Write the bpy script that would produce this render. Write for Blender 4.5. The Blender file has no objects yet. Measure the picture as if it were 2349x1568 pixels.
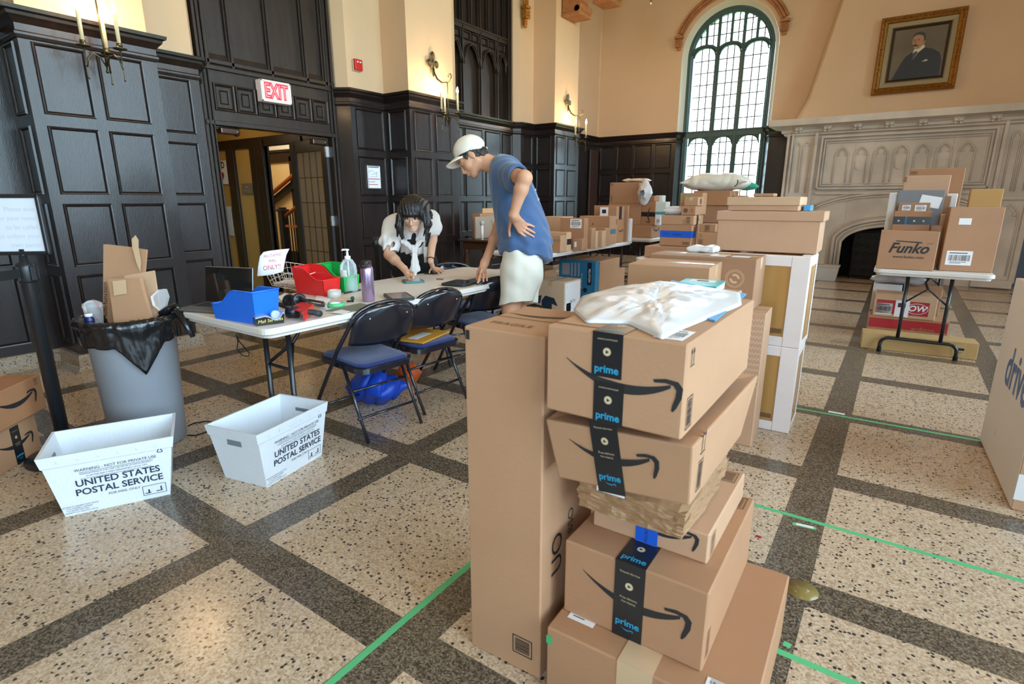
import bpy, bmesh, math, random
EXPOSURE = 0.2
SKY = 14.0
import numpy as np
from mathutils import Vector, Matrix
random.seed(7)
S = bpy.context.scene
COL = S.collection
PI = math.pi
# ---------------------------------------------------------------- camera
W_, H_, F_ = 2349.0, 1568.0, 1266.0
CAMH, YAW, PIT, ROL = 1.32, .604, .2530, -.0014
_f = np.array([-math.sin(YAW)*math.cos(PIT), math.cos(YAW)*math.cos(PIT), -math.sin(PIT)])
_r = np.array([math.cos(YAW), math.sin(YAW), 0.]); _u = np.cross(_r, _f)
_R = _r*math.cos(ROL)+_u*math.sin(ROL); _U = -_r*math.sin(ROL)+_u*math.cos(ROL)
cam = bpy.data.objects.new('camera', bpy.data.cameras.new('camera')); COL.objects.link(cam)
cam.data.sensor_width = 36; cam.data.lens = F_/W_*36; cam.data.clip_end = 200; cam.data.clip_start = .05
cam.matrix_world = Matrix(((_R[0], _U[0], -_f[0], 0), (_R[1], _U[1], -_f[1], 0), (_R[2], _U[2], -_f[2], CAMH), (0, 0, 0, 1)))
cam.data.dof.use_dof = True; cam.data.dof.focus_distance = 4.0; cam.data.dof.aperture_fstop = 5.0
S.camera = cam
# ---------------------------------------------------------------- exposure, world
S.view_settings.view_transform = 'Standard'; S.view_settings.look = 'None'
S.view_settings.exposure = EXPOSURE; S.view_settings.gamma = 1; S.view_settings.use_curve_mapping = False
wd = bpy.data.worlds.new('daylight'); S.world = wd; wd.use_nodes = True
_n = wd.node_tree.nodes; _bg = _n['Background']
_bg.inputs['Color'].default_value = (.60, .82, 1.0, 1); _bg.inputs['Strength'].default_value = SKY
# measured photo points -> places in the room (room axes: X right, Y towards the fireplace wall)
def ray(x, y):
    return _R*((x-W_/2)/F_) + _U*(-(y-H_/2)/F_) + _f
def on(x, y, z=0.):
    d = ray(x, y); t = (z-CAMH)/d[2]; return Vector((d[0]*t, d[1]*t, z))
def onY(x, y, Y):
    d = ray(x, y); t = Y/d[1]; return Vector((d[0]*t, Y, CAMH+d[2]*t))
def onX(x, y, X):
    d = ray(x, y); t = X/d[0]; return Vector((X, d[1]*t, CAMH+d[2]*t))
def at(x, y, D):
    d = ray(x, y)*D; return Vector((d[0], d[1], CAMH+d[2]))
def hz(x, y, b):
    d = ray(x, y); t = (d[0]*b[0]+d[1]*b[1])/(d[0]**2+d[1]**2); return CAMH+d[2]*t
# ---------------------------------------------------------------- materials
MATS = {}
def srgb(r, g, b):
    f = lambda c: (c/255/12.92) if c/255 <= .04045 else ((c/255+.055)/1.055)**2.4
    return (f(r), f(g), f(b), 1)
def mat(name, col, rough=.6, metal=0, spec=.5, bump=0, bscale=200, var=0, vscale=6, coat=0, emit=None, estr=0, sheen=0, stretch=None):
    if name in MATS: return MATS[name]
    m = bpy.data.materials.new(name); m.use_nodes = True; t = m.node_tree; n = t.nodes; p = n['Principled BSDF']
    col = tuple(col[:3])+(1,)
    p.inputs['Base Color'].default_value = col; p.inputs['Roughness'].default_value = rough
    p.inputs['Metallic'].default_value = metal; p.inputs['Specular IOR Level'].default_value = spec
    if coat: p.inputs['Coat Weight'].default_value = coat; p.inputs['Coat Roughness'].default_value = .15
    if sheen: p.inputs['Sheen Weight'].default_value = sheen
    if emit: p.inputs['Emission Color'].default_value = tuple(emit[:3])+(1,); p.inputs['Emission Strength'].default_value = estr
    tc = n.new('ShaderNodeTexCoord'); src = tc.outputs['Object']
    if stretch:
        mp = n.new('ShaderNodeMapping'); mp.inputs['Scale'].default_value = stretch; t.links.new(src, mp.inputs[0]); src = mp.outputs[0]
    if var:
        nz = n.new('ShaderNodeTexNoise'); nz.inputs['Scale'].default_value = vscale; nz.inputs['Detail'].default_value = 5
        t.links.new(src, nz.inputs['Vector'])
        cr = n.new('ShaderNodeValToRGB'); cr.color_ramp.elements[0].position = .3; cr.color_ramp.elements[1].position = .7
        cr.color_ramp.elements[0].color = tuple(max(0, c*(1-var)) for c in col[:3])+(1,)
        cr.color_ramp.elements[1].color = tuple(min(1, c*(1+var)) for c in col[:3])+(1,)
        t.links.new(nz.outputs['Fac'], cr.inputs[0]); t.links.new(cr.outputs[0], p.inputs['Base Color'])
    if bump:
        nb = n.new('ShaderNodeTexNoise'); nb.inputs['Scale'].default_value = bscale; nb.inputs['Detail'].default_value = 3
        t.links.new(src, nb.inputs['Vector'])
        bp = n.new('ShaderNodeBump'); bp.inputs['Strength'].default_value = bump; bp.inputs['Distance'].default_value = .01
        t.links.new(nb.outputs['Fac'], bp.inputs['Height']); t.links.new(bp.outputs[0], p.inputs['Normal'])
    MATS[name] = m; return m
def glassy(name, col=(1, 1, 1), alpha=.12, rough=.03, fres=1.45):
    """clear sheet: light goes through, the surface still mirrors"""
    if name in MATS: return MATS[name]
    m = bpy.data.materials.new(name); m.use_nodes = True; t = m.node_tree; n = t.nodes; n.clear()
    o = n.new('ShaderNodeOutputMaterial'); mx = n.new('ShaderNodeMixShader'); tr = n.new('ShaderNodeBsdfTransparent')
    gl = n.new('ShaderNodeBsdfPrincipled'); gl.inputs['Roughness'].default_value = rough; gl.inputs['Base Color'].default_value = tuple(col)+(1,)
    tr.inputs[0].default_value = tuple(.5+.5*c for c in col)+(1,)
    fr = n.new('ShaderNodeFresnel'); fr.inputs[0].default_value = fres
    ad = n.new('ShaderNodeMath'); ad.operation = 'ADD'; ad.use_clamp = True; ad.inputs[1].default_value = alpha
    t.links.new(fr.outputs[0], ad.inputs[0]); t.links.new(ad.outputs[0], mx.inputs[0])
    t.links.new(tr.outputs[0], mx.inputs[1]); t.links.new(gl.outputs[0], mx.inputs[2]); t.links.new(mx.outputs[0], o.inputs[0])
    MATS[name] = m; return m
def terrazzo(name, grid=True):
    m = bpy.data.materials.new(name); m.use_nodes = True; t = m.node_tree; n = t.nodes; p = n['Principled BSDF']; L = t.links.new
    g = n.new('ShaderNodeNewGeometry'); sx = n.new('ShaderNodeSeparateXYZ'); L(g.outputs['Position'], sx.inputs[0])
    def M(op, a, b=None, c=None):
        k = n.new('ShaderNodeMath'); k.operation = op
        for i, v in enumerate((a, b, c)):
            if v is None: continue
            if isinstance(v, (int, float)): k.inputs[i].default_value = v
            else: L(v, k.inputs[i])
        return k.outputs[0]
    def band(c, c0, pitch, w):
        u = M('DIVIDE', M('SUBTRACT', c, c0), pitch); fr = M('FRACT', M('ADD', u, .5))
        return M('LESS_THAN', M('ABSOLUTE', M('SUBTRACT', fr, .5)), w/2/pitch)
    def vor(scale):
        v = n.new('ShaderNodeTexVoronoi'); v.inputs['Scale'].default_value = scale; L(g.outputs['Position'], v.inputs['Vector'])
        s = n.new('ShaderNodeSeparateColor'); L(v.outputs['Color'], s.inputs[0]); return v.outputs['Distance'], s.outputs[0], s.outputs[1]
    def mix(f, a, b):
        k = n.new('ShaderNodeMix'); k.data_type = 'RGBA'
        if isinstance(f, float): k.inputs[0].default_value = f
        else: L(f, k.inputs[0])
        for i, v in ((6, a), (7, b)):
            if isinstance(v, tuple): k.inputs[i].default_value = v
            else: L(v, k.inputs[i])
        return k.outputs[2]
    nz = n.new('ShaderNodeTexNoise'); nz.inputs['Scale'].default_value = .8; nz.inputs['Detail'].default_value = 3; L(g.outputs['Position'], nz.inputs['Vector'])
    d1, r1, q1 = vor(150.); d2, r2, q2 = vor(85.); d3, r3, q3 = vor(190.)
    cr = n.new('ShaderNodeValToRGB'); L(r1, cr.inputs[0]); e = cr.color_ramp.elements
    e[0].position = 0; e[0].color = (.36, .24, .15, 1); e[1].position = 1; e[1].color = (.74, .60, .45, 1)
    x = e.new(.25); x.color = (.50, .36, .24, 1); x = e.new(.6); x.color = (.60, .46, .33, 1)
    light = mix(M('MULTIPLY', nz.outputs['Fac'], .25), cr.outputs[0], (.55, .40, .28, 1))
    dark = M('MULTIPLY', M('LESS_THAN', r2, .13), M('LESS_THAN', d2, .50))
    light = mix(dark, light, (.045, .04, .04, 1))
    cd = n.new('ShaderNodeValToRGB'); L(r3, cd.inputs[0]); e = cd.color_ramp.elements
    e[0].position = .1; e[0].color = (.05, .04, .03, 1); e[1].position = 1; e[1].color = (.28, .22, .16, 1)
    x = e.new(.6); x.color = (.15, .118, .086, 1)
    if grid:
        st = M('MAXIMUM', band(sx.outputs[0], -1.997, .917, .157), band(sx.outputs[1], .972, .952, .150))
        colr = mix(st, light, cd.outputs[0])
    else: colr = mix(.45, light, cd.outputs[0])
    L(colr, p.inputs['Base Color'])
    n2 = n.new('ShaderNodeTexNoise'); n2.inputs['Scale'].default_value = 3.; n2.inputs['Detail'].default_value = 4; L(g.outputs['Position'], n2.inputs['Vector'])
    p.inputs['Roughness'].default_value = .2
    L(M('ADD', M('MULTIPLY', n2.outputs['Fac'], .14), .13), p.inputs['Roughness'])
    p.inputs['Specular IOR Level'].default_value = .5
    MATS[name] = m; return m
# ---------------------------------------------------------------- mesh builder
class MB:
    def __init__(s): s.v = []; s.f = []; s.sm = []
    def add(s, vs, fs, smooth=False):
        b = len(s.v); s.v += [tuple(map(float, q)) for q in vs]; s.f += [tuple(i+b for i in f) for f in fs]; s.sm += [smooth]*len(fs); return s
    def box(s, x0, y0, z0, x1, y1, z1, r=0, M=None):
        x0, x1 = sorted((x0, x1)); y0, y1 = sorted((y0, y1)); z0, z1 = sorted((z0, z1))
        r = min(r, (x1-x0)/2.01, (y1-y0)/2.01, (z1-z0)/2.01)
        if r <= 0:
            vs = [(x, y, z) for z in (z0, z1) for y in (y0, y1) for x in (x0, x1)]
            fs = [(0, 2, 3, 1), (4, 5, 7, 6), (0, 1, 5, 4), (2, 6, 7, 3), (0, 4, 6, 2), (1, 3, 7, 5)]
        else:
            bm = bmesh.new(); bmesh.ops.create_cube(bm, size=1)
            for q in bm.verts: q.co = Vector(((x0+x1)/2+q.co.x*(x1-x0), (y0+y1)/2+q.co.y*(y1-y0), (z0+z1)/2+q.co.z*(z1-z0)))
            bmesh.ops.bevel(bm, geom=bm.edges[:]+bm.verts[:], offset=r, segments=2 if r > .004 else 1, profile=.5, affect='EDGES')
            bm.verts.index_update(); vs = [tuple(q.co) for q in bm.verts]; fs = [tuple(q.index for q in f.verts) for f in bm.faces]; bm.free()
        if M is not None: vs = [M @ Vector(q) for q in vs]
        return s.add(vs, fs)
    def hexa(s, P):
        """P: 8 corners, bottom ring then top ring (both counter-clockwise)"""
        return s.add(P, [(3, 2, 1, 0), (4, 5, 6, 7), (0, 1, 5, 4), (1, 2, 6, 5), (2, 3, 7, 6), (3, 0, 4, 7)])
    def tube(s, pts, r, n=10, closed=False, flat=1., up=None, caps=True):
        P = [Vector(p) for p in pts]; m = len(P); R = r if isinstance(r, (list, tuple)) else [r]*m
        T = [(P[(i+1) % m]-P[i-1] if closed else P[min(i+1, m-1)]-P[max(i-1, 0)]).normalized() for i in range(m)]
        u = Vector(up) if up else (Vector((0, 0, 1)) if abs(T[0].z) < .9 else Vector((1, 0, 0)))
        vs = []
        for i in range(m):
            u = (u - T[i]*u.dot(T[i])); u = u.normalized() if u.length > 1e-6 else T[i].orthogonal().normalized()
            w = T[i].cross(u)
            for k in range(n):
                a = 2*PI*k/n; vs.append(P[i]+(u*math.cos(a)*flat+w*math.sin(a))*R[i])
        fs = [(i*n+k, i*n+(k+1) % n, ((i+1) % m)*n+(k+1) % n, ((i+1) % m)*n+k) for i in range(m if closed else m-1) for k in range(n)]
        if not closed and caps: fs += [tuple(range(n))[::-1], tuple((m-1)*n+k for k in range(n))]
        return s.add(vs, fs, True)
    def lathe(s, prof, c=(0, 0, 0), n=24, M=None, cap=True):
        vs = []; m = len(prof)
        for r, z in prof:
            for k in range(n): vs.append(Vector((c[0]+r*math.cos(2*PI*k/n), c[1]+r*math.sin(2*PI*k/n), c[2]+z)))
        fs = [(i*n+k, i*n+(k+1) % n, (i+1)*n+(k+1) % n, (i+1)*n+k) for i in range(m-1) for k in range(n)]
        if cap: fs += [tuple(range(n))[::-1], tuple((m-1)*n+k for k in range(n))]
        if M is not None: vs = [M @ q for q in vs]
        return s.add(vs, fs, True)
    def prism(s, poly, z0, z1, M=None):
        """polygon in XY (ccw) from z0 to z1"""
        n = len(poly); vs = [(x, y, z0) for x, y in poly]+[(x, y, z1) for x, y in poly]
        fs = [tuple(range(n))[::-1], tuple(range(n, 2*n))]+[(i, (i+1) % n, (i+1) % n+n, i+n) for i in range(n)]
        if M is not None: vs = [M @ Vector(q) for q in vs]
        return s.add(vs, fs)
    def quads(s, A, B, closed=False, smooth=False):
        """ribbon between two point rows"""
        n = len(A); return s.add(list(A)+list(B), [(i, (i+1) % n, n+(i+1) % n, n+i) for i in range(n if closed else n-1)], smooth)
    def grid(s, rows, smooth=True):
        k = len(rows[0]); return s.add([q for r in rows for q in r], [(i*k+j, i*k+j+1, (i+1)*k+j+1, (i+1)*k+j) for i in range(len(rows)-1) for j in range(k-1)], smooth)
    def sphere(s, c, r, n=16, sc=(1, 1, 1), M=None):
        pr = [(math.sin(PI*i/n), -math.cos(PI*i/n)) for i in range(n+1)]; vs = []; k = n+4
        for a, z in pr:
            for j in range(k): vs.append(Vector((c[0]+r*sc[0]*a*math.cos(2*PI*j/k), c[1]+r*sc[1]*a*math.sin(2*PI*j/k), c[2]+r*sc[2]*z)))
        if M is not None: vs = [M @ q for q in vs]
        return s.add(vs, [(i*k+j, i*k+(j+1) % k, (i+1)*k+(j+1) % k, (i+1)*k+j) for i in range(n) for j in range(k)], True)
    def build(s, name, m, parent=None, loc=None, rz=0, bevel=0):
        me = bpy.data.meshes.new(name); me.from_pydata(s.v, [], s.f); me.polygons.foreach_set('use_smooth', s.sm); me.update()
        ms = m if isinstance(m, (list, tuple)) else [m]
        for q in ms: me.materials.append(q)
        o = bpy.data.objects.new(name, me); COL.objects.link(o)
        if parent is not None: o.parent = parent
        if loc is not None: o.location = loc
        o.rotation_euler.z = rz
        if bevel:
            b = o.modifiers.new('bevel', 'BEVEL'); b.width = bevel; b.segments = 2; b.limit_method = 'ANGLE'
        return o
def tag(o, label, cat, group=None):
    o['label'] = label; o['category'] = cat
    if group: o['group'] = group
    return o
def thing(name, label, cat, loc=(0, 0, 0), rz=0, group=None):
    o = bpy.data.objects.new(name, None); COL.objects.link(o); o.location = loc; o.rotation_euler.z = rz
    o.empty_display_size = .1
    return tag(o, label, cat, group)
def struct(o):
    o['kind'] = 'structure'; return o
def copy_tree(o, parent=None):
    c = o.copy(); COL.objects.link(c)
    if parent is not None: c.parent = parent
    for ch in list(o.children): copy_tree(ch, c)
    return c
def text_mesh(s, size, bold=0, shear=0, space=1., align='CENTER', sx=1.):
    cu = bpy.data.curves.new('t', 'FONT'); cu.body = s; cu.size = size; cu.align_x = align; cu.align_y = 'CENTER'
    cu.offset = bold; cu.shear = shear; cu.space_character = space; cu.resolution_u = 3
    o = bpy.data.objects.new('t', cu); me = bpy.data.meshes.new_from_object(o)
    V = [(v.co.x*sx, v.co.y, 0) for v in me.vertices]; Fc = [tuple(p.vertices) for p in me.polygons]
    bpy.data.objects.remove(o); bpy.data.curves.remove(cu); bpy.data.meshes.remove(me)
    return V, Fc
def put_text(mb, s, M, size, **k):
    V, Fc = text_mesh(s, size, **k); mb.add([M @ Vector(v) for v in V], Fc)
def frame(o, u, v):
    """matrix with x=u, y=v, z=u x v at o"""
    u = Vector(u).normalized(); v = Vector(v); v = (v-u*v.dot(u)).normalized(); w = u.cross(v)
    return Matrix(((u.x, v.x, w.x, o[0]), (u.y, v.y, w.y, o[1]), (u.z, v.z, w.z, o[2]), (0, 0, 0, 1)))
def sweep(mb, path, prof, closed=False):
    """prof: (offset to the right of travel, z); mitred along a plan path"""
    P = [Vector((p[0], p[1])) for p in path]; n = len(P); rows = []
    for i in range(n):
        a = (P[i]-P[i-1]).normalized() if i or closed else (P[1]-P[0]).normalized()
        b = (P[(i+1) % n]-P[i]).normalized() if i < n-1 or closed else a
        na = Vector((a.y, -a.x)); nb = Vector((b.y, -b.x)); m_ = (na+nb)
        m_ = m_/max(1e-6, m_.length_squared)*2 if m_.length > 1e-6 else na
        rows.append([(P[i].x+m_.x*o, P[i].y+m_.y*o, z) for o, z in prof])
    k = len(prof); vs = [q for r in rows for q in r]
    mb.add(vs, [(i*k+j, i*k+j+1, (i+1)*k+j+1, (i+1)*k+j) for i in range(n-1) for j in range(k-1)])
    return mb
# ---------------------------------------------------------------- smooth solids (bodies, cloth, film): implicit surface -> mesh
class Solid:
    def __init__(s, lo, hi, h):
        s.h = h; s.lo = np.array(lo, float); s.n = [int(math.ceil((hi[i]-lo[i])/h))+1 for i in range(3)]
        s.g = np.full(s.n, 1e3, np.float32)
    def _sub(s, lo, hi):
        a = [max(0, int((lo[i]-s.lo[i])/s.h)-1) for i in range(3)]; b = [min(s.n[i], int((hi[i]-s.lo[i])/s.h)+3) for i in range(3)]
        if any(b[i]-a[i] <= 0 for i in range(3)): return None
        sl = tuple(slice(a[i], b[i]) for i in range(3))
        ax = [s.lo[i]+s.h*np.arange(a[i], b[i]) for i in range(3)]
        X, Y, Z = np.meshgrid(*ax, indexing='ij'); return sl, np.stack((X, Y, Z), -1).astype(np.float32)
    def _mix(s, sl, d, k, op):
        g = s.g[sl]
        if op == 'sub':
            d = -d
            if k > 0:
                hh = np.maximum(k-np.abs(g-d), 0)/k; s.g[sl] = np.maximum(g, d)+hh*hh*k/4
            else: s.g[sl] = np.maximum(g, d)
        elif op == 'int': s.g[sl] = np.maximum(g, d)
        else:
            if k > 0:
                hh = np.maximum(k-np.abs(g-d), 0)/k; s.g[sl] = np.minimum(g, d)-hh*hh*k/4
            else: s.g[sl] = np.minimum(g, d)
    def cone(s, a, b, ra, rb=None, k=.02, op='add', flat=None, fdir=None):
        """round cone from a to b; flat<1 squashes along fdir"""
        a = np.array(a, float); b = np.array(b, float); rb = ra if rb is None else rb; R = max(ra, rb)*(1/(flat or 1) if flat and flat < 1 else 1)+k+.03
        q = s._sub(np.minimum(a, b)-R, np.maximum(a, b)+R)
        if q is None: return s
        sl, P = q; ba = b-a; L2 = max(1e-9, ba@ba)
        pa = P-a.astype(np.float32); t = np.clip((pa@ba.astype(np.float32))/L2, 0, 1)
        dv = pa-t[..., None]*ba.astype(np.float32)
        if flat:
            f = np.array(fdir, np.float32); f /= np.linalg.norm(f); c = dv@f; dv = dv+(c*(1/flat-1))[..., None]*f
        d = np.linalg.norm(dv, axis=-1)-(ra+(rb-ra)*t)
        if flat: d = d*min(1, flat+.25)
        s._mix(sl, d, k, op); return s
    def ell(s, c, r, k=.02, op='add', R=None):
        """ellipsoid, optional rotation matrix R (columns = axes)"""
        c = np.array(c, float); r = np.array(r, float); m = r.max()+k+.03
        q = s._sub(c-m, c+m)
        if q is None: return s
        sl, P = q; p = P-c.astype(np.float32)
        if R is not None: p = p@np.array(R, np.float32)
        k0 = np.linalg.norm(p/r.astype(np.float32), axis=-1); k1 = np.linalg.norm(p/(r*r).astype(np.float32), axis=-1)
        s._mix(sl, k0*(k0-1)/np.maximum(k1, 1e-6), k, op); return s
    def chain(s, pts, rs, k=.02, **kw):
        for i in range(len(pts)-1): s.cone(pts[i], pts[i+1], rs[i], rs[i+1], k, **kw)
        return s
    def plane(s, p, n):
        """cut away everything on the +n side"""
        q = s._sub(s.lo-1, s.lo+np.array(s.n)*s.h+1); sl, P = q; n = np.array(n, np.float32); n /= np.linalg.norm(n)
        s._mix(sl, (P-np.array(p, np.float32))@n, 0, 'int'); return s
    def warp(s, fn):
        """add a displacement field fn(P)"""
        q = s._sub(s.lo-1, s.lo+np.array(s.n)*s.h+1); sl, P = q; m = np.abs(s.g[sl]) < .06; d = np.zeros_like(s.g[sl]); d[m] = fn(P[m]); s.g[sl] += d; return s
    def mesh(s):
        g = s.g; S_ = g < 0; n = g.shape
        cs = np.zeros([k-1 for k in n], np.int16)
        for i in (0, 1):
            for j in (0, 1):
                for k in (0, 1): cs += S_[i:n[0]-1+i, j:n[1]-1+j, k:n[2]-1+k]
        act = (cs > 0) & (cs < 8); idx = -np.ones(act.shape, np.int64); ids = np.argwhere(act); idx[act] = np.arange(len(ids))
        acc = np.zeros((len(ids), 3)); cnt = np.zeros(len(ids))
        for ax in range(3):
            o1, o2 = [q for q in range(3) if q != ax]
            for u in (0, 1):
                for v in (0, 1):
                    off = np.zeros(3, int); off[o1] = u; off[o2] = v; off2 = off.copy(); off2[ax] = 1
                    A = ids+off; B = ids+off2; ga = g[A[:, 0], A[:, 1], A[:, 2]]; gb = g[B[:, 0], B[:, 1], B[:, 2]]
                    m = (ga < 0) != (gb < 0); t = np.zeros(len(ids)); t[m] = ga[m]/(ga[m]-gb[m])
                    pos = off[None, :].repeat(len(ids), 0).astype(float); pos[:, ax] = t
                    acc[m] += pos[m]; cnt[m] += 1
        V = s.lo+s.h*(ids+acc/np.maximum(cnt, 1)[:, None]); Fc = []
        for ax in range(3):
            o1, o2 = (ax+1) % 3, (ax+2) % 3
            a = [slice(None)]*3; b = [slice(None)]*3; a[ax] = slice(0, n[ax]-1); b[ax] = slice(1, n[ax])
            ch = S_[tuple(a)] != S_[tuple(b)]; E = np.argwhere(ch); E = E[(E[:, o1] > 0) & (E[:, o2] > 0) & (E[:, o1] < n[o1]-1) & (E[:, o2] < n[o2]-1)]
            sgn = S_[tuple(E.T)]
            c = []
            for u, v in ((-1, -1), (0, -1), (0, 0), (-1, 0)):
                Q = E.copy(); Q[:, o1] += u; Q[:, o2] += v; c.append(idx[Q[:, 0], Q[:, 1], Q[:, 2]])
            q = np.stack(c, 1); q[~sgn] = q[~sgn][:, ::-1]; Fc.append(q)
        return V, np.concatenate(Fc)
    def build(s, name, m, parent=None, smooth=0, rot=None):
        V, Fc = s.mesh(); 
        for _ in range(smooth):
            acc = np.zeros_like(V); cnt = np.zeros(len(V))
            for i in range(4):
                a = Fc[:, i]; b = Fc[:, (i+1) % 4]
                np.add.at(acc, a, V[b]); np.add.at(cnt, a, 1)
            V = V*.5+acc/np.maximum(cnt, 1)[:, None]*.5
        if parent is not None: V = V-np.array(parent.location)
        me = bpy.data.meshes.new(name); me.from_pydata(V.tolist(), [], Fc.tolist()); me.polygons.foreach_set('use_smooth', [True]*len(Fc)); me.update()
        me.materials.append(m); o = bpy.data.objects.new(name, me); COL.objects.link(o)
        if parent is not None: o.parent = parent
        return o
# ================================================================ light from the windows and lamps
def portal(name, loc, rot, sx, sy):
    l = bpy.data.lights.new(name, 'AREA'); l.shape = 'RECTANGLE'; l.size = sx; l.size_y = sy; l.energy = 1; l.cycles.is_portal = True
    o = bpy.data.objects.new(name, l); COL.objects.link(o); o.location = loc; o.rotation_euler = rot; return o
RW = 4.7        # right-hand window wall
BACKY = 11.45
RWIN = [-3.3, -.2, 2.9, 6.0]    # centres of its windows
for i, y in enumerate(RWIN): portal('window_portal', (RW+.22, y, 2.9), (0, PI/2, 0), 4.9, 2.7)
for x in (-3.065, 2.765): portal('window_portal', (x, 11.8, 2.9), (-PI/2, 0, 0), 1.5, 4.2)
for x in (2.4, ): portal('window_portal', (x, -5.3, 2.9), (PI/2, 0, 0), 2.3, 4.6)
# ================================================================ materials
M_WOOD = mat('dark_stained_oak', (.016, .009, .0075), rough=.34, spec=.5, coat=.18, bump=.15, bscale=30, var=.35, vscale=3, stretch=(6, 6, .8))
M_WOODD = mat('dark_oak_upper', (.026, .0145, .0095), rough=.42, spec=.45, bump=.15, bscale=30, var=.35, vscale=3, stretch=(6, 6, .8))
M_PLAS = mat('peach_plaster', srgb(218, 184, 150), rough=.85, spec=.2, bump=.12, bscale=60, var=.04, vscale=1.2)
M_PLASW = mat('cream_reveal', srgb(225, 214, 196), rough=.8, spec=.2)
M_STONE = mat('grey_limestone', srgb(206, 192, 178), rough=.75, spec=.3, bump=.3, bscale=25, var=.18, vscale=2.2)
M_BROWNST = mat('brown_moulded_stone', srgb(170, 112, 70), rough=.7, bump=.3, bscale=60, var=.2, vscale=10)
M_GOLDW = mat('gilded_carved_wood', srgb(176, 112, 38), rough=.45, metal=.2, bump=.4, bscale=60, var=.3, vscale=20)
M_TERR = terrazzo('terrazzo_grid'); M_TERRB = terrazzo('terrazzo_plain', False)
M_FRAME = mat('window_frame_green', srgb(66, 92, 92), rough=.4, spec=.5)
M_LEAD = mat('leading', srgb(66, 58, 40), rough=.5)
M_GLASS = glassy('window_glass', (.97, 1, .98), alpha=.03, rough=.05)
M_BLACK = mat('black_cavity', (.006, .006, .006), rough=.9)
M_CEIL = mat('ceiling_plaster', srgb(205, 180, 145), rough=.9)
M_OUT = mat('grass_outside', srgb(120, 150, 80), rough=.9, var=.3, vscale=2)
# ================================================================ floor, ceiling
f = MB(); f.add([(-13, -6.2, 0), (6, -6.2, 0), (6, 12.2, 0), (-13, 12.2, 0)], [(0, 1, 2, 3)])
fl_ = struct(f.build('floor', M_TERR))
f = MB(); f.box(-6.2, -5.6, 6.8, RW+.5, 12.2, 6.9)
struct(f.build('ceiling', M_CEIL))
f = MB()
for y in (-3.0, 1.97, 5.76, 9.32): f.box(-5.6, y-.15, 6.3, RW, y+.15, 6.8, .02)
struct(f.build('trim_9', M_WOODD))
f = MB(); f.add([(-60, -60, -.9), (60, -60, -.9), (60, 80, -.9), (-60, 80, -.9)], [(0, 1, 2, 3)])
struct(f.build('trim_10', M_OUT))
# ================================================================ wainscot
CAP = [(0, .10), (0, 2.405), (.008, 2.41), (.016, 2.43), (.016, 2.445), (.006, 2.455), (.006, 2.50), (.03, 2.53), (.045, 2.545), (.05, 2.565), (.07, 2.575), (.075, 2.60), (-.08, 2.605)]
CURB = [(.09, 0), (.055, .012), (.04, .04), (.035, .12), (.028, .132), (-.02, .135)]
PLAS = [(-.03, 2.55), (-.03, 6.82)]
YS = -6.
PA = [(-5.6, YS), (-5.6, 1.53), (-5.2, 1.53), (-5.2, 2.42), (-5.64, 2.42), (-5.64, 2.98), (-5.79, 3.075)]
PB = [(-5.79, 4.665), (-5.64, 4.76), (-5.64, 5.31), (-5.2, 5.31), (-5.2, 6.22), (-5.64, 6.22), (-5.64, 6.78), (-5.75, 6.87), (-5.75, 8.36), (-5.64, 8.45),
      (-5.64, 8.86), (-5.2, 8.86), (-5.2, 9.76), (-5.64, 9.76), (-5.64, BACKY), (-3.92, BACKY), (-3.83, 11.60)]
PC = [(-2.30, 11.60), (-2.20, BACKY), (-1.70, BACKY)]
ROWS = [(.22, .74), (.83, 1.28), (1.37, 1.83), (1.93, 2.385)]
def mould(mb, A, U, N, u0, u1, z0, z1, w=.022, d=.014):
    """raised moulding frame on a vertical face: A origin, U along, N out"""
    A = Vector((A[0], A[1], 0)); U = Vector((U[0], U[1], 0)); N = Vector((N[0], N[1], 0)); Z = Vector((0, 0, 1))
    def ring(e, o): return [A+U*(u0+e)+Z*(z0+e)+N*o, A+U*(u1-e)+Z*(z0+e)+N*o, A+U*(u1-e)+Z*(z1-e)+N*o, A+U*(u0+e)+Z*(z1-e)+N*o]
    rs = [ring(-w*.5, 0), ring(-w*.35, d), ring(w*.05, d*.8), ring(w*.3, d*.2), ring(w*.45, d*.45), ring(w*.7, -.004)]
    for a, b in zip(rs[:-1], rs[1:]): mb.quads(a, b, closed=True)
def seg_panels(mb, p0, p1, spans, rows=ROWS):
    d = Vector((p1[0]-p0[0], p1[1]-p0[1])); L = d.length; d /= L; n = Vector((d.y, -d.x))
    for a, b in spans:
        for z0, z1 in rows: mould(mb, p0, d, n, a, b, z0, z1)
w = MB(); sweep(w, PA, CAP)
seg_panels(w, PA[1], PA[2], [(.10, .30)])
seg_panels(w, PA[2], PA[3], [(.08, .38), (.47, .77)])
seg_panels(w, PA[4], PA[5], [(.10, .46)])
L_ = [(-a, -a+.42) for a in (.62, 1.14, 1.66, 2.18, 2.70, 3.22, 3.74, 4.26)]
seg_panels(w, PA[0], PA[1], [(7.53+a, 7.53+b) for a, b in L_])
struct(w.build('trim_1', M_WOOD))
w = MB(); sweep(w, PB, CAP)
seg_panels(w, PB[1], PB[2], [(.08, .50)])
seg_panels(w, PB[2], PB[3], [(.08, .36)])
seg_panels(w, PB[3], PB[4], [(.08, .37), (.48, .77)])
seg_panels(w, PB[5], PB[6], [(.08, .48)])
seg_panels(w, PB[7], PB[8], [(.04, .15), (.20, .62), (.72, 1.12), (1.19, 1.45)])
seg_panels(w, PB[9], PB[10], [(.06, .35)])
seg_panels(w, PB[10], PB[11], [(.08, .36)])
seg_panels(w, PB[11], PB[12], [(.08, .37), (.48, .77)])
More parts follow.
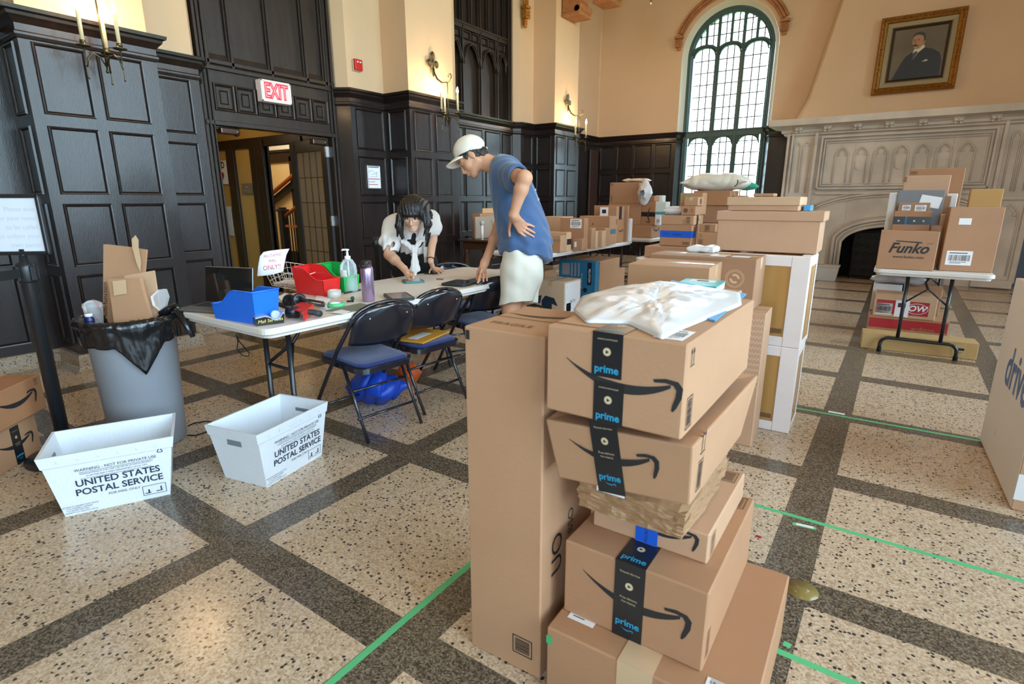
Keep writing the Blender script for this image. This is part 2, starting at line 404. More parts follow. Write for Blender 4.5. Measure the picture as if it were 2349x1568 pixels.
seg_panels(w, PB[14], PB[15], [(.09, .39), (.48, .78), (.86, 1.21), (1.30, 1.62)])
struct(w.build('trim_2', M_WOOD))
w = MB(); sweep(w, PC, CAP); struct(w.build('trim_3', M_WOOD))
w = MB(); sweep(w, PA, CURB); sweep(w, PB, CURB); sweep(w, PC, CURB); struct(w.build('baseboard_left', M_TERRB))
w = MB(); sweep(w, PA+[(-6.25, 3.09)], PLAS); sweep(w, [(-6.25, 4.65)]+PB[:8]+[(-6.25, 6.88)], PLAS); sweep(w, [(-6.25, 8.35)]+PB[8:15]+[(-5.6, BACKY+.02)], PLAS)
sweep(w, [(-5.85, 3.0), (-5.85, 4.72)], [(-.1, 2.55), (-.1, 6.82)]); sweep(w, [(-5.85, 6.8), (-5.85, 8.42)], [(-.15, 2.5), (-.15, 6.82)])
struct(w.build('wall_left', M_PLAS))
# free-standing door-like panel at the corner of the back wall
w = MB(); w.box(-5.62, 11.02, .14, -5.585, 11.40, 2.33, .004)
struct(w.build('trim_4', mat('red_oak_corner', (.05, .022, .013), rough=.4, var=.2, vscale=3, stretch=(6, 6, .8))))
# ================================================================ arched windows in the end wall
def arc(cx, cz, r, a0, a1, n=28): return [(cx+r*math.cos(a0+(a1-a0)*i/n), cz+r*math.sin(a0+(a1-a0)*i/n)) for i in range(n+1)]
def end_wall():
    mb = MB(); holes = [(-3.065, ), (2.765, )]; ztop = 6.82; Y = BACKY+.03; xs = -5.7; R = .86; SPR = 3.95
    for (cx,) in holes:
        x0, x1 = cx-R, cx+R
        mb.add([(xs, Y, 0), (x0, Y, 0), (x0, Y, ztop), (xs, Y, ztop)], [(0, 1, 2, 3)])
        mb.add([(x0, Y, 0), (x1, Y, 0), (x1, Y, .72), (x0, Y, .72)], [(0, 1, 2, 3)])
        A = arc(cx, SPR, R, PI, 0); mb.quads([(x, Y, z) for x, z in A], [(x, Y, ztop) for x, z in A]); xs = x1
    mb.add([(xs, Y, 0), (RW+.3, Y, 0), (RW+.3, Y, ztop), (xs, Y, ztop)], [(0, 1, 2, 3)])
    struct(mb.build('wall_back', M_PLAS))
    mb = MB()
    for (cx,) in holes:
        o = [(cx-R, .72)]+arc(cx, SPR, R, PI, 0)+[(cx+R, .72)]; i = [(cx-.775, .72)]+arc(cx, SPR, .775, PI, 0)+[(cx+.775, .72)]
        mb.quads([(x, Y-.002, z) for x, z in o], [(x, 11.62, z) for x, z in i]); mb.quads([(x, 11.62, z) for x, z in i], [(x, 11.95, z) for x, z in i])
        mb.add([(cx-R, Y, .72), (cx+R, Y, .72), (cx+.775, 11.95, .72), (cx-.775, 11.95, .72)], [(0, 1, 2, 3)])
    struct(mb.build('trim_5', M_PLASW))
    for (cx,) in holes:   # hood mould with carved stops
        mb = MB(); A = arc(cx, SPR, 1.0, PI*.865, PI*.135)
        for off, r in ((0, .028), (.05, .022), (-.045, .02)):
            mb.tube([(cx+(x-cx)*(1+off), Y-.035, SPR+(z-SPR)*(1+off)) for x, z in A], r, 8)
        o = mb.build('trim_6', M_BROWNST); struct(o)
        for sx in (-1, 1):
            mb = MB(); c = (cx+sx*.925, Y-.05, 4.32)
            mb.box(c[0]-.075, Y-.11, 4.28, c[0]+.075, Y, 4.33, .008); mb.box(c[0]-.06, Y-.09, 4.13, c[0]+.06, Y, 4.28, .02)
            mb.box(c[0]-.035, Y-.06, 4.08, c[0]+.035, Y, 4.13, .01)
            for q in range(9): mb.sphere((c[0]-.045+.045*(q % 3), Y-.085, 4.155+.045*(q//3)), .022, 6)
            mb.build('carved_stop', M_BROWNST, o)
end_wall()
def arched_window(cx, wname):
    Y0, Y1 = 11.60, 11.70; mb = MB(); SPR = 3.95; R = .775
    cols = [(-.645, -.275), (-.175, .205), (.295, .685)]; cols = [(-.66, -.27), (-.18, .18), (.27, .66)]
    def bx(x0, x1, z0, z1, a=0, b=0): mb.box(cx+x0, Y0+a, z0, cx+x1, Y1-b, z1)
    def spandrel(x0, x1, z0, z1, kind='round'):
        """plate filling x0..x1, z0..z1 above an arch opening that springs at z0"""
        xm = (x0+x1)/2; hw = (x1-x0)/2; n = 16; A = []
        for i in range(n+1):
            t = -1+2*i/n; A.append((xm+t*hw, z0+(z1-z0-.012)*(1-abs(t)**2.6)**.6))
        for (xa, za), (xb, zb) in zip(A[:-1], A[1:]):
            mb.add([(cx+xa, Y0+.015, za), (cx+xb, Y0+.015, zb), (cx+xb, Y0+.015, z1), (cx+xa, Y0+.015, z1)], [(0, 1, 2, 3)])
            mb.add([(cx+xa, Y0+.015, za), (cx+xb, Y0+.015, zb), (cx+xb, Y1-.02, zb), (cx+xa, Y1-.02, za)], [(0, 1, 2, 3)])
        mb.tube([(cx+x, Y0+.012, z+.008) for x, z in A], .013, 6)
    # outer frame: jambs and arch
    I = arc(0, SPR, R-.095, PI, 0); O = arc(0, SPR, R+.005, PI, 0); M_ = arc(0, SPR, R-.05, PI, 0)
    for a, b, ya, yb in ((O, M_, Y0-.01, Y0-.01), (M_, I, Y0-.01, Y0+.02), (I, I, Y0+.02, Y1)):
        a_ = [(a[0][0], .72)]+a+[(a[-1][0], .72)]; b_ = [(b[0][0], .72)]+b+[(b[-1][0], .72)]
        mb.quads([(cx+x, ya, z) for x, z in a_], [(cx+x, yb, z) for x, z in b_])
    mb.tube([(cx+x, Y0-.01, z) for x, z in [(M_[0][0], .75)]+M_+[(M_[-1][0], .75)]], .012, 6)
    bx(-R, R, .72, .90)
    for x in (-.225, .225):
        bx(x-.045, x+.045, .9, 3.98, .0, .02); bx(x-.018, x+.018, .9, 4.0, -.02, .05)
        zt = SPR+math.sqrt((R-.05)**2-x*x); bx(x-.03, x+.03, 3.95, zt, .0, .02)
    for x in (-.45, 0, .45):
        zt = SPR+math.sqrt((R-.05)**2-x*x); bx(x-.025, x+.025, 4.12, zt, .005, .02)
    for x in (-.66, .66): pass
    bx(-R+.04, R-.04, 2.49, 2.60, -.01, .0); bx(-R+.03, R-.03, 2.585, 2.61, -.03, .0)
    for a, b in cols:
        spandrel(a, b, 2.33, 2.49); spandrel(a-.01, b+.01, 3.93, 4.10)
        bx(a, b, 1.955, 1.975, .03, .04)
        # band between the main heads and the upper lights follows the arches
        A = []
        for i in range(13):
            t = -1+2*i/12; A.append(((a+b)/2+t*((b-a)/2+.045), 4.0+.13*(1-abs(t)**2.4)**.6))
        mb.tube([(cx+x, Y0+.0, z) for x, z in A], .022, 8); mb.tube([(cx+x, Y0+.03, z-.01) for x, z in A], .03, 8)
    fr = struct(mb.build(wname, M_FRAME))
    # leading
    mb = MB(); Yl = Y0+.062
    for a, b in cols:
        for k in (1, 2):
            x = a+(b-a)*k/3; mb.box(cx+x-.010, Yl-.006, .9, cx+x+.010, Yl+.006, 2.47); mb.box(cx+x-.010, Yl-.006, 2.6, cx+x+.010, Yl+.006, 4.09)
        for z in [1.13+.21*i for i in range(7)]+[2.81+.213*i for i in range(6)]: mb.box(cx+a, Yl-.005, z-.009, cx+b, Yl+.005, z+.009)
    xs = [-.66, -.475, -.425, -.255, -.195, -.025, .025, .195, .255, .425, .475, .66]
    for a, b in zip(xs[::2], xs[1::2]):
        x = (a+b)/2; zt = SPR+math.sqrt((R-.09)**2-x*x)
        mb.box(cx+x-.010, Yl-.006, 4.13, cx+x+.010, Yl+.006, zt)
        z = 4.3
        while z < zt: mb.box(cx+a, Yl-.005, z-.009, cx+b, Yl+.005, z+.009); z += .2
    mb.build('leading', M_LEAD, fr)
    mb = MB(); A = arc(cx, SPR, R-.06, 0, PI); n = len(A)+2
    mb.add([(x, Yl+.012, z) for x, z in [(cx-R+.06, .85), (cx+R-.06, .85)]+A], [tuple(range(n))])
    mb.build('glass_pane', M_GLASS, fr)
arched_window(-3.065, 'window_1'); arched_window(2.765, 'window_2')
# ================================================================ right and rear walls with tall windows
def big_wall(name, path_axis, fixed, a0, a1, centres, hw=1.35, z0=.75, z1=5.5, wn=3):
    mb = MB(); P = (lambda u, z, o=0: (fixed+o, u, z)) if path_axis == 'Y' else (lambda u, z, o=0: (u, fixed+o, z))
    sgn = 1 if path_axis == 'Y' else -1
    q = a0
    for c in centres+[None]:
        e = c-hw if c is not None else a1
        mb.add([P(q, 0), P(e, 0), P(e, 6.82), P(q, 6.82)], [(0, 1, 2, 3)])
        if c is None: break
        mb.add([P(e, 0), P(c+hw, 0), P(c+hw, z0), P(e, z0)], [(0, 1, 2, 3)]); mb.add([P(e, z1), P(c+hw, z1), P(c+hw, 6.82), P(e, 6.82)], [(0, 1, 2, 3)])
        mb.quads([P(e, z0), P(c+hw, z0), P(c+hw, z1), P(e, z1)], [P(e, z0, .3*sgn), P(c+hw, z0, .3*sgn), P(c+hw, z1, .3*sgn), P(e, z1, .3*sgn)], closed=True); q = c+hw
    struct(mb.build(name, M_PLAS))
    for k, c in enumerate(centres):
        mb = MB()
        def bar(u0, u1, za, zb, d=.03):
            a, b = P(u0, za, .12*sgn-d), P(u1, zb, .12*sgn+d); mb.box(a[0], a[1], a[2], b[0], b[1], b[2])
        for i in range(7):
            u = c-hw+.04+i*(2*hw-.08)/6; t = .035 if i % 2 == 0 else .008; bar(u-t, u+t, z0, z1)
        for i in range(12):
            z = z0+.03+i*(z1-z0-.06)/11; t = .05 if i in (0, 5, 11) else .006; bar(c-hw, c+hw, z-t, z+t, .02)
        o = struct(mb.build('window_%d' % (wn+k), M_FRAME))
        mb = MB(); mb.add([P(c-hw, z0, .13*sgn), P(c+hw, z0, .13*sgn), P(c+hw, z1, .13*sgn), P(c-hw, z1, .13*sgn)], [(0, 1, 2, 3)]); mb.build('glass_pane', M_GLASS, o)
big_wall('wall_right', 'Y', RW, -5.2, 11.6, RWIN, wn=3)
big_wall('wall_rear', 'X', -5.0, -5.8, RW+.1, [2.4], wn=7)
w = MB(); sweep(w, [(RW, 11.45), (RW, -5.0), (-5.6, -5.0)], [(0, 0), (0, .72), (.05, .74), (-.1, .76)]); struct(w.build('trim_7', M_WOOD))
# ================================================================ door unit between the first two piers
def door_unit():
    X = -5.79; y0, y1 = 3.075, 4.665; mb = MB()
    def bx(ya, yb, za, zb, xa=-.06, xb=0, r=.004): mb.box(X+xa, ya, za, X+xb, yb, zb, r)
    # jambs with reeded mouldings, head, frieze
    for s, y in ((1, y0), (-1, y1)):
        for k, (a, b, d) in enumerate(((0, .03, .0), (.03, .045, .02), (.045, .075, -.01), (.075, .09, .012))):
            bx(y+s*a, y+s*b, 0, 5.4, -.14, d)
    bx(y0, y1, 2.07, 2.60, -.10, -.012)
    bx(y0, y1, 2.045, 2.09, -.12, .012); bx(y0, y1, 2.56, 2.60, -.1, .015); bx(y0, y1, 2.62, 2.66, -.1, .0)
    n = 6; a0 = y0+.11; a1 = y1-.11; st = (a1-a0)/n
    for i in range(n):
        mould(mb, (X-.012, a0+i*st+.02), (0, 1), (1, 0), 0, st-.04, 2.2, 2.43, w=.03, d=.02)
        mould(mb, (X-.012, a0+i*st+.02), (0, 1), (1, 0), .055, st-.095, 2.255, 2.375, w=.012, d=.012)
    # tall upper panels
    bx(y0, y1, 2.6, 5.4, -.10, -.06, 0)
    for i in range(5):
        y = y0+.10+i*(y1-y0-.20)/4 if 0 else [y0+.10, 3.43, 3.87, 4.31, y1-.10][i]
        bx(y-.03, y+.03, 2.6, 5.4, -.1, -.025); bx(y-.015, y+.015, 2.6, 5.4, -.1, .0)
    for a, b in ((y0+.10, 3.43), (3.43, 3.87), (3.87, 4.31), (4.31, y1-.10)):
        mb.hexa([(X-.06, a, 2.6), (X-.02, a, 2.6), (X-.02, b, 2.6), (X-.06, b, 2.6), (X-.06, a, 2.72), (X-.05, a, 2.72), (X-.05, b, 2.72), (X-.06, b, 2.72)])
    struct(mb.build('door_1', M_WOODD))
door_unit()
def tracery():
    X = -5.83; y0, y1 = 6.86, 8.37; mb = MB()
    def bx(ya, yb, za, zb, xa=-.06, xb=0, r=.003): mb.box(X+xa, ya, za, X+xb, yb, zb, r)
    bx(y0, y1, 2.55, 5.4, -.12, -.09, 0)
    for s, y in ((1, y0), (-1, y1)):
        for a, b, d in ((0, .025, .06), (.025, .04, .03), (.04, .06, .04)): bx(y+s*a, y+s*b, 2.55, 5.4, -.1, d)
    ms = [6.72, 7.16, 7.61, 8.06, 8.50]
    for y in ms[1:-1]: bx(y-.03, y+.03, 2.6, 3.86, -.1, -.03); bx(y-.012, y+.012, 2.6, 3.86, -.1, .0)
    cl = lambda y: min(max(y, y0+.05), y1-.05)
    for a, b in zip(ms[:-1], ms[1:]):
        if a == ms[0]: a_, b_ = a+.13, b
        elif b == ms[-1]: a_, b_ = a, b-.13
        else: a_, b_ = a, b
        A = []
        for i in range(17):
            t = -1+2*i/16; A.append((cl((a_+b_)/2+t*(b_-a_)/2*.93), 3.33+.30*(1-abs(t)**1.9)**.75))
        for off, r, dx in ((0, .022, -.03), (.0, .010, -.0)): mb.tube([(X+dx, y, z) for y, z in A], r, 6)
        for (ya, za), (yb, zb) in zip(A[:-1], A[1:]):
            if yb-ya > 1e-4: mb.add([(X-.045, ya, za), (X-.045, yb, zb), (X-.045, yb, 3.8), (X-.045, ya, 3.8)], [(0, 1, 2, 3)])
        for k in (0, 1):
            c0 = cl(a+(b-a)*(.06+.47*k)); c1 = cl(a+(b-a)*(.47+.47*k))
            if c1-c0 > .05: mould(mb, (X-.03, c0), (0, 1), (1, 0), .01, c1-c0-.01, 3.69, 3.79, w=.016, d=.02)
    bx(y0, y1, 3.81, 3.88, -.1, -.0); bx(y0, y1, 3.87, 3.895, -.1, .02)
    for i in range(1, 8):
        y = 6.72+.2225*i
        if y0+.06 < y < y1-.06: bx(y-.022, y+.022, 3.88, 5.4, -.1, -.04); bx(y-.009, y+.009, 3.88, 5.4, -.1, -.01)
    struct(mb.build('trim_8', M_WOODD))
tracery()
# ================================================================ hall behind the door
def vestibule():
    M_Y = mat('ochre_wall', srgb(190, 162, 92), rough=.8, var=.05, vscale=2); mb = MB(); Yw = 4.74
    for a, b in ((-9.6, -7.42), (-6.62, -5.8)): mb.add([(a, Yw, 0), (b, Yw, 0), (b, Yw, 3), (a, Yw, 3)], [(0, 1, 2, 3)])
    mb.add([(-7.42, Yw, 2.12), (-6.62, Yw, 2.12), (-6.62, Yw, 3), (-7.42, Yw, 3)], [(0, 1, 2, 3)])
    mb.add([(-9.6, 2.9, 0), (-9.6, Yw, 0), (-9.6, Yw, 3), (-9.6, 2.9, 3)], [(0, 1, 2, 3)])
    mb.add([(-9.6, 2.95, 0), (-5.9, 2.95, 0), (-5.9, 2.95, 3), (-9.6, 2.95, 3)], [(0, 1, 2, 3)])
    struct(mb.build('wall_hall', M_Y))
    mb = MB(); mb.box(-9.6, 2.9, 2.5, -5.92, Yw, 2.54); struct(mb.build('ceiling_hall', mat('hall_ceiling', srgb(214, 150, 70), rough=.8)))
    mb = MB()
    mb.box(-9.6, Yw-.05, 2.03, -5.93, Yw+.01, 2.16, .01); mb.box(-9.6, Yw-.03, 2.3, -5.93, Yw+.01, 2.5, .01)
    for a, b in ((-8.42, -8.22), (-7.80, -7.66), (-7.66, -7.42), (-6.62, -6.5), (-8.9, -8.8)): mb.box(a, Yw-.04, 0, b, Yw+.01, 2.1, .006)
    mb.box(-7.56, Yw-.07, 0, -7.42, Yw+.04, 2.12, .006); mb.box(-6.62, Yw-.07, 0, -6.54, Yw+.04, 2.12, .006)
    struct(mb.build('trim_11', M_WOODD))
    # stair hall seen through the inner doorway
    mb = MB()
    mb.add([(-12.6, 6.55, 0), (-5.9, 6.55, 0), (-5.9, 6.55, 2.2), (-12.6, 6.55, 2.2)], [(0, 1, 2, 3)]); mb.add([(-12.6, Yw, 0), (-12.6, 6.55, 0), (-12.6, 6.55, 4), (-12.6, Yw, 4)], [(0, 1, 2, 3)])
    mb.add([(-12.6, Yw+.02, 0), (-9.6, Yw+.02, 0), (-9.6, Yw+.02, 4), (-12.6, Yw+.02, 4)], [(0, 1, 2, 3)])
    struct(mb.build('wall_stair', mat('stair_wall', srgb(232, 200, 140), rough=.8)))
    mb = MB(); mb.box(-12.6, Yw+.05, 3.2, -5.9, 6.6, 3.25); mb.box(-12.6, 6.54, 2.2, -5.9, 6.58, 3.25); struct(mb.build('ceiling_stair', mat('pale_ceiling', srgb(225, 218, 200), rough=.9)))
    mb = MB(); Yb = 6.50
    mb.box(-12.5, Yb, 2.0, -6, Yb+.05, 2.20, .01); mb.box(-12.5, Yb-.03, 2.17, -6, Yb+.05, 2.22, .01); mb.box(-12.5, Yb, 0, -6, Yb+.05, .35, .01)
    for x in [-12.1+.86*i for i in range(8)]: mb.box(x, Yb, 0, x+.2, Yb+.05, 2.1, .006)
    struct(mb.build('trim_12', M_WOODD))
vestibule()
def staircase():
    t = thing('staircase', 'dark staircase with orange handrail seen through the open doorway', 'staircase', (-8.8, 5.8, 0))
    Mr = mat('orange_handrail', srgb(190, 100, 44), rough=.35); Md = mat('stair_dark', (.012, .014, .016), rough=.4); Mt = mat('stair_tread', srgb(120, 84, 56), rough=.6)
    for i in range(9): mb = MB(); mb.box(.1+.27*i, .02, 0, .1+.27*(i+1), .66, .14*(i+1), .006); mb.build('tread', Mt, t)
    mb = MB(); mb.box(-.06, -.06, 0, .06, .06, 1.12, .008); mb.box(-.08, -.08, 1.12, .08, .08, 1.16, .01); mb.box(-.05, -.05, 1.16, .05, .05, 1.19, .01); mb.build('newel_post', Md, t)
    mb = MB(); mb.tube([(.05, 0, 1.04), (2.4, 0, 2.08)], .032, 8); mb.build('handrail', Mr, t)
    mb = MB(); mb.tube([(-1.8, .62, 1.18), (2.4, .62, 3.02)], .038, 8); mb.build('handrail', Mr, t); mb = MB(); mb.hexa([(-1.8, .66, 1.0), (2.4, .66, 2.84), (2.4, .69, 2.84), (-1.8, .69, 1.0), (-1.8, .66, 1.14), (2.4, .66, 2.98), (2.4, .69, 2.98), (-1.8, .69, 1.14)]); mb.build('rail_board', Md, t)
    mb = MB(); mb.box(.05, -.02, .86, 1.1, .02, .90); mb.build('handrail', Mr, t)
    for i in range(14): mb = MB(); mb.box(.12+.075*i, -.009, 0, .135+.075*i, .009, .86 if i < 13 else 1.3); mb.build('baluster', Md, t)
    for i in range(14): mb = MB(); mb.box(.12+.075*i, -.009, .90, .135+.075*i, .009, 1.06+.0333*i); mb.build('baluster', Md, t)
staircase()
def hall_lamps():
    for n, l, e, c in (('hall_light', (-7.6, 3.8, 2.35), 7, (1, .80, .50)), ('stair_light', (-9.4, 5.5, 2.9), 34, (1, .88, .68))):
        d = bpy.data.lights.new(n, 'POINT'); d.energy = e; d.color = c; d.shadow_soft_size = .12; o = bpy.data.objects.new(n, d); COL.objects.link(o); o.location = l
hall_lamps()
def door_leaf():
    # glazed door folded back against the hall wall
    t = thing('door_leaf', 'open dark door leaf with tall leaded glass pane', 'door', (-5.87, 4.56, 0), PI-.10)
    mb = MB()
    mb.box(0, -.022, .02, .12, .022, 2.04, .003); mb.box(.72, -.022, .02, .86, .022, 2.04, .003)
    mb.box(.1, -.022, 1.9, .75, .022, 2.04, .003); mb.box(.1, -.022, .02, .75, .022, .35, .003)
    mb.build('door_frame', mat('door_paint', (.03, .028, .026), rough=.35), t)
    mb = MB(); mb.box(.12, -.004, .35, .72, .004, 1.9); mb.build('glass_pane', glassy('amber_glass', (.9, .75, .5), alpha=.2, rough=.08), t)
    mb = MB()
    for x in (.27, .42, .57): mb.box(x-.005, -.008, .35, x+.005, .008, 1.9)
    for z in (.66, .97, 1.28, 1.59): mb.box(.12, -.007, z-.004, .72, .007, z+.004)
    mb.build('leading', M_LEAD, t)
    for z in (.2, 1.0, 1.82): mb = MB(); mb.box(-.01, -.03, z, .02, .03, z+.12); mb.build('hinge', mat('steel', (.6, .6, .6), rough=.3, metal=1), t)
    for nm, lab, y, z in (('door_closer', 'bronze door closer at the left of the door head', 3.33, 2.0), ('door_closer', 'bronze door closer at the right of the door head', 4.42, 1.98)):
        c = thing(nm, lab, 'door closer', (-5.84, y, z)); Mb = mat('closer_bronze', (.09, .06, .045), rough=.28, metal=.8)
        mb = MB(); mb.box(-.05, -.10, -.03, .03, .10, .035, .012); mb.sphere((-.01, .08, .0), .045, 10, (1, .8, 1)); mb.build('closer_body', Mb, c)
        mb = MB(); mb.box(-.02, -.22, .03, 0, .0, .042); mb.build('arm', Mb, c)
door_leaf()
# ================================================================ fireplace and chimney breast
def fireplace():
    Yf = 10.90; XL, XR = -1.78, 1.48; CX = -.15; root = thing('fireplace', 'carved grey stone fireplace with arched hearth and mantelshelf', 'fireplace', (CX, Yf, 0))
    P = lambda x: x-CX
    mb = MB()
    def bx(x0, x1, z0, z1, y0=0, y1=.55, r=.006): mb.box(x0-CX, y0, z0, x1-CX, y1, z1, r)
    oL, oR = -.78, .48; zs = .62; rise = .26
    A = []
    for i in range(25):
        t = -1+2*i/24; A.append((CX+t*.63, zs+rise*(1-abs(t)**3.2)**.7*(1-.25*abs(t))))
    # surround with arched opening
    bx(XL, oL, 0, 2.42, .06); bx(oR, XR, 0, 2.42, .06)
    for (xa, za), (xb, zb) in zip(A[:-1], A[1:]):
        mb.add([(xa-CX, .06, za), (xb-CX, .06, zb), (xb-CX, .06, 2.42), (xa-CX, .06, 2.42)], [(0, 1, 2, 3)])
        mb.add([(xa-CX, .06, za), (xb-CX, .06, zb), (xb-CX, .5, zb), (xa-CX, .5, za)], [(0, 1, 2, 3)])
    # stepped plinth, side pilasters
    for a, b in ((XL-.02, XL+.02), (-1.38, -1.33), (XL+.05, XL+.08), (XR-.05, XR+.02), (1.03, 1.08)): bx(a, b, .1, 2.4, -.01, .3, .01)
    bx(XL, -1.30, .02, .14, -.03); bx(1.0, XR, .02, .14, -.03); bx(XL, -1.30, 1.30, 1.36, .03, .1); bx(1.0, XR, 1.30, 1.36, .03, .1)
    # panel frame around the arcade
    for d, w_ in ((0, .03), (.05, .02), (.085, .015)):
        for z in (1.47+d, 2.29-d): bx(-1.28+d, .98-d, z, z+w_, -.0+d*.4, .12)
        for x in (-1.28+d, .98-d-w_): bx(x, x+w_, 1.47+d, 2.30-d, -.0+d*.4, .12)
    # arch mouldings round the opening
    for s, r, y in ((1.03, .022, .05), (1.12, .016, .04), (1.20, .024, .03), (1.30, .014, .05)):
        mb.tube([(P(CX-.63*s), y, .0)]+[((x-CX)*s, y, zs+(z-zs)*s+(s-1)*.35) for x, z in A]+[(P(CX+.63*s), y, .0)], r, 8)
    # broad depressed arch above the opening
    B = [((-1.12+2.24*i/24), 1.16+.24*(1-abs(-1+2*i/24)**2.2)**.8) for i in range(25)]
    for o_, r in ((0, .02), (-.04, .012), (.045, .014)): mb.tube([(x, .045, z+o_) for x, z in B], r, 8)
    bx(-1.28, .98, 1.39, 1.43, .02, .1)
    mb.build('surround', M_STONE, root)
    # blind arcade: seven cusped niches
    def niche(cx, z0, z1, w_, parent, shield=False, y=.05):
        m = MB(); n = 14; H = (z1-z0); zsx = z1-w_*.62; L = []
        for i in range(n+1):
            t = -1+2*i/n; zz = zsx+(z1-zsx)*(1-abs(t)**1.6)**.8; L.append((cx+t*w_/2, zz))
        fullL = [(cx-w_/2, z0)]+L+[(cx+w_/2, z0)]
        m.tube([(x-CX, y, z) for x, z in fullL], .013, 6)
        for s in (-1, 1):   # cusps
            c = [(cx+s*w_*.44, zsx-.01), (cx+s*w_*.22, zsx-.005), (cx+s*w_*.26, zsx+.05), (cx+s*w_*.13, zsx+.07), (cx, z1-.03)]
            m.tube([(x-CX, y+.004, z) for x, z in c], .009, 6)
        m.box(cx-w_/2-CX, y-.005, z0-.012, cx+w_/2-CX, y+.02, z0+.006)
        m.build('niche', M_STONE, parent)
        if shield:
            m = MB(); sh = [(-.055, .075), (-.06, .045), (.0, .06), (.06, .045), (.055, .075), (.055, -.04), (.035, -.065), (0, -.085), (-.035, -.065), (-.055, -.04)]
            sh = [(-.055, .065), (-.02, .065), (0, .075), (.02, .065), (.055, .065), (.06, -.04), (.03, -.07), (0, -.085), (-.03, -.07), (-.06, -.04)][::-1]
            zc = z0+(z1-z0)*.52; k = len(sh); m.add([(cx-CX+x, y-.012, zc+z) for x, z in sh]+[(cx-CX+x*.9, y+.03, zc+z*.9) for x, z in sh], [tuple(range(k))]+[(i, (i+1) % k, (i+1) % k+k, i+k) for i in range(k)])
            m.build('shield', M_STONE, parent)
    for i in range(7): niche(CX+(i-3)*.268, 1.55, 2.13, .19, root, shield=i in (1, 3, 5))
    for cx in (-1.56, 1.26):
        niche(cx, .2, 1.24, .26, root, y=.055)
        for d in (-.07, .07): niche(cx+d, 1.42, 2.25, .10, root, y=.055)
    # cornice brackets and mantelshelf
    mb = MB()
    X0, X1 = XL-.03, XR+.03
    prof = [(-.02, 2.33), (.05, 2.36), (.05, 2.38), (.09, 2.40), (.09, 2.44), (.14, 2.47), (.27, 2.50), (.27, 2.60), (-.3, 2.61)]
    k = [(X0-CX, .5), (X0-CX, .06), (X1-CX, .06), (X1-CX, .5)]
    sweep(mb, [(a, b) for a, b in k], prof)
    mb.build('mantelshelf', M_STONE, root)
    for i in range(8):
        x = -1.63+i*.423; m = MB(); m.box(x-.06-CX, -.10, 2.42, x+.06-CX, .04, 2.50, .006)
        for q in (-.028, .028): m.sphere((x+q-CX, -.10, 2.44), .027, 8); m.sphere((x+q*1.2-CX, -.085, 2.40), .018, 6)
        m.build('bracket', M_STONE, root)
    mb = MB(); mb.box(-.8-CX, .12, 0, .5-CX, .5, .95); mb.v = mb.v; 
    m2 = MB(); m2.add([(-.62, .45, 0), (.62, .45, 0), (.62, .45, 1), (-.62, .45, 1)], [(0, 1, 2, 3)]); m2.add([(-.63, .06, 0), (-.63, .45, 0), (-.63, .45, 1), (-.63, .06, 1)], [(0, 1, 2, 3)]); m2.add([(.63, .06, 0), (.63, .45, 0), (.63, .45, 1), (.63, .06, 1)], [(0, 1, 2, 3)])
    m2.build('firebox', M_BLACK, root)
    # iron fire screen with scrollwork
    Mi = mat('wrought_iron', (.012, .012, .014), rough=.5, metal=.6); sc = thing('fire_screen', 'black iron fire screen with scrollwork inside the hearth', 'fire screen', (CX, Yf+.10, 0)); m = MB()
    m.tube([(-.46, 0, 0), (-.46, 0, .86)], .008, 6); m.sphere((-.46, 0, .88), .014, 8); m.tube([(.46, 0, 0), (.46, 0, .80)], .008, 6); m.tube([(-.46, 0, .78), (.46, 0, .78)], .006, 6); m.tube([(-.46, 0, .06), (.46, 0, .06)], .006, 6)
    m.build('frame', Mi, sc); m = MB()
    for i in range(7):
        for j in range(5):
            c = (-.40+i*.133, .14+j*.14); s = 1 if (i+j) % 2 else -1
            m.tube([(c[0]+s*.055*(1-a/14)*math.cos(a*.62), 0, c[1]+.055*(1-a/14)*math.sin(a*.62)) for a in range(13)], .003, 4)
    m.build('scrollwork', Mi, sc)
    m = MB(); m.box(-.46, .01, .04, .46, .013, .80); m.build('mesh_panel', mat('dark_mesh', (.01, .01, .01), rough=.9), sc)
    # chimney breast tapering above the shelf
    m = MB(); za, zb = 2.605, 6.82; lo = [(-1.74, 11.45), (-1.62, 11.10), (1.32, 11.10), (1.44, 11.45)]
    def lev(z):
        t = (z-za)/(zb-za); return [(CX+(x-CX)*(1-.62*t*(1-.12*t)), 11.45-(11.45-y)*(1-.35*t)) for x, y in lo]
    rows = []
    for i in range(13):
        z = za+(zb-za)*i/12; L4 = lev(z); fl = .09*math.exp(-(z-za)/.12)
        rows.append([(L4[0][0]-fl, L4[0][1], z), (L4[0][0]-fl+.03, L4[0][1]-.12, z), (L4[1][0]-.05-fl, L4[1][1]+.09, z), (L4[1][0]-fl*.6, L4[1][1]-fl*.3, z), (L4[2][0]+fl*.6, L4[2][1]-fl*.3, z), (L4[2][0]+.05+fl, L4[2][1]+.09, z), (L4[3][0]+fl-.03, L4[3][1]-.12, z), (L4[3][0]+fl, L4[3][1], z)])
    for a, b in zip(rows[:-1], rows[1:]): m.quads(a, b)
    struct(m.build('wall_chimney', M_PLAS))
fireplace()
# curb under the end wall right of the fireplace
w = MB(); sweep(w, [(1.50, BACKY), (RW, BACKY)], [(0, 0), (0, .13), (.0, 2.405), (.05, 2.565), (.075, 2.60), (-.08, 2.605)]); struct(w.build('trim_13', M_WOOD))
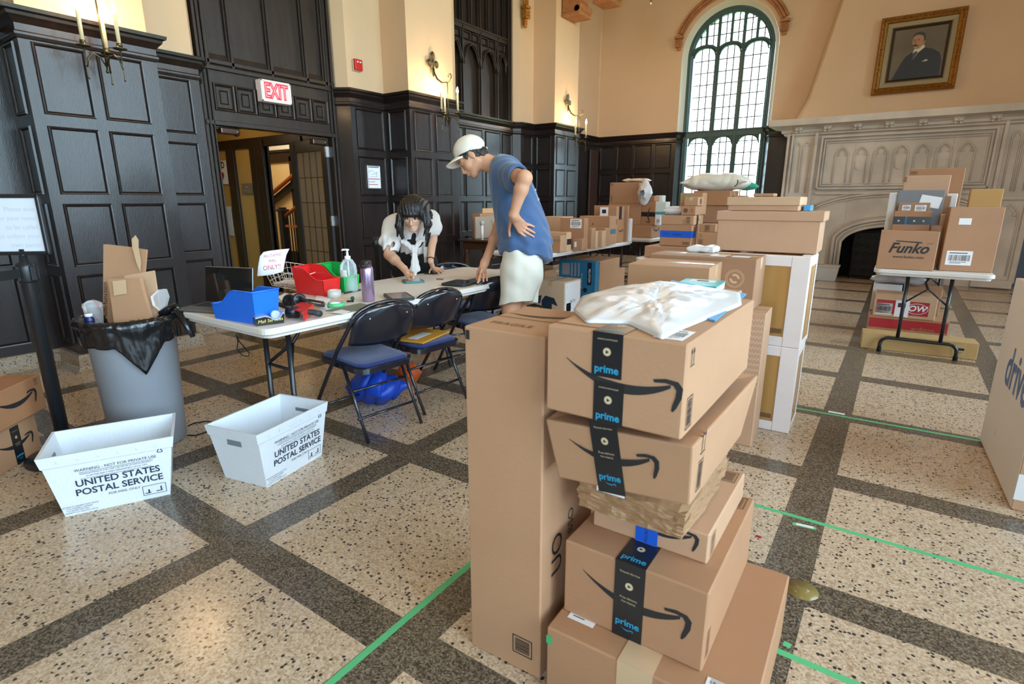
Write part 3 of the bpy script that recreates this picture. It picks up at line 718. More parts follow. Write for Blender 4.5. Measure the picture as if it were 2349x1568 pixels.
# ================================================================ parcels
CARD = {}
def card(k=0):
    cols = [(182, 138, 104), (174, 128, 94), (190, 148, 116), (168, 118, 82), (200, 162, 128), (178, 134, 98), (158, 118, 88)]
    return mat('cardboard_%d' % k, srgb(*cols[k]), rough=.62, spec=.42, bump=.08, bscale=90, var=.05, vscale=4)
M_INK = mat('black_print', (.018, .018, .02), rough=.6)
M_INKB = mat('brown_print', srgb(110, 76, 50), rough=.8)
M_TAPEK = mat('black_parcel_tape', (.012, .014, .018), rough=.28, spec=.6)
M_TAPEC = mat('clear_parcel_tape', srgb(205, 172, 136), rough=.22, spec=.6)
M_TAPEB = mat('blue_parcel_tape', srgb(30, 90, 200), rough=.35)
M_TEALP = mat('teal_print', srgb(40, 150, 190), rough=.5)
M_LABEL = mat('paper_label', srgb(236, 232, 232), rough=.6)
M_WHITE = mat('white_paper', srgb(240, 240, 244), rough=.6)
M_CREAMP = mat('cream_print', srgb(205, 185, 150), rough=.6)
class Face:
    """u to the right, v up, n outwards on one side of a parcel"""
    def __init__(s, o, side):
        w, d, h = o['w'], o['d'], o['h']; s.o = o; e = .0008
        s.M = {'F': lambda: frame((0, -e, 0), (1, 0, 0), (0, 0, 1)), 'R': lambda: frame((w+e, 0, 0), (0, 1, 0), (0, 0, 1)),
               'L': lambda: frame((-e, d, 0), (0, -1, 0), (0, 0, 1)), 'T': lambda: frame((0, 0, h+e), (1, 0, 0), (0, 1, 0)),
               'B': lambda: frame((w, d+e, 0), (-1, 0, 0), (0, 0, 1))}[side]()
        s.U, s.V = {'F': (w, h), 'R': (d, h), 'L': (d, h), 'T': (w, d), 'B': (w, h)}[side]
    def rect(s, u0, v0, u1, v1, m, name, lift=.0006, parent=None, lab=None):
        mb = MB(); mb.box(u0, v0, 0, u1, v1, lift, M=s.M); o = mb.build(name, m, parent or s.o)
        if lab: o['label'] = lab
        return o
    def poly(s, P, m, name='print', lift=.0004, parent=None):
        mb = MB(); mb.add([s.M @ Vector((x, y, lift)) for x, y in P], [tuple(range(len(P)))]); return mb.build(name, m, parent or s.o)
    def text(s, lines, m, name='print', lift=.0004, parent=None, rot=0):
        mb = MB()
        for tx, u, v, size, kw in lines: put_text(mb, tx, s.M @ Matrix.Translation((u, v, lift)) @ Matrix.Rotation(rot, 4, 'Z'), size, **kw)
        return mb.build(name, m, parent or s.o)
    def smile(s, cu, cv, w, m=None, lift=.0005, rot=0, parent=None):
        """arrow curving from the left up to the right"""
        mb = MB(); R = s.M @ Matrix.Translation((cu, cv, lift)) @ Matrix.Rotation(rot, 4, 'Z'); n = 22; up = []; dn = []
        for i in range(n+1):
            t = i/n; x = (-.5+.90*t)*w; y = (.30-.98*t+.84*t*t)*w*.62-.02*w; th = w*.082*math.sin(PI*min(1, t*.92+.02))**.7*(.35+.65*min(1, t*2.2))+.002*w
            up.append((x, y+th*.5)); dn.append((x, y-th*.5))
        mb.quads([R @ Vector((x, y, 0)) for x, y in dn], [R @ Vector((x, y, 0)) for x, y in up])
        H = [(.26, .115), (.36, .135), (.455, .125), (.495, .08), (.49, -.0), (.455, -.085), (.43, -.12)]; H2 = [(.27, .09), (.36, .10), (.42, .09), (.445, .055), (.44, -.0), (.42, -.07), (.415, -.115)]
        mb.quads([R @ Vector((x*w, y*w, 0)) for x, y in H2], [R @ Vector((x*w, y*w, 0)) for x, y in H])
        return mb.build('smile_print', m or M_INK, parent or s.o)
    def barcode(s, u0, v0, u1, v1, seed=1, name='barcode_label', rows=1, text=True, m=None):
        o = s.rect(u0, v0, u1, v1, m or M_LABEL, name); rd = random.Random(seed); mb = MB(); w = u1-u0; h = v1-v0
        x = u0+w*.10
        while x < u1-w*.1:
            t = w*rd.choice((.008, .014, .022)); mb.add([s.M @ Vector(q) for q in ((x, v0+h*.30, .001), (x+t, v0+h*.30, .001), (x+t, v0+h*.72, .001), (x, v0+h*.72, .001))], [(0, 1, 2, 3)]); x += t+w*rd.choice((.010, .016, .024))
        for k in range(2):
            v = v0+h*(.12+.08*k); mb.add([s.M @ Vector(q) for q in ((u0+w*.15, v, .001), (u0+w*(.6+.2*k), v, .001), (u0+w*(.6+.2*k), v+h*.03, .001), (u0+w*.15, v+h*.03, .001))], [(0, 1, 2, 3)])
        v = v0+h*.82; mb.add([s.M @ Vector(q) for q in ((u0+w*.1, v, .001), (u0+w*.8, v, .001), (u0+w*.8, v+h*.06, .001), (u0+w*.1, v+h*.06, .001))], [(0, 1, 2, 3)])
        mb.build('print', M_INK, o); return o
    def stamp(s, u0, v0, u1, v1, seed=3, m=None):
        """printed frame with bars and two handling arrows"""
        mb = MB(); rd = random.Random(seed); t = min(u1-u0, v1-v0)*.05
        def q(a, b, c, d): mb.add([s.M @ Vector(p) for p in ((a, b, .0005), (c, b, .0005), (c, d, .0005), (a, d, .0005))], [(0, 1, 2, 3)])
        q(u0, v0, u1, v0+t); q(u0, v1-t, u1, v1); q(u0, v0, u0+t, v1); q(u1-t, v0, u1, v1)
        v = v0+3*t
        while v < v1-3*t:
            k = (v1-v0)*rd.choice((.02, .035)); q(u0+3*t, v, u1-3*t, v+k); v += k+(v1-v0)*rd.choice((.02, .03))
        return mb.build('print', m or M_INKB, s.o)
    def arrows(s, u, v, h, m=None):
        mb = MB()
        for k in (0, 1):
            x = u+k*h*.42; P = [(x-h*.04, v), (x+h*.04, v), (x+h*.04, v+h*.65), (x+h*.14, v+h*.65), (x, v+h), (x-h*.14, v+h*.65), (x-h*.04, v+h*.65)]
            mb.add([s.M @ Vector((a, b, .0005)) for a, b in P], [tuple(range(7))])
        mb.add([s.M @ Vector((a, b, .0005)) for a, b in ((u-h*.2, v-h*.12), (u+h*.62, v-h*.12), (u+h*.62, v-h*.06), (u-h*.2, v-h*.06))], [(0, 1, 2, 3)])
        return mb.build('arrow_print', m or M_INKB, s.o)
def parcel(label, x, y, z, w, d, h, yaw=0., k=0, name='cardboard_box', group=None, tape='T', m=None, r=.004, cat='box', tilt=None, seam=True, gap=.0012):
    """origin: front left bottom corner"""
    z += gap; mb = MB(); mb.box(0, 0, 0, w, d, h, r)
    o = mb.build(name, m or card(k), None, (x, y, z), math.radians(yaw)); tag(o, label, cat, group)
    o['w'] = w; o['d'] = d; o['h'] = h
    if tilt: o.rotation_euler.x = math.radians(tilt[0]); o.rotation_euler.y = math.radians(tilt[1])
    long_x = w >= d
    if seam and h > .05:
        f = Face(o, 'T')
        if long_x: f.rect(.006, d/2-.0015, w-.006, d/2+.0015, M_INKB, 'flap_seam', lift=.0003)
        else: f.rect(w/2-.0015, .006, w/2+.0015, d-.006, M_INKB, 'flap_seam', lift=.0003)
    if tape:
        t = min(.025, min(w, d)*.12); ov = min(.06, h*.4); mb = MB(); e = .0009
        if long_x:
            mb.box(-e, d/2-t, h, w+e, d/2+t, h+e); mb.box(-e, d/2-t, h-ov, 0, d/2+t, h+e); mb.box(w, d/2-t, h-ov, w+e, d/2+t, h+e)
        else:
            mb.box(w/2-t, -e, h, w/2+t, d+e, h+e); mb.box(w/2-t, -e, h-ov, w/2+t, 0, h+e); mb.box(w/2-t, d, h-ov, w/2+t, d+e, h+e)
        mb.build('tape', M_TAPEC, o)
    return o
def pbox(label, z, fbr, top, left, side, **kw):
    """room-aligned parcel from measured points: front bottom right corner, height of its top, left end, far right end"""
    Y = kw.pop('Y', None); dd = kw.pop('dd', None)
    B = on(fbr[0], fbr[1], z) if Y is None else onY(fbr[0], fbr[1], Y); h = hz(fbr[0], top, B)-z
    xl = onY(left, fbr[1], B.y).x; ys = B.y+dd if dd else onX(side, fbr[1], B.x).y
    return parcel(label, xl, B.y, z, B.x-xl, max(.01, ys-B.y), h, **kw)
# ---------------------------------------------------------------- the tall stack next to the camera
def front_stack():
    b = parcel('tallest upright cardboard box, on the floor left of the near tower', -.901, 1.085, 0, .240, .32, 1.0, 2.0, 0, seam=False, tape=None)
    f = Face(b, 'T'); f.smile(.13, .20, .22, rot=.3); f.text([('FRAGILE', .10, .075, .035, {})], M_INKB)
    f.rect(.0, .15, .24, .153, M_INKB, 'flap_seam', lift=.0003)
    Face(b, 'F').stamp(.15, .055, .215, .115, 5, M_INK); Face(b, 'R').text([('UO', .09, .36, .085, {}), ('BSO', .17, .42, .045, {})], M_INK, rot=PI/2)
    Face(b, 'F').rect(.006, .965, .018, .99, M_INK, 'print')
    s1 = parcel('lowest and widest plain box at the bottom of the near tower', -.624, 1.065, 0, .512, .58, .22, 1.4, 1, tape=None, seam=False)
    f = Face(s1, 'T'); f.barcode(.03, .06, .105, .165, 2); f.rect(.20, -.001, .29, .40, M_TAPEC, 'tape'); Face(s1, 'F').rect(.20, .10, .29, .2205, M_TAPEC, 'tape')
    Face(s1, 'F').rect(.0, .17, .018, .195, mat('green_tape', srgb(70, 170, 105), rough=.55), 'tape'); f.barcode(.40, .045, .48, .07, 8)
    s2 = parcel('black-taped smile box standing on the widest bottom box of the near tower', -.618, 1.144, .22, .376, .503, .220, .5, 1, tape=None)
    f = Face(s2, 'F'); prime_tape(f, .145, .225, -.002, .222, True); f.smile(.20, .105, .29)
    t = Face(s2, 'T'); prime_tape(t, .145, .225, -.001, .12, False); t.stamp(.30, .42, .36, .49, 7)
    Face(s2, 'R').stamp(.02, .02, .05, .1, 9)
    s3 = parcel('shallow smile box with a blue sticker, halfway up the near tower', -.589, 1.249, .44, .312, .386, .083, .3, 2, tape=None)
    f = Face(s3, 'F'); f.smile(.19, .048, .2); o = f.rect(.125, -.001, .185, .05, M_TAPEB, 'blue_sticker', lift=.0012); o['label'] = 'blue sticker'; f.text([('PRIORITY', .155, .03, .012, {})], M_INK, lift=.0016, rot=PI/2)
    Face(s3, 'T').stamp(.255, .30, .30, .37, 4); Face(s3, 'R').stamp(.02, .012, .06, .07, 12)
    # padded brown parcel, sagging
    from mathutils import noise
    bm = bmesh.new(); bmesh.ops.create_cube(bm, size=1); bmesh.ops.subdivide_edges(bm, edges=bm.edges[:], cuts=22, use_grid_fill=True)
    for v in bm.verts:
        x, y, z = v.co; e = max(abs(x), abs(y))*2; n3 = noise.noise(Vector((x*5, y*5, z*4)))*.6+abs(noise.noise(Vector((x*11+4, y*9, z*8))))*.6+abs(noise.noise(Vector((x*22, y*19, z*14+2))))*.3
        px = -.463+x*.275+(.012*n3 if abs(x) > .49 else 0)*(1 if x > 0 else -1); py = 1.385+y*.40+(.012*n3 if abs(y) > .49 else 0)*(1 if y > 0 else -1)
        pz = .5305+(z+.5)*.106*(1-.30*max(0, e-.55)/.45)+.010*n3*(1-abs(z*2))+(-.004*n3 if z > .49 else 0); pz = min(.6415, max(.5290, pz))
        v.co = (px, py, pz)
    me = bpy.data.meshes.new('padded_parcel'); bm.to_mesh(me); bm.free(); me.materials.append(mat('crumpled_kraft', srgb(160, 122, 88), rough=.42, spec=.5, bump=.3, bscale=25, var=.08)); o = bpy.data.objects.new('padded_parcel', me); COL.objects.link(o); tag(o, 'crumpled brown padded parcel squeezed into the middle of the near tower', 'parcel')
    mb = MB(); mb.box(-.545, 1.170, .60, -.47, 1.172, .638); mb.build('barcode_label', M_LABEL, o); mb = MB()
    for q in range(14): mb.box(-.535+.004*q, 1.1693, .612, -.5335+.004*q+.001*(q % 3), 1.1697, .634)
    mb.build('barcode_print', M_INK, o)
    # battered box: slightly skewed sides
    P = [onY(1281, 1095, 1.09), onY(1582, 1161, 1.07), onX(1690.6, 1072, -.30), Vector((-.62, 1.50, .66)), onY(1250.5, 961, 1.075), onY(1591, 1024, 1.055), onX(1740, 859.5, -.29), Vector((-.655, 1.54, .845))]
    for p in P[:4]: p.z = max(p.z, .645)
    zt = .841
    for p in P[4:7]: p.z = min(p.z, zt)
    P[7].z = .835
    x0, y0 = P[0].x, P[0].y; mb = MB(); mb.hexa([p-Vector((x0, y0, .643)) for p in P])
    s5 = mb.build('cardboard_box', card(0), None, (x0, y0, .643), 0, bevel=.005); tag(s5, 'dented smile box with black tape directly under the top box of the near tower', 'box')
    s5['w'] = P[1].x-x0; s5['d'] = .42; s5['h'] = .18
    o = P[0]; u = (P[1]-P[0]); v = (P[4]-P[0]); nrm = u.cross(v).normalized()
    F5 = Face(s5, 'F'); F5.M = frame(nrm*.0015, u, v-u*0.0)
    F5.smile(.165, .085, .225); prime_tape(F5, .115, .185, -.003, .186, True)
    u = P[2]-P[1]; v = P[5]-P[1]; R5 = Face(s5, 'R'); R5.M = frame(P[1]-Vector((x0, y0, .643))+u.cross(v).normalized()*.0015, u, v); R5.stamp(.03, .02, .07, .09, 3, M_INK); R5.arrows(.045, .11, .05, M_INK)
    s6 = parcel('topmost smile box of the near tower, with a white mailer lying on it', -.625, 1.045, .843, .319, .60, .202, .2, 0, tape=None, seam=False)
    f = Face(s6, 'F'); f.smile(.185, .09, .265); prime_tape(f, .115, .185, .105, .203, True); prime_tape(f, .122, .192, -.001, .095, True)
    r = Face(s6, 'R'); r.arrows(.028, .155, .035, M_INK); r.stamp(.02, .015, .06, .085, 6, M_INK); t = Face(s6, 'T'); prime_tape(t, .115, .185, -.001, .12, False)
    t.barcode(.24, .02, .30, .11, 17); t.rect(-.0, .03, .115, .034, M_INKB, 'flap_seam', lift=.0004)
def prime_tape(f, u0, u1, v0, v1, writing):
    o = f.rect(u0, v0, u1, v1, M_TAPEK, 'black_tape', lift=.001); c = (u0+u1)/2; w = u1-u0; h = v1-v0
    if h < .05: return o
    L = []; 
    if h > .13:
        L = [('prime', c, v0+h*.22, w*.34, dict(bold=.0006))]; C = [('Free delivery', c, v0+h*.55, w*.11, {}), ('Fast shipping', c, v0+h*.50, w*.09, {}), ('Recycle this box', c, v0+h*.88, w*.10, {})]
        f.text(L, M_TEALP, 'print', lift=.0016, parent=o); f.text(C, M_CREAMP, 'print', lift=.0016, parent=o)
        f.smile(c, v0+h*.13, w*.42, M_TEALP, lift=.0016, parent=o); cv = v0+h*.71
    else:
        f.text([('prime', c, v0+h*.18, w*.34, dict(bold=.0006))], M_TEALP, 'print', lift=.0016, parent=o); f.text([('amazon.com/recycle', c, v0+h*.86, w*.08, {})], M_CREAMP, 'print', lift=.0016, parent=o); cv = v0+h*.58
    rr = w*.13; P = [(c+rr*math.cos(2*PI*i/20), cv+rr*math.sin(2*PI*i/20)) for i in range(20)]; q = f.poly(P, M_CREAMP, 'print', .0016, o)
    P = [(c-rr*.3, cv-rr*.45), (c+rr*.5, cv), (c-rr*.3, cv+rr*.45)]; f.poly(P, M_TAPEK, 'print', .002, o)
    return o
front_stack()
# white poly mailer on top of the tower
def mailer():
    pts = [(1316, 702), (1335, 672), (1420, 650), (1530, 640), (1640, 655), (1698, 664), (1702, 690), (1560, 745), (1520, 765), (1440, 730), (1345, 728)]
    t = thing('poly_mailer', 'crinkled clear white plastic mailer lying across the top of the near tower', 'mailer', (-.6, 1.35, 1.047))
    mw = mat('white_poly', srgb(214, 210, 210), rough=.33, spec=.55)
    W = [on(x, y, 1.06) for x, y in pts]; W = [Vector((w.x, w.y)) for w in W]; c = sum(W, Vector((0, 0)))/len(W)
    nu, nv = 64, 64; vs = []; rd = random.Random(4)
    bx0, bx1 = min(w.x for w in W), max(w.x for w in W); by0, by1 = min(w.y for w in W), max(w.y for w in W)
    n = len(W); ring = []
    for i in range(96):
        s_ = i/96*n; a = W[int(s_) % n]; b = W[(int(s_)+1) % n]; ring.append(a+(b-a)*(s_-int(s_)))
    rows = 18; K = len(ring); from mathutils import noise
    for j in range(rows+1):
        q = j/rows
        for i, p in enumerate(ring):
            x = c.x+(p.x-c.x)*q; y = c.y+(p.y-c.y)*q
            ht = .013*(1-q**3.0)+.003
            wr = noise.noise(Vector((x*9, y*9, 2)))*.006+noise.noise(Vector((x*26, y*20, 5)))*.005+abs(noise.noise(Vector((x*12+3, y*26, 1))))*.012+abs(noise.noise(Vector((x*45, y*22, 7))))*.007
            z = 1.049+max(.0015, (ht+wr*(1-q**6))*1.0)
            vs.append((x-t.location.x, y-t.location.y, z-t.location.z))
    fs = [(j*K+i, j*K+(i+1) % K, (j+1)*K+(i+1) % K, (j+1)*K+i) for j in range(rows) for i in range(K)]
    base = [(x, y, .0005) for x, y, z in vs[-K:]]; m = len(vs); vs += base; fs += [(rows*K+i, rows*K+(i+1) % K, m+(i+1) % K, m+i) for i in range(K)]+[tuple(m+i for i in range(K))[::-1]]
    mb = MB(); mb.add(vs, fs, True); mb.build('film', mw, t)
    # blue parcel showing at its edge and the shipping label
    a, b, d, e = [on(x, y, 1.062) for x, y in ((1400, 660), (1690, 668), (1698, 682), (1480, 668))]
    mb = MB(); M2 = [on(1500, 700, 1.047), on(1640, 738, 1.047), on(1712, 676, 1.047), on(1540, 645, 1.047)]
    mb.add([p-t.location for p in M2]+[p-t.location+Vector((0, 0, .004)) for p in M2], [(0, 1, 2, 3), (4, 7, 6, 5), (0, 4, 5, 1), (1, 5, 6, 2), (2, 6, 7, 3), (3, 7, 4, 0)])
    o = mb.build('blue_envelope', mat('blue_card', srgb(70, 150, 205), rough=.5), t); o['label'] = 'blue envelope edge'
mailer()
# ================================================================ folding tables
M_TOP = mat('white_hdpe', srgb(222, 214, 206), rough=.42, spec=.45, bump=.1, bscale=180, var=.02, vscale=3)
M_TUBE = mat('black_tube', (.012, .014, .018), rough=.28, spec=.6)
def rounded(w, d, r, n=5):
    P = []
    for cx, cy, a0 in ((w-r, d-r, 0), (r, d-r, PI/2), (r, r, PI), (w-r, r, 1.5*PI)):
        for i in range(n+1): a = a0+PI/2*i/n; P.append((cx+r*math.cos(a), cy+r*math.sin(a)))
    return P
def folding_table(label, x, y, w, L, h=.74, rz=0, group=None, straight=False):
    """w along local x, L along local y; origin = near left corner"""
    t = thing('folding_table', label, 'table', (x, y, 0), rz, group)
    mb = MB(); A = rounded(w, L, .05); k = len(A)
    def ring(e, z): return [((px-w/2)*(1-2*e/w)+w/2, (py-L/2)*(1-2*e/L)+L/2, z) for px, py in A]
    R = [ring(.006, h), ring(0, h-.006), ring(0, h-.028), ring(.004, h-.032), ring(.016, h-.033), ring(.02, h-.05), ring(.03, h-.052)]
    for a, b in zip(R[1:], R[:-1]): mb.quads(a, b, closed=True)
    mb.add(R[0], [tuple(range(k))]); mb.add(R[-1], [tuple(range(k))[::-1]]); mb.build('tabletop', M_TOP, t)
    for s, yy in ((1, .14 if not straight else .30), (-1, L-.28)):
        mb = MB(); r = .0145; zt = h-.06; xa, xb = w*.5-.13, w*.5+.13; xo = .27
        g = MB()
        if straight:
            for X in (w/2-.11, w/2+.11): mb.tube([(X, yy, zt), (X, yy, .06), (X, yy, .0)], r, 10)
            mb.tube([(w/2-.11, yy, .42), (w/2+.11, yy, .42)], .009, 8)
        else:
            for X in (w/2-.15, w/2+.15): mb.tube([(X, yy, zt), (X, yy, .135)], r, 10)
            P = [(w/2-xo, yy, 0), (w/2-xo, yy, .07)]+[(w/2-xo+.06*(1-math.cos(a)), yy, .07+.06*math.sin(a)) for a in (.4, .8, 1.2, PI/2)]
            P2 = [(w-px, py, pz) for px, py, pz in P[::-1]]; mb.tube(P+P2, r, 10)
            mb.tube([(w/2-.15, yy, .45), (w/2, yy, .58), (w/2+.15, yy, .45)], .008, 8)
        o = mb.build('leg_frame', M_TUBE, t)
        mb = MB(); q_ = [(w/2-(.11 if straight else 0), yy, .42 if straight else .58), (w/2-.02, yy+s*.11, .53 if straight else .62), (w/2+.02, yy+s*.20, h-.055)]; mb.tube(q_, .010, 8)
        if straight: mb.tube([(w/2+.11, yy, .40), q_[1]], .008, 8)
        mb.build('brace', M_TUBE, t)
        for X in ((w/2-.11, w/2+.11) if straight else (w/2-xo, w/2+xo)):
            mb = MB(); mb.lathe([(.018, 0), (.018, .03), (.016, .035)], (X, yy, 0), 12); mb.build('foot_cap', M_BLACK, t)
    return t
T1 = folding_table('nearest long white folding table, covered with desk clutter and phones', -3.14, 1.385, .81, 2.43, straight=True)
T2 = folding_table('long white folding table behind the man, carrying a row of upright boxes', -3.90, 5.19, .77, 2.42)
T3 = folding_table('white folding table farthest back, carrying stacked boxes before the dark wall', -3.81, 8.10, .77, 2.2)
T4 = folding_table('white folding table on the right in front of the fireplace', -.136, 5.655, .805, 1.83)
T5 = folding_table('white folding table hidden under boxes in the middle of the hall', -2.2, 5.40, 1.22, .62)
# ---------------------------------------------------------------- folding chairs
M_CH = mat('black_chair_enamel', (.010, .012, .020), rough=.22, spec=.7, coat=.3)
M_SEAT = mat('navy_seat_fabric', srgb(16, 38, 104), rough=.9, bump=.2, bscale=400, sheen=.3)
M_RIV = mat('rivet', (.7, .7, .72), rough=.25, metal=1)
def make_chair(label):
    t = thing('folding_chair', label, 'chair', (0, 0, 0))
    W2 = .215; r = .0115
    # x = forward, y = sideways; rear feet at x=0
    mb = MB(); top = []
    for i in range(13):
        a = PI*i/12; top.append((.045-.075*math.sin(a)*.35, -math.cos(a)*(W2-.0), .66+.115*math.sin(a)**.8))
    P = [(.56, -W2, 0), (.37, -W2, .27), (.20, -W2, .50), (.06, -W2, .655)]+top[1:-1]+[(.06, W2, .655), (.20, W2, .50), (.37, W2, .27), (.56, W2, 0)]
    mb.tube(P, r, 10); mb.build('front_frame', M_CH, t)
    for s in (-1, 1): mb = MB(); mb.tube([(-.01, s*(W2-.026), 0), (.20, s*(W2-.026), .43)], .010, 10); mb.build('rear_leg', M_CH, t)
    for p0, z in (((.48, 0), .10), ((.055, 0), .13)):
        mb = MB(); mb.tube([(p0[0], -W2+.01, z), (p0[0], W2-.01, z)], .008, 8); mb.build('crossbar', M_CH, t)
    mb = MB(); mb.tube([(.13, -W2+.02, .27), (.13, W2-.02, .27)], .008, 8); mb.build('crossbar', M_CH, t)
    # backrest: curved pressed steel
    n = 16; vs = []; fs = []; rows = []
    for j in range(11):
        v = j/10; row = []
        for i in range(n+1):
            u = -1+2*i/n; hw = (W2-.01)*min(1, (1-(max(0, v-.45)/.56)**2.3)**.5+.001) ; yy = u*hw
            z = .555+.215*v+.018*(1-u*u)*(1-v)*-1; x = .055-.105*(v)+.045+ .035*(u*u-1)*1.0
            row.append((x, yy, z))
        rows.append(row)
    mb = MB()
    mb.grid(rows)
    o = mb.build('backrest', M_CH, t); so = o.modifiers.new('s', 'SOLIDIFY'); so.thickness = .012
    mb = MB()
    for u in (-.82, -.30, .30, .82):
        z = .60; v = (z-.555)/.215; mb.sphere((.055-.105*v+.045+.035*(u*u-1)-.008, u*(W2-.01), z), .006, 6)
    for u in (-.6, .6): mb.sphere((.055-.105*.7+.045+.035*(u*u-1)-.008, u*(W2-.01), .70), .006, 6)
    mb.build('rivet_row', M_RIV, t)
    mb = MB(); A = rounded(.40, .40, .06, 5); k = len(A)
    def ring(e, z, dz=0): return [(.02+(px-.2)*(1-e)*1.1+.22, (py-.2)*(1-e)*(1-.06*(1-px/.4)), z+dz-.022+.012*(px/.4)) for px, py in A]
    R = [ring(.05, .405), ring(0, .408), ring(0, .438), ring(.03, .442)]
    for a, b in zip(R[:-1], R[1:]): mb.quads(a, b, closed=True, smooth=False)
    mb.add(R[0], [tuple(range(k))[::-1]]); mb.add(R[-1], [tuple(range(k))]); mb.build('seat_pan', M_CH, t)
    mb = MB(); R = [ring(.09, .440), ring(.08, .452), ring(.14, .459), ring(.3, .463), ring(.7, .465)]
    for a, b in zip(R[:-1], R[1:]): mb.quads(a, b, closed=True, smooth=True)
    mb.add(R[-1], [tuple(range(k))]); mb.build('seat_pad', M_SEAT, t)
    return t
def place(o, x, y, rz): o.location = (x, y, 0); o.rotation_euler.z = rz; return o
c1 = make_chair('nearest black folding chair with a navy seat, its whole back and legs in view')
def dup(o, label, grp=None):
    c = copy_tree(o); c['label'] = label
    if grp: c['group'] = grp
    return c
ch2 = dup(c1, 'second black folding chair along the table, with a yellow envelope on its seat')
ch3 = dup(c1, 'third black folding chair along the table, half hidden behind the tallest box')
place(c1, -2.262, 2.075, PI-.12); place(ch2, -2.30, 2.562, PI-.085); place(ch3, -2.32, 3.20, PI-.25)
ch4 = dup(c1, 'folding chair on the far side of the table beside the man, mostly hidden')
for o in (c1, ch2, ch3, ch4): o['group'] = 'folding chairs round the sorting table'
place(ch4, -3.25, 3.72, -.5)
e = thing('padded_envelope', 'yellow padded envelope lying on the seat of the second folding chair', 'envelope', (-2.50, 2.56, .4475), .2)
mb = MB(); mb.box(-.13, -.17, 0, .13, .17, .012, .005); mb.build('body', mat('manila', srgb(214, 150, 52), rough=.6), e); mb = MB(); mb.box(-.02, -.12, .012, .05, .06, .0128); mb.build('address_label', M_LABEL, e)
# ---------------------------------------------------------------- sign stand with retractable belt
def sign_stand():
    t = thing('sign_stand', 'black belt post carrying a framed notice, at the left edge beside the bin', 'stanchion', tuple(on(155, 1046))); o = Vector(t.location)
    Mk = mat('stand_black', (.012, .014, .017), rough=.35, spec=.6)
    mb = MB(); mb.lathe([(.175, 0), (.178, .012), (.17, .022), (.06, .035), (.032, .05)], n=40); mb.build('base', Mk, t)
    mb = MB(); mb.lathe([(.032, .03), (.032, .94), (.034, .945), (.034, .96)], n=24); mb.build('pole', Mk, t)
    hd = thing; mb = MB(); mb.lathe([(.036, .93), (.040, .94), (.040, 1.0), (.037, 1.02), (.020, 1.03), (.016, 1.06)], n=20)
    for a in range(4): c, s_ = math.cos(a*PI/2+.3), math.sin(a*PI/2+.3); mb.box(-.012, .033, .94, .012, .05, 1.01, .003, M=Matrix.Rotation(a*PI/2+.3, 4, 'Z'))
    hd = mb.build('belt_head', Mk, t)
    a = on(-40, 641, .975); mb = MB(); d = Vector((a.x-o.x, a.y-o.y, 0)); d.normalize(); L = 1.2
    mb.add([d*.04+Vector((0, 0, .955)), d*L+Vector((0, 0, .955)), d*L+Vector((0, 0, 1.0)), d*.04+Vector((0, 0, 1.0))], [(0, 1, 2, 3)]); mb.build('belt', M_BLACK, t)
    # framed notice facing the room
    P = [onY(x, y, 0) if False else at(x, y, D) for x, y, D in ((128, 581, 3.05), (108, 445, 3.02))]
    u = Vector((_R[0], _R[1], 0)).normalized(); u = (Matrix.Rotation(.12, 3, 'Z') @ u); W, H = .36, .285; z0 = 1.062
    br = Vector((P[0].x, P[0].y, 0)); ctr = o*1.0
    br = o + u*.125; br.z = 0
    M = frame(Vector((br.x-o.x, br.y-o.y, z0)) - u*W, u, (0, 0, 1))
    mb = MB(); mb.tube([(0, 0, 1.03), (0, 0, 1.09)], .012, 8)
    fr = MB(); 
    for q in ((0, 0, W, .018), (0, H-.018, W, H), (0, 0, .018, H), (W-.018, 0, W, H)): fr.box(q[0], q[1], -.012, q[2], q[3], .012, .004, M=M)
    fr.box(.01, .01, -.01, W-.01, H-.01, -.004, M=M); F_ = fr.build('sign_frame', Mk, t)
    mb.build('neck', Mk, t)
    pp = MB(); pp.box(.018, .018, -.003, W-.018, H-.018, .002, M=M); sheet = pp.build('notice_sheet', mat('notice_sheet', srgb(222, 226, 234), rough=.12, spec=.7), F_)
    mb = MB()
    for i, s_ in enumerate(('Please wait', 'for your name', 'to be called', 'to collect your', 'own parcel')):
        put_text(mb, s_, M @ Matrix.Translation((W-.03, H-.07-.042*i, .0026)), .03, align='RIGHT')
    mb.build('print', mat('faint_print', srgb(196, 200, 210), rough=.4), sheet)
sign_stand()
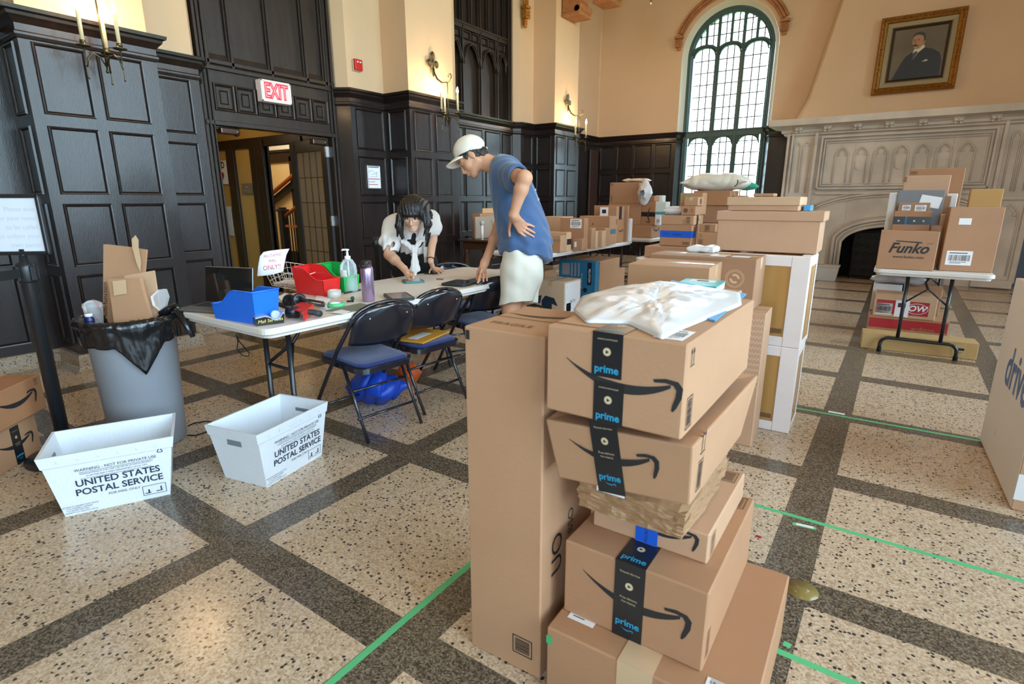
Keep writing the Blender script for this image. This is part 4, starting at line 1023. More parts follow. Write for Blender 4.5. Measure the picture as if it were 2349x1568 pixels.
# ---------------------------------------------------------------- trash can
def trash_can():
    cx, cy = -3.32, 1.215; t = thing('trash_can', 'grey round bin with a black liner, overflowing with cardboard', 'bin', (cx, cy, 0)); R0, R1, Hc = .178, .215, .70
    mb = MB(); mb.lathe([(R0-.02, 0), (R0, .012), (R1-.012, Hc-.06), (R1, Hc-.05), (R1+.006, Hc), (R1-.012, Hc), (R1-.02, Hc-.06), (R0-.01, .03)], n=64); mb.build('can', mat('grey_bin_plastic', srgb(158, 162, 170), rough=.45, bump=.06, bscale=300), t)
    from mathutils import noise
    Ml = mat('black_liner', (.008, .009, .011), rough=.22, spec=.7, bump=.25, bscale=18); n = 144; rows = 16; vs = []; tip = math.atan2(-.35, 1) ; tip = -.22
    for j in range(rows+1):
        for i in range(n):
            a = 2*PI*i/n; q = j/rows; da = math.atan2(math.sin(a-tip), math.cos(a-tip)); drop = .10+.15*max(0, 1-abs(da)/.5)+.02*noise.noise(Vector((math.cos(a)*3, math.sin(a)*3, 0)))
            w1 = noise.noise(Vector((math.cos(a)*9, math.sin(a)*9, q*3)))*.010+noise.noise(Vector((math.cos(a)*26, math.sin(a)*26, q*2+9)))*.006
            if q < .25: r = R1-.03+q*4*.045; z = Hc-.02+.05*math.sin(q*4*PI/2)+w1*1.4
            else:
                k = (q-.25)/.75; zz = Hc+.03-k*(drop+.03); r = max(R1+.012-.0*k, 0)+.012*math.sin(min(1, k*3)*PI)+w1*1.2*(1-.4*k)+.006; r -= (R1-R0)*(max(0, Hc-zz)/Hc)*.9; z = zz
            vs.append((r*math.cos(a), r*math.sin(a), z))
    mb = MB(); mb.add(vs, [(j*n+i, j*n+(i+1) % n, (j+1)*n+(i+1) % n, (j+1)*n+i) for j in range(rows) for i in range(n)], True)
    o = mb.build('liner', Ml, t); so = o.modifiers.new('s', 'SOLIDIFY'); so.thickness = .002
    mb = MB(); mb.lathe([(.0, Hc-.10), (.10, Hc-.09), (R1-.025, Hc-.02)], n=32, cap=False); mb.build('liner_inside', Ml, t)
    # knotted tail of the liner
    kp = at(403, 700, 3.50); kt = [at(x, y, D) for x, y, D in ((398, 702, 2.98), (412, 715, 2.96), (428, 742, 2.95), (443, 772, 2.95))]
    mb = MB(); o0 = Vector((cx, cy, 0)); mb.tube([p-o0 for p in kt], [.012, .026, .022, .013], 14, flat=.7); mb.tube([at(372, 722, 2.97)-o0, at(390, 706, 2.97)-o0, at(404, 699, 2.97)-o0, at(412, 712, 2.97)-o0], [.026, .018, .012, .014], 10)
    o = mb.build('liner_knot', Ml, t)
    return t
TC = trash_can()
def slab(name, label, cat, pts, D, m, th=.006, extra=None, Dtop=None):
    """a flat sheet of card leaning in the bin: outline from the photo at its own distance and thickness"""
    P = [at(x, y, D if Dtop is None else D+(Dtop-D)*(1-(y-min(q[1] for q in pts))/max(1, max(q[1] for q in pts)-min(q[1] for q in pts)))) for x, y in pts]
    base = min(P, key=lambda p: p.z); o = Vector((base.x, base.y, base.z)); n = (P[1]-P[0]).cross(P[2]-P[1]).normalized()*th; k = len(P); mb = MB()
    mb.add([p-o for p in P]+[p-o+n for p in P], [tuple(range(k)), tuple(range(k, 2*k))[::-1]]+[(i, (i+1) % k, (i+1) % k+k, i+k) for i in range(k)])
    ob = mb.build(name, m, None, o); 
    if label: tag(ob, label, cat)
    return ob, P, o, n
b, P, o, n = slab('cardboard_sheet', 'tallest torn cardboard sheet standing in the bin, printed up its edge', 'cardboard', [(237, 560), (246, 560), (300, 566), (336, 572), (330, 640), (334, 745), (236, 745)], 3.02, card(0), .012)
mb = MB(); put_text(mb, 'Multi-function', frame(at(241, 690, 3.005)-o, (at(240, 640, 3.0)-at(241, 740, 3.0)), -Vector((_R[0], _R[1], 0))), .037); mb.build('print', M_INK, b)
mb = MB(); w_ = [at(x, y, 3.0)-o for x, y in ((303, 566), (302, 548), (311, 539), (318, 550), (318, 566), (324, 600), (322, 625), (312, 600))]; mb.add(w_, [tuple(range(8))]); mb.build('tape', M_TAPEC, b)
b, P, o, n = slab('cardboard_sheet', 'smaller folded cardboard leaning at the back right of the bin', 'cardboard', [(285, 632), (353, 620), (368, 720), (330, 745), (290, 745)], 2.97, card(4), .010)
b, P, o, n = slab('cardboard_box', 'flattened brown carton at the front of the bin with clear tape', 'box', [(248, 640), (320, 636), (325, 660), (343, 722), (346, 745), (262, 745)], 2.88, card(0), .026)
mb = MB(); w_ = [q-o-n*.05 for q in (at(258, 645, 2.872), at(289, 641, 2.872), at(292, 673, 2.872), at(262, 678, 2.872))]; mb.add(w_, [(0, 1, 2, 3)]); mb.build('tape', M_TAPEC, b)
b, P, o, n = slab('plastic_film', 'crumpled clear plastic film at the right of the bin', 'plastic film', [(345, 680), (362, 664), (378, 662), (384, 680), (378, 702), (365, 712), (350, 700)], 2.95, glassy('clear_film', (1, 1, 1), .25, .1), .02)
cu = thing('drink_cup', 'clear drink cup with a red straw at the left of the bin', 'cup', at(220, 742, 2.95))
mb = MB(); mb.lathe([(.035, 0), (.045, .09), (.047, .092), (.044, .11), (.02, .125)], n=20, cap=False); mb.build('cup', glassy('clear_cup', (1, 1, 1), .22, .08), cu)
mb = MB(); q = [at(214, 686, 2.95)-cu.location, at(233, 716, 2.95)-cu.location, Vector((0, 0, .02))]; mb.tube(q, .004, 8); o = mb.build('straw', mat('red_straw', srgb(210, 30, 40), rough=.4), cu); o['label'] = 'red straw'
bt = thing('bottle', 'bottle with a white cap beside the drink cup in the bin', 'bottle', at(208, 748, 2.88))
mb = MB(); mb.lathe([(.02, 0), (.022, .04), (.014, .05), (.014, .055)], n=20); mb.build('body', mat('navy_bottle', srgb(24, 34, 90), rough=.3), bt); mb = MB(); mb.lathe([(.017, .052), (.018, .064), (.015, .067)], n=20); mb.build('cap', M_WHITE, bt)
# ---------------------------------------------------------------- mail totes
def tote(label, P0, P1, wd, h=.29, flare=.045, side=1):
    """P0-P1: bottom edge of the printed side; side=+1 body lies to the left of P0->P1"""
    u = (P1-P0).normalized(); ang = math.atan2(u.y, u.x); L = (P1-P0).length
    t = thing('mail_tote', label, 'mail tote', (P0.x, P0.y, 0), ang)
    Mp = mat('corrugated_plastic', srgb(226, 230, 236), rough=.38, spec=.5, bump=.35, bscale=10, stretch=(30, 30, .01))
    def ring(z, e, i=0): return [(-e+i, -e*.55+i, z), (L+e-i, -e*.55+i, z), (L+e-i, wd+e*.55-i, z), (-e+i, wd+e*.55-i, z)]
    th = .005; mb = MB(); outer = [ring(0, 0), ring(h-.055, flare*.8), ring(h-.05, flare*.8+.006), ring(h, flare+.006)]; inner = [ring(h, flare, th), ring(.006, 0, th)]
    rs = outer+inner
    for a, b in zip(rs[:-1], rs[1:]):
        mb.quads(a, b, closed=True)
    mb.add(rs[0], [(3, 2, 1, 0)]); mb.add(rs[-1], [(0, 1, 2, 3)]); mb.build('body', Mp, t)
    # print on the long side (front)
    e = flare*.8; slope = Vector((0, -e*.55, h-.05)); M = frame(Vector((0, -.0015, 0))+slope*0, (1, 0, 0), slope)
    I = mat('navy_print', srgb(38, 46, 66), rough=.6)
    mb = MB(); c = L*.55; W = L+.02
    lines = (('WARNING - NOT FOR PRIVATE USE', c+.0, .208, .0185, {}), ('MAXIMUM PENALTY FOR THEFT OR MISUSE OF POSTAL PROPERTY', c, .189, .0088, {}), ('$1,000 FINE AND 3 YEARS IMPRISONMENT (18 USC 1707)', c, .1765, .0088, {}),
             ('UNITED STATES', c, .145, .043, dict(bold=.0008)), ('POSTAL SERVICE', c, .102, .043, dict(bold=.0008)), ('FOR MAIL ONLY', c+.01, .070, .016, {}), ('RETURN TO NEAREST POST OFFICE', .06, .042, .008, {}), ('IT IS A FEDERAL OFFENSE', .055, .032, .008, {}), ('TO MISUSE THIS TRAY', .05, .022, .008, {}), ('PROPERTY OF THE POST OFFICE', .06, .012, .008, {}))
    for s_, x, z, sz, kw in lines: put_text(mb, s_, M @ Matrix.Translation((x, z, .001)), sz, **kw)
    for z, x0, x1 in ((.196, .08, W-.06), (.165, .08, W-.07)): mb.add([M @ Vector(q) for q in ((x0, z, .001), (x1, z, .001), (x1, z+.0015, .001), (x0, z+.0015, .001))], [(0, 1, 2, 3)])
    mb.build('print', I, t)
    mb = MB(); tx, tz = W-.03, .232
    for a in range(3):
        a0 = PI/2+a*2*PI/3; a1 = a0+2*PI/3; p = Vector((tx+.014*math.cos(a0), tz+.014*math.sin(a0), .0015)); q = Vector((tx+.014*math.cos(a1), tz+.014*math.sin(a1), .0015)); d = (q-p); nn = Vector((-d.y, d.x, 0)).normalized()*.0016
        mb.add([M @ v for v in (p+d*.1-nn, p+d*.9-nn, p+d*.9+nn, p+d*.1+nn)], [(0, 1, 2, 3)])
    for q in ((W-.12, .022, W-.03, .024), (W-.12, .068, W-.03, .070), (W-.12, .022, W-.118, .070), (W-.032, .022, W-.03, .070), (W-.112, .030, W-.09, .034), (W-.10, .034, W-.094, .050), (W-.07, .032, W-.045, .036), (W-.052, .036, W-.047, .056)):
        mb.add([M @ Vector(v) for v in ((q[0], q[1], .001), (q[2], q[1], .001), (q[2], q[3], .001), (q[0], q[3], .001))], [(0, 1, 2, 3)])
    mb.build('pictogram', I, t)
    # rivet dimples along the rim, hand holes on the ends
    for j in range(6):
        mb = MB(); mb.sphere((.02+j*(L-.04)/5, -flare*.55-.006, h-.028), .005, 5, (1, .5, 1)); mb.build('rivet', Mp, t)
    for x, s in ((-flare*.72, -1), (L+flare*.72, 1)):
        mb = MB(); mb.box(x-.004, wd/2-.045, h-.085, x+.006, wd/2+.045, h-.055, .002); ho = mb.build('hand_hole', mat('hand_hole_shade', srgb(120, 124, 132), rough=.6), t)
    return t
fl0, fl1 = on(150, 1185), on(391, 1133)
tote('white corrugated mail tote on the floor at the far left, printed side to the camera', fl0, fl1, .27)
tote('white corrugated mail tote in front of the table, seen from its corner', on(613, 1118), on(738, 1043), .27)
# ---------------------------------------------------------------- smile boxes at the left edge
p0 = on(98, 1030); p1 = on(0, 1093); u = (p0-p1).normalized(); ang = math.degrees(math.atan2(u.y, u.x)); Lb = .55; org = p0-u*Lb
b = parcel('lower of the two smile boxes stacked at the left edge, with black tape', org.x, org.y, 0, Lb, .38, .225, ang, 0, tape=None)
f = Face(b, 'F'); prime_tape(f, Lb-.19, Lb-.13, .0, .2, True); f.smile(Lb-.17, .10, .26)
q0 = at(117, 932, 2.95); zt = .229
q0 = on(120, 932, zt); org = Vector((q0.x, q0.y, 0))-u*.60
b = parcel('upper of the two smile boxes stacked at the left edge', org.x-.01, org.y-.02, .228, .60, .40, .19, ang, 3)
f = Face(b, 'F'); f.smile(.60-.20, .095, .30); f.arrows(.55, .15, .03, M_INK)
# ================================================================ wall sconces
M_BRZ = mat('aged_brass', srgb(92, 84, 62), rough=.35, metal=.85, var=.2, vscale=30)
M_CANDLE = mat('candle_sleeve', srgb(238, 214, 170), rough=.5)
M_BULB = mat('lit_bulb', (1, .8, .5), emit=(1, .72, .40), estr=60)
def sconce(label, y, x=-5.2, on_=True):
    t = thing('wall_sconce', label, 'wall lamp', (x, y, 2.96), 0, 'three-candle sconces on the wall piers')
    mb = MB()   # leafy backplate
    for c, r in (((.012, 0, .115), (.008, .042, .058)), ((.012, -.065, .03), (.008, .046, .045)), ((.012, .065, .03), (.008, .046, .045)), ((.014, 0, .03), (.012, .03, .05)), ((.014, 0, -.06), (.01, .026, .07))): mb.sphere(c, 1, 12, r)
    for c in ((.02, 0, .115), (.02, -.065, .03), (.02, .065, .03)): mb.tube([(c[0], c[1]+.022*math.cos(a*.6), c[2]+.022*math.sin(a*.6)) for a in range(10)], .004, 6)
    mb.build('backplate', M_BRZ, t)
    mb = MB(); P = [(.015, 0, -.02), (.03, 0, -.08), (.08, 0, -.16), (.16, 0, -.21), (.24, 0, -.215), (.30, 0, -.19), (.315, 0, -.15), (.295, 0, -.12), (.265, 0, -.13), (.262, 0, -.155), (.28, 0, -.16)]
    mb.tube(P, [.014, .013, .012, .010, .009, .008, .007, .007, .006, .005, .004], 8); mb.build('arm', M_BRZ, t)
    hx = .245; mb = MB(); mb.tube([(hx, 0, -.22), (hx, 0, -.72)], .006, 8); mb.sphere((hx, 0, -.73), .012, 8)
    for a in (PI/6, -PI/2, 5*PI/6):
        c, s = math.cos(a), math.sin(a); mb.tube([(hx, 0, -.70), (hx+.03*c, .03*s, -.64), (hx+.075*c, .075*s, -.62), (hx+.11*c, .11*s, -.66), (hx+.125*c, .125*s, -.72)], .006, 6)
    mb.build('spider', M_BRZ, t)
    for a in (PI/6, -PI/2, 5*PI/6):
        c, s = math.cos(a), math.sin(a); px, py = hx+.125*c, .125*s; b = MB(); b.lathe([(.004, -.80), (.007, -.79), (.003, -.77), (.005, -.60), (.012, -.59), (.042, -.585), (.046, -.578), (.02, -.575), (.018, -.55), (.02, -.545)], (px, py, 0), 16)
        pan = b.build('drip_pan', M_BRZ, t)
        b = MB(); b.lathe([(.013, -.56), (.013, -.355), (.012, -.352)], (px, py, 0), 14); b.build('candle', M_CANDLE, pan)
        b = MB(); b.lathe([(.004, -.355), (.013, -.335), (.015, -.320), (.010, -.295), (.003, -.27)], (px, py, 0), 14); b.build('bulb', M_BULB, pan)
    d = bpy.data.lights.new('sconce_light', 'POINT'); d.energy = 5; d.color = (1, .66, .34); d.shadow_soft_size = .03
    for a in (PI/6, -PI/2, 5*PI/6):
        l = bpy.data.objects.new('sconce_light', d); COL.objects.link(l); l.parent = t; l.location = (hx+.125*math.cos(a)+.02*0, .125*math.sin(a), -.24)
    return t
sconce('three-candle brass wall sconce nearest the camera, at top left', 1.955)
sconce('three-candle brass wall sconce on the middle pier, above the woman', 5.755)
sconce('three-candle brass wall sconce on the farthest pier, beyond the man', 9.29)
# ---------------------------------------------------------------- hanging lanterns
def lantern(label, x, y, z):
    t = thing('pendant_lantern', label, 'ceiling lamp', (x, y, z)); mb = MB()
    mb.lathe([(.004, 0), (.012, .02), (.02, .04), (.012, .055), (.05, .09), (.16, .16), (.17, .18)], n=6)
    mb.lathe([(.17, .62), (.18, .64), (.10, .78), (.02, .84), (.02, .88)], n=6); mb.tube([(0, 0, .88), (0, 0, 6.8-z)], .008, 6)
    for k in range(6): a = PI/3*k; mb.tube([(.165*math.cos(a), .165*math.sin(a), .17), (.172*math.cos(a), .172*math.sin(a), .63)], .008, 6)
    mb.build('lantern_frame', M_BRZ, t); mb = MB(); mb.lathe([(.155, .18), (.16, .62)], n=6, cap=False); mb.build('glass_shade', mat('amber_shade', (1, .75, .42), emit=(1, .66, .32), estr=3.2), t)
    d = bpy.data.lights.new('lantern_light', 'POINT'); d.energy = LANT; d.color = (1, .74, .46); d.shadow_soft_size = .2; l = bpy.data.objects.new('lantern_light', d); COL.objects.link(l); l.parent = t; l.location = (0, 0, -.12)
LANT = 46
pl = onY(1493, 10, 8.3)
lantern('hanging lantern whose pointed tip shows at the top edge', pl.x, pl.y, pl.z)
lantern('hanging lantern over the sorting table, above the frame', -2.0, 3.6, 4.3)
lantern('hanging lantern above the camera, over the near floor', .6, .2, 4.4)
lantern('hanging lantern near the right windows, above the frame', 1.9, 6.6, 4.4)
# ---------------------------------------------------------------- exit sign, alarm, plan, portrait
def exit_sign():
    t = thing('exit_sign', 'lit white exit sign with red letters above the doorway', 'exit sign', (-5.80, 3.655, 2.325)); W, H = .355, .215; D = .10
    mb = MB(); mb.box(0, 0, 0, D-.012, W, H, .006); mb.build('case', mat('exit_case', srgb(232, 222, 216), rough=.4, emit=srgb(255, 210, 205), estr=.08), t)
    mb = MB()
    for q in ((0, 0, W, .018), (0, H-.018, W, H), (0, 0, .018, H), (W-.018, 0, W, H)): mb.box(D-.013, q[0], q[1], D, q[2], q[3], .003)
    mb.build('rim', mat('exit_rim', srgb(236, 232, 226), rough=.4), t)
    mb = MB(); mb.box(D-.014, .015, .015, D-.006, W-.015, H-.015); mb.build('diffuser', mat('exit_diffuser', srgb(235, 205, 205), rough=.4, emit=srgb(255, 170, 175), estr=.28), t)
    mb = MB(); M = frame((D-.005, W/2, H/2-.003), (0, 1, 0), (0, 0, 1)); put_text(mb, 'EXIT', M, .205, bold=.010, sx=.66, space=1.0); mb.build('letters', mat('exit_red', srgb(255, 40, 60), rough=.4, emit=srgb(255, 24, 44), estr=1.1), t)
    mb = MB(); put_text(mb, 'EXIT', M @ Matrix.Translation((0, 0, .001)), .205, bold=-.004, sx=.66, space=1.0); mb.build('letter_cores', mat('exit_core', srgb(248, 170, 170), rough=.4, emit=srgb(255, 150, 155), estr=.4), t)
exit_sign()
al = thing('fire_alarm', 'red fire alarm box on the cream wall right of the exit door', 'fire alarm', (-5.67, 4.865, 2.82))
mb = MB(); mb.box(0, 0, 0, .05, .115, .125, .008); mb.build('case', mat('alarm_red', srgb(200, 36, 34), rough=.35), al); mb = MB(); mb.box(.0, -.012, -.01, .02, .105, .115, .003); mb.build('backplate', mat('alarm_back', srgb(190, 170, 140), rough=.5), al)
mb = MB(); mb.box(.05, .025, .085, .058, .05, .10, .002); mb.box(.05, .065, .085, .058, .09, .10, .002); mb.build('strobe', M_WHITE, al)
pn = thing('evacuation_plan', 'framed evacuation plan on the dark panelling left of the woman', 'framed plan', (-5.628, 4.95, 1.45)); W, H = .215, .29
mb = MB()
for q in ((0, 0, W, .012), (0, H-.012, W, H), (0, 0, .012, H), (W-.012, 0, W, H)): mb.box(-.01, q[0], q[1], .006, q[2], q[3], .002)
mb.build('frame', mat('silver_frame', (.6, .6, .62), rough=.3, metal=1), pn); mb = MB(); mb.box(-.008, .01, .01, .002, W-.01, H-.01); sh = mb.build('sheet', M_WHITE, pn); mb = MB()
for q in ((.02, .26, .19, .272), (.03, .22, .10, .223), (.03, .19, .033, .225), (.06, .18, .15, .183), (.15, .15, .153, .21), (.10, .20, .18, .203), (.04, .15, .16, .153)): mb.box(.002, q[0], q[1], .003, q[2], q[3])
mb.build('plan_lines', mat('plan_ink', srgb(90, 90, 100), rough=.7), sh); mb = MB(); mb.box(.002, .015, .118, .003, W-.015, .127); mb.box(.002, .015, .05, .003, W-.05, .058); mb.box(.002, .015, .085, .003, .12, .09); mb.build('red_bars', mat('plan_red', srgb(190, 60, 60), rough=.7), sh)
# AED sign, room sign and notice on the hall wall
ad = thing('aed_sign', 'white defibrillator sign with a heart on the ochre hall wall', 'sign', (-8.80, 4.715, 1.55)); M = frame((0, -.002, 0), (1, 0, 0), (0, 0, 1))
mb = MB(); mb.box(0, -.004, 0, .34, .004, .34); mb.build('panel', M_WHITE, ad); mb = MB(); put_text(mb, 'AED', M @ Matrix.Translation((.17, .27, .004)), .13, bold=.004); mb.build('print', mat('aed_navy', srgb(30, 30, 60), rough=.6), ad)
mb = MB(); hp = [(.17+.012*16*math.sin(a)**3*.45, .11+.012*(13*math.cos(a)-5*math.cos(2*a)-2*math.cos(3*a)-math.cos(4*a))*.45) for a in [2*PI*i/40 for i in range(40)]]; mb.add([M @ Vector((x, y, .004)) for x, y in hp], [tuple(range(40))]); o = mb.build('heart', mat('aed_red', srgb(170, 24, 40), rough=.5), ad); o['label'] = 'dark red heart'
mb = MB(); mb.add([M @ Vector((x, y, .006)) for x, y in ((.19, .17), (.13, .11), (.165, .11), (.15, .05), (.21, .115), (.175, .115))], [tuple(range(6))]); mb.build('bolt', M_WHITE, ad)
rs = thing('room_sign', 'small grey room sign on the ochre hall wall', 'sign', (-8.10, 4.715, 1.40)); mb = MB(); mb.box(0, -.006, 0, .26, .004, .15, .002); mb.build('panel', mat('grey_sign', srgb(120, 116, 96), rough=.5), rs)
mb = MB(); put_text(mb, 'Lobby', frame((.13, -.008, .10), (1, 0, 0), (0, 0, 1)), .04); put_text(mb, 'Restrooms', frame((.13, -.008, .05), (1, 0, 0), (0, 0, 1)), .035); mb.build('print', M_CREAMP, rs)
nt = tag(MB().box(-8.82, 4.70, .78, -8.46, 4.706, 1.22).build('notice', mat('pale_notice', srgb(196, 208, 214), rough=.6)), 'pale blank notice sheet on the hall wall under the heart sign', 'notice')
def portrait():
    W, H = 1.05, 1.10; t = thing('framed_portrait', 'gilt framed oil portrait hanging above the mantelshelf', 'painting', (-.68, 11.0, 2.91)); t.rotation_euler.x = -.03
    t.location.y = 11.05
    Mg = mat('gilt_frame', srgb(150, 98, 32), rough=.38, metal=.55, bump=.8, bscale=45, var=.3, vscale=30); mb = MB(); R = []
    def rg(e, y): return [(e, y, e), (W-e, y, e), (W-e, y, H-e), (e, y, H-e)]
    prof = [(0, .05), (0, -.02), (.02, -.05), (.045, -.035), (.06, -.045), (.085, -.03), (.095, -.005)]
    for a, b in zip(prof[:-1], prof[1:]): mb.quads(rg(*a), rg(*b), closed=True)
    for j in range(26):
        for s in (.032, ):
            x = s+(W-2*s)*j/25
            for z in (s+.02, H-s-.02): mb.sphere((x, -.042, z), .013, 5)
            z = s+(H-2*s)*j/25
            for x2 in (s+.02, W-s-.02): mb.sphere((x2, -.042, z), .013, 5)
    mb.build('frame', Mg, t); mb = MB()
    for a, b in zip([(.095, -.005), (.15, .0)], [(.15, .0), (.165, -.012)]): mb.quads(rg(*a), rg(*b), closed=True)
    mb.build('liner', mat('grey_gilt_liner', srgb(150, 132, 98), rough=.5, metal=.3, bump=.3, bscale=60), t); mb = MB()
    for a, b in zip([(.165, -.012), (.175, -.02), (.195, -.004)], [(.175, -.02), (.195, -.004), (.2, .01)]): mb.quads(rg(*a), rg(*b), closed=True)
    mb.build('slip', mat('dark_slip', srgb(62, 46, 34), rough=.4, metal=.3), t)
    mb = MB(); mb.add(rg(.198, .012), [(0, 1, 2, 3)]); cv = mb.build('canvas', mat('portrait_ground', srgb(104, 88, 66), rough=.5, var=.25, vscale=2.5), t)
    def pz(P, y, m, name):
        mb = MB(); mb.add([(.2+x*(W-.4), .011-y*.001, .2+z*(H-.4)) for x, z in P], [tuple(range(len(P)))]); mb.build(name, m, cv)
    navy = mat('oil_dark_suit', srgb(34, 32, 36), rough=.5); skin = mat('oil_skin', srgb(172, 122, 88), rough=.5); white = mat('oil_white', srgb(205, 196, 176), rough=.5); hair = mat('oil_hair', srgb(58, 50, 40), rough=.5)
    pz([(.06, 0), (.13, .16), (.22, .36), (.28, .46), (.40, .53), (.52, .56), (.60, .60), (.78, .55), (.92, .46), (.97, .32), (.98, .0)], 1, navy, 'painted_suit')
    pz([(.40, .50), (.42, .58), (.60, .66), (.62, .60), (.50, .50), (.43, .38)], 2, white, 'painted_collar')
    pz([(.40, .50), (.46, .54), (.50, .52), (.44, .40), (.41, .36)], 3, mat('oil_tie', srgb(66, 58, 72), rough=.5), 'painted_tie')
    hd = [(.475+.115*math.cos(a)*(1+.06*math.sin(a)), .735+.155*math.sin(a)) for a in [2*PI*i/28 for i in range(28)]]; pz([(x, y) for x, y in hd], 3, skin, 'painted_face')
    pz([(.36, .80), (.37, .87), (.43, .915), (.52, .92), (.585, .88), (.61, .79), (.60, .70), (.58, .70), (.575, .79), (.54, .845), (.46, .865), (.39, .85)], 4, hair, 'painted_hair')
    pz([(.585, .66), (.605, .68), (.61, .73), (.595, .74), (.582, .70)], 5, skin, 'painted_ear')
    pz([(.375, .655), (.42, .685), (.455, .665), (.50, .65), (.49, .63), (.44, .64), (.40, .635)], 6, hair, 'painted_moustache')
    for x in (.40, .475): pz([(x-.025, .765), (x, .775), (x+.028, .77), (x+.025, .758), (x, .762)], 6, hair, 'painted_brow'); pz([(x-.018, .745), (x, .751), (x+.018, .745), (x, .739)], 6, hair, 'painted_eye')
    pz([(.425, .76), (.44, .70), (.425, .685), (.415, .69)], 6, mat('oil_skin_dark', srgb(140, 92, 64), rough=.5), 'painted_nose')
    pz([(.60, .315), (.68, .355), (.72, .335), (.70, .32)], 4, white, 'painted_pocket_square')
portrait()
# carved drop on the wall strip and the brackets under the roof trusses
cd = thing('carved_pendant', 'gilded carved drop on the wall between the tracery and the last pier', 'carving', (-5.61, 8.50, 4.08)); mb = MB()
mb.box(-.02, -.07, .27, .09, .07, .31, .01); mb.box(-.02, -.055, .12, .07, .055, .27, .02); mb.box(-.02, -.035, .03, .05, .035, .12, .02); mb.sphere((.02, 0, .02), .035, 10)
for q in range(12): mb.sphere((.07, -.045+.03*(q % 4), .14+.045*(q//4)), .02, 6)
mb.build('carving', M_GOLDW, cd); mb = MB()
for d in (-.05, 0, .05): mb.tube([(.03, d, .3), (.03, d, 2.7)], .02, 8)
mb.build('shaft', M_GOLDW, cd)
for i, (x, y, z, lab) in enumerate(((-5.05, 9.05, 4.36, 'brown scrolled bracket at the top of the farthest pier, lower one'), (-4.72, 9.52, 4.62, 'brown scrolled bracket at the top of the farthest pier, upper one'))):
    b = thing('scroll_bracket', lab, 'bracket', (x, y+.0, z)); mb = MB()
    P = [(-.15, 0), (.12, -.02), (.20, .03), (.19, .10), (.13, .14), (.10, .20), (.16, .30), (.30, .42), (.42, .55), (-.15, .55)]
    M = Matrix(((1, 0, 0, 0), (0, 0, -1, 0), (0, 1, 0, 0), (0, 0, 0, 1))); mb.prism(P, -.42, .0, M=M); mb.tube([(.12, -.0, .03), (.12, .42, .03)], .05, 12)
    mb.box(-.16, -.01, -.06, .18, .43, -.01, .01); mb.build('scroll', M_BROWNST, b)
# ================================================================ pile behind the near tower
def A4(x, y): return (1380+x*.1362, 390+y*.1362)
def A3(x, y): return (1240+x*.1084, 440+y*.1084)
def A2(x, y): return (1220+x*.1107, 560+y*.1107)
def A5(x, y): return (1960+x*.1656, 390+y*.1656)
def A6(x, y): return (1780+x*.3061, 380+y*.3061)
b = parcel('upright brown box with a pale zigzag side, beside the near tower', -.854, 3.02, 0, .35, .24, .743, 3., 2, tape=None)
f = Face(b, 'F'); mb = MB()
for j in range(13):
    for i in range(9):
        x = .20+i*.016; z = .34+j*.03; mb.add([f.M @ Vector(q) for q in ((x, z, .001), (x+.008, z+.012, .001), (x+.008, z+.016, .001), (x, z+.004, .001))], [(0, 1, 2, 3)]); mb.add([f.M @ Vector(q) for q in ((x+.008, z+.012, .001), (x+.016, z, .001), (x+.016, z+.004, .001), (x+.008, z+.016, .001))], [(0, 1, 2, 3)])
mb.build('zigzag_print', mat('pale_print', srgb(222, 198, 178), rough=.6), b)
b = parcel('hidden brown box carrying the two long flat boxes, behind the near tower', -1.19, 2.68, 0, .44, .29, .743, 4.9, 5, tape=None, seam=False)
b = parcel('brown box under the left half of the long taped box, hidden', -1.22, 3.06, 0, .34, .26, .743, 0, 2, tape=None, seam=False)
b = parcel('long taped box with a ring logo on its front, in front of the white crates', -1.152, 3.050, .746, .571, .270, .272, 1.3, 6)
f = Face(b, 'F'); mb = MB()
for r_ in (.048, .040): mb.quads([f.M @ Vector((.47+r_*math.cos(a), .165+r_*math.sin(a), .001)) for a in [2*PI*i/32 for i in range(32)]], [f.M @ Vector((.47+(r_-.003)*math.cos(a), .165+(r_-.003)*math.sin(a), .001)) for a in [2*PI*i/32 for i in range(32)]], closed=True)
for k in (0, PI): mb.quads([f.M @ Vector((.47+.026*math.cos(a+k), .165+.026*math.sin(a+k), .001)) for a in [2.2*i/10 for i in range(11)]], [f.M @ Vector((.47+.014*math.cos(a+k), .165+.014*math.sin(a+k), .001)) for a in [2.2*i/10 for i in range(11)]])
mb.build('ring_logo', mat('pale_logo', srgb(206, 170, 134), rough=.6), b); t = Face(b, 'T'); t.rect(.02, .11, .4, .19, mat('wide_tape', srgb(222, 200, 176), rough=.15), 'tape', lift=.0008); t.rect(.43, .05, .52, .12, M_LABEL, 'label'); t.rect(.32, .04, .40, .10, M_LABEL, 'label')
b = parcel('smaller taped brown box left of the teal book packet, behind the near tower', -1.127, 2.685, .746, .407, .335, .252, 4.9, 5)
bk = thing('book_packet', 'teal packet with white edges lying right of the small taped box', 'packet', (-.775, 2.38, .928), .06)
sp = parcel('plain brown box under the teal packet, hidden by the near tower', -.80, 2.33, 0, .26, .26, .925, 0, 2, tape=None, seam=False)
mb = MB(); mb.box(0, 0, .0, .17, .20, .028, .002); mb.build('pages', M_WHITE, bk); mb = MB(); mb.box(-.002, -.002, .028, .173, .203, .034, .001); cv = mb.build('cover', mat('teal_cover', srgb(46, 160, 150), rough=.4), bk)
mb = MB(); mb.box(.03, .11, .0342, .14, .18, .0346); lb = mb.build('label', M_LABEL, cv); mb = MB(); mb.box(.06, .13, .0347, .11, .16, .035); mb.build('print', M_INK, lb)
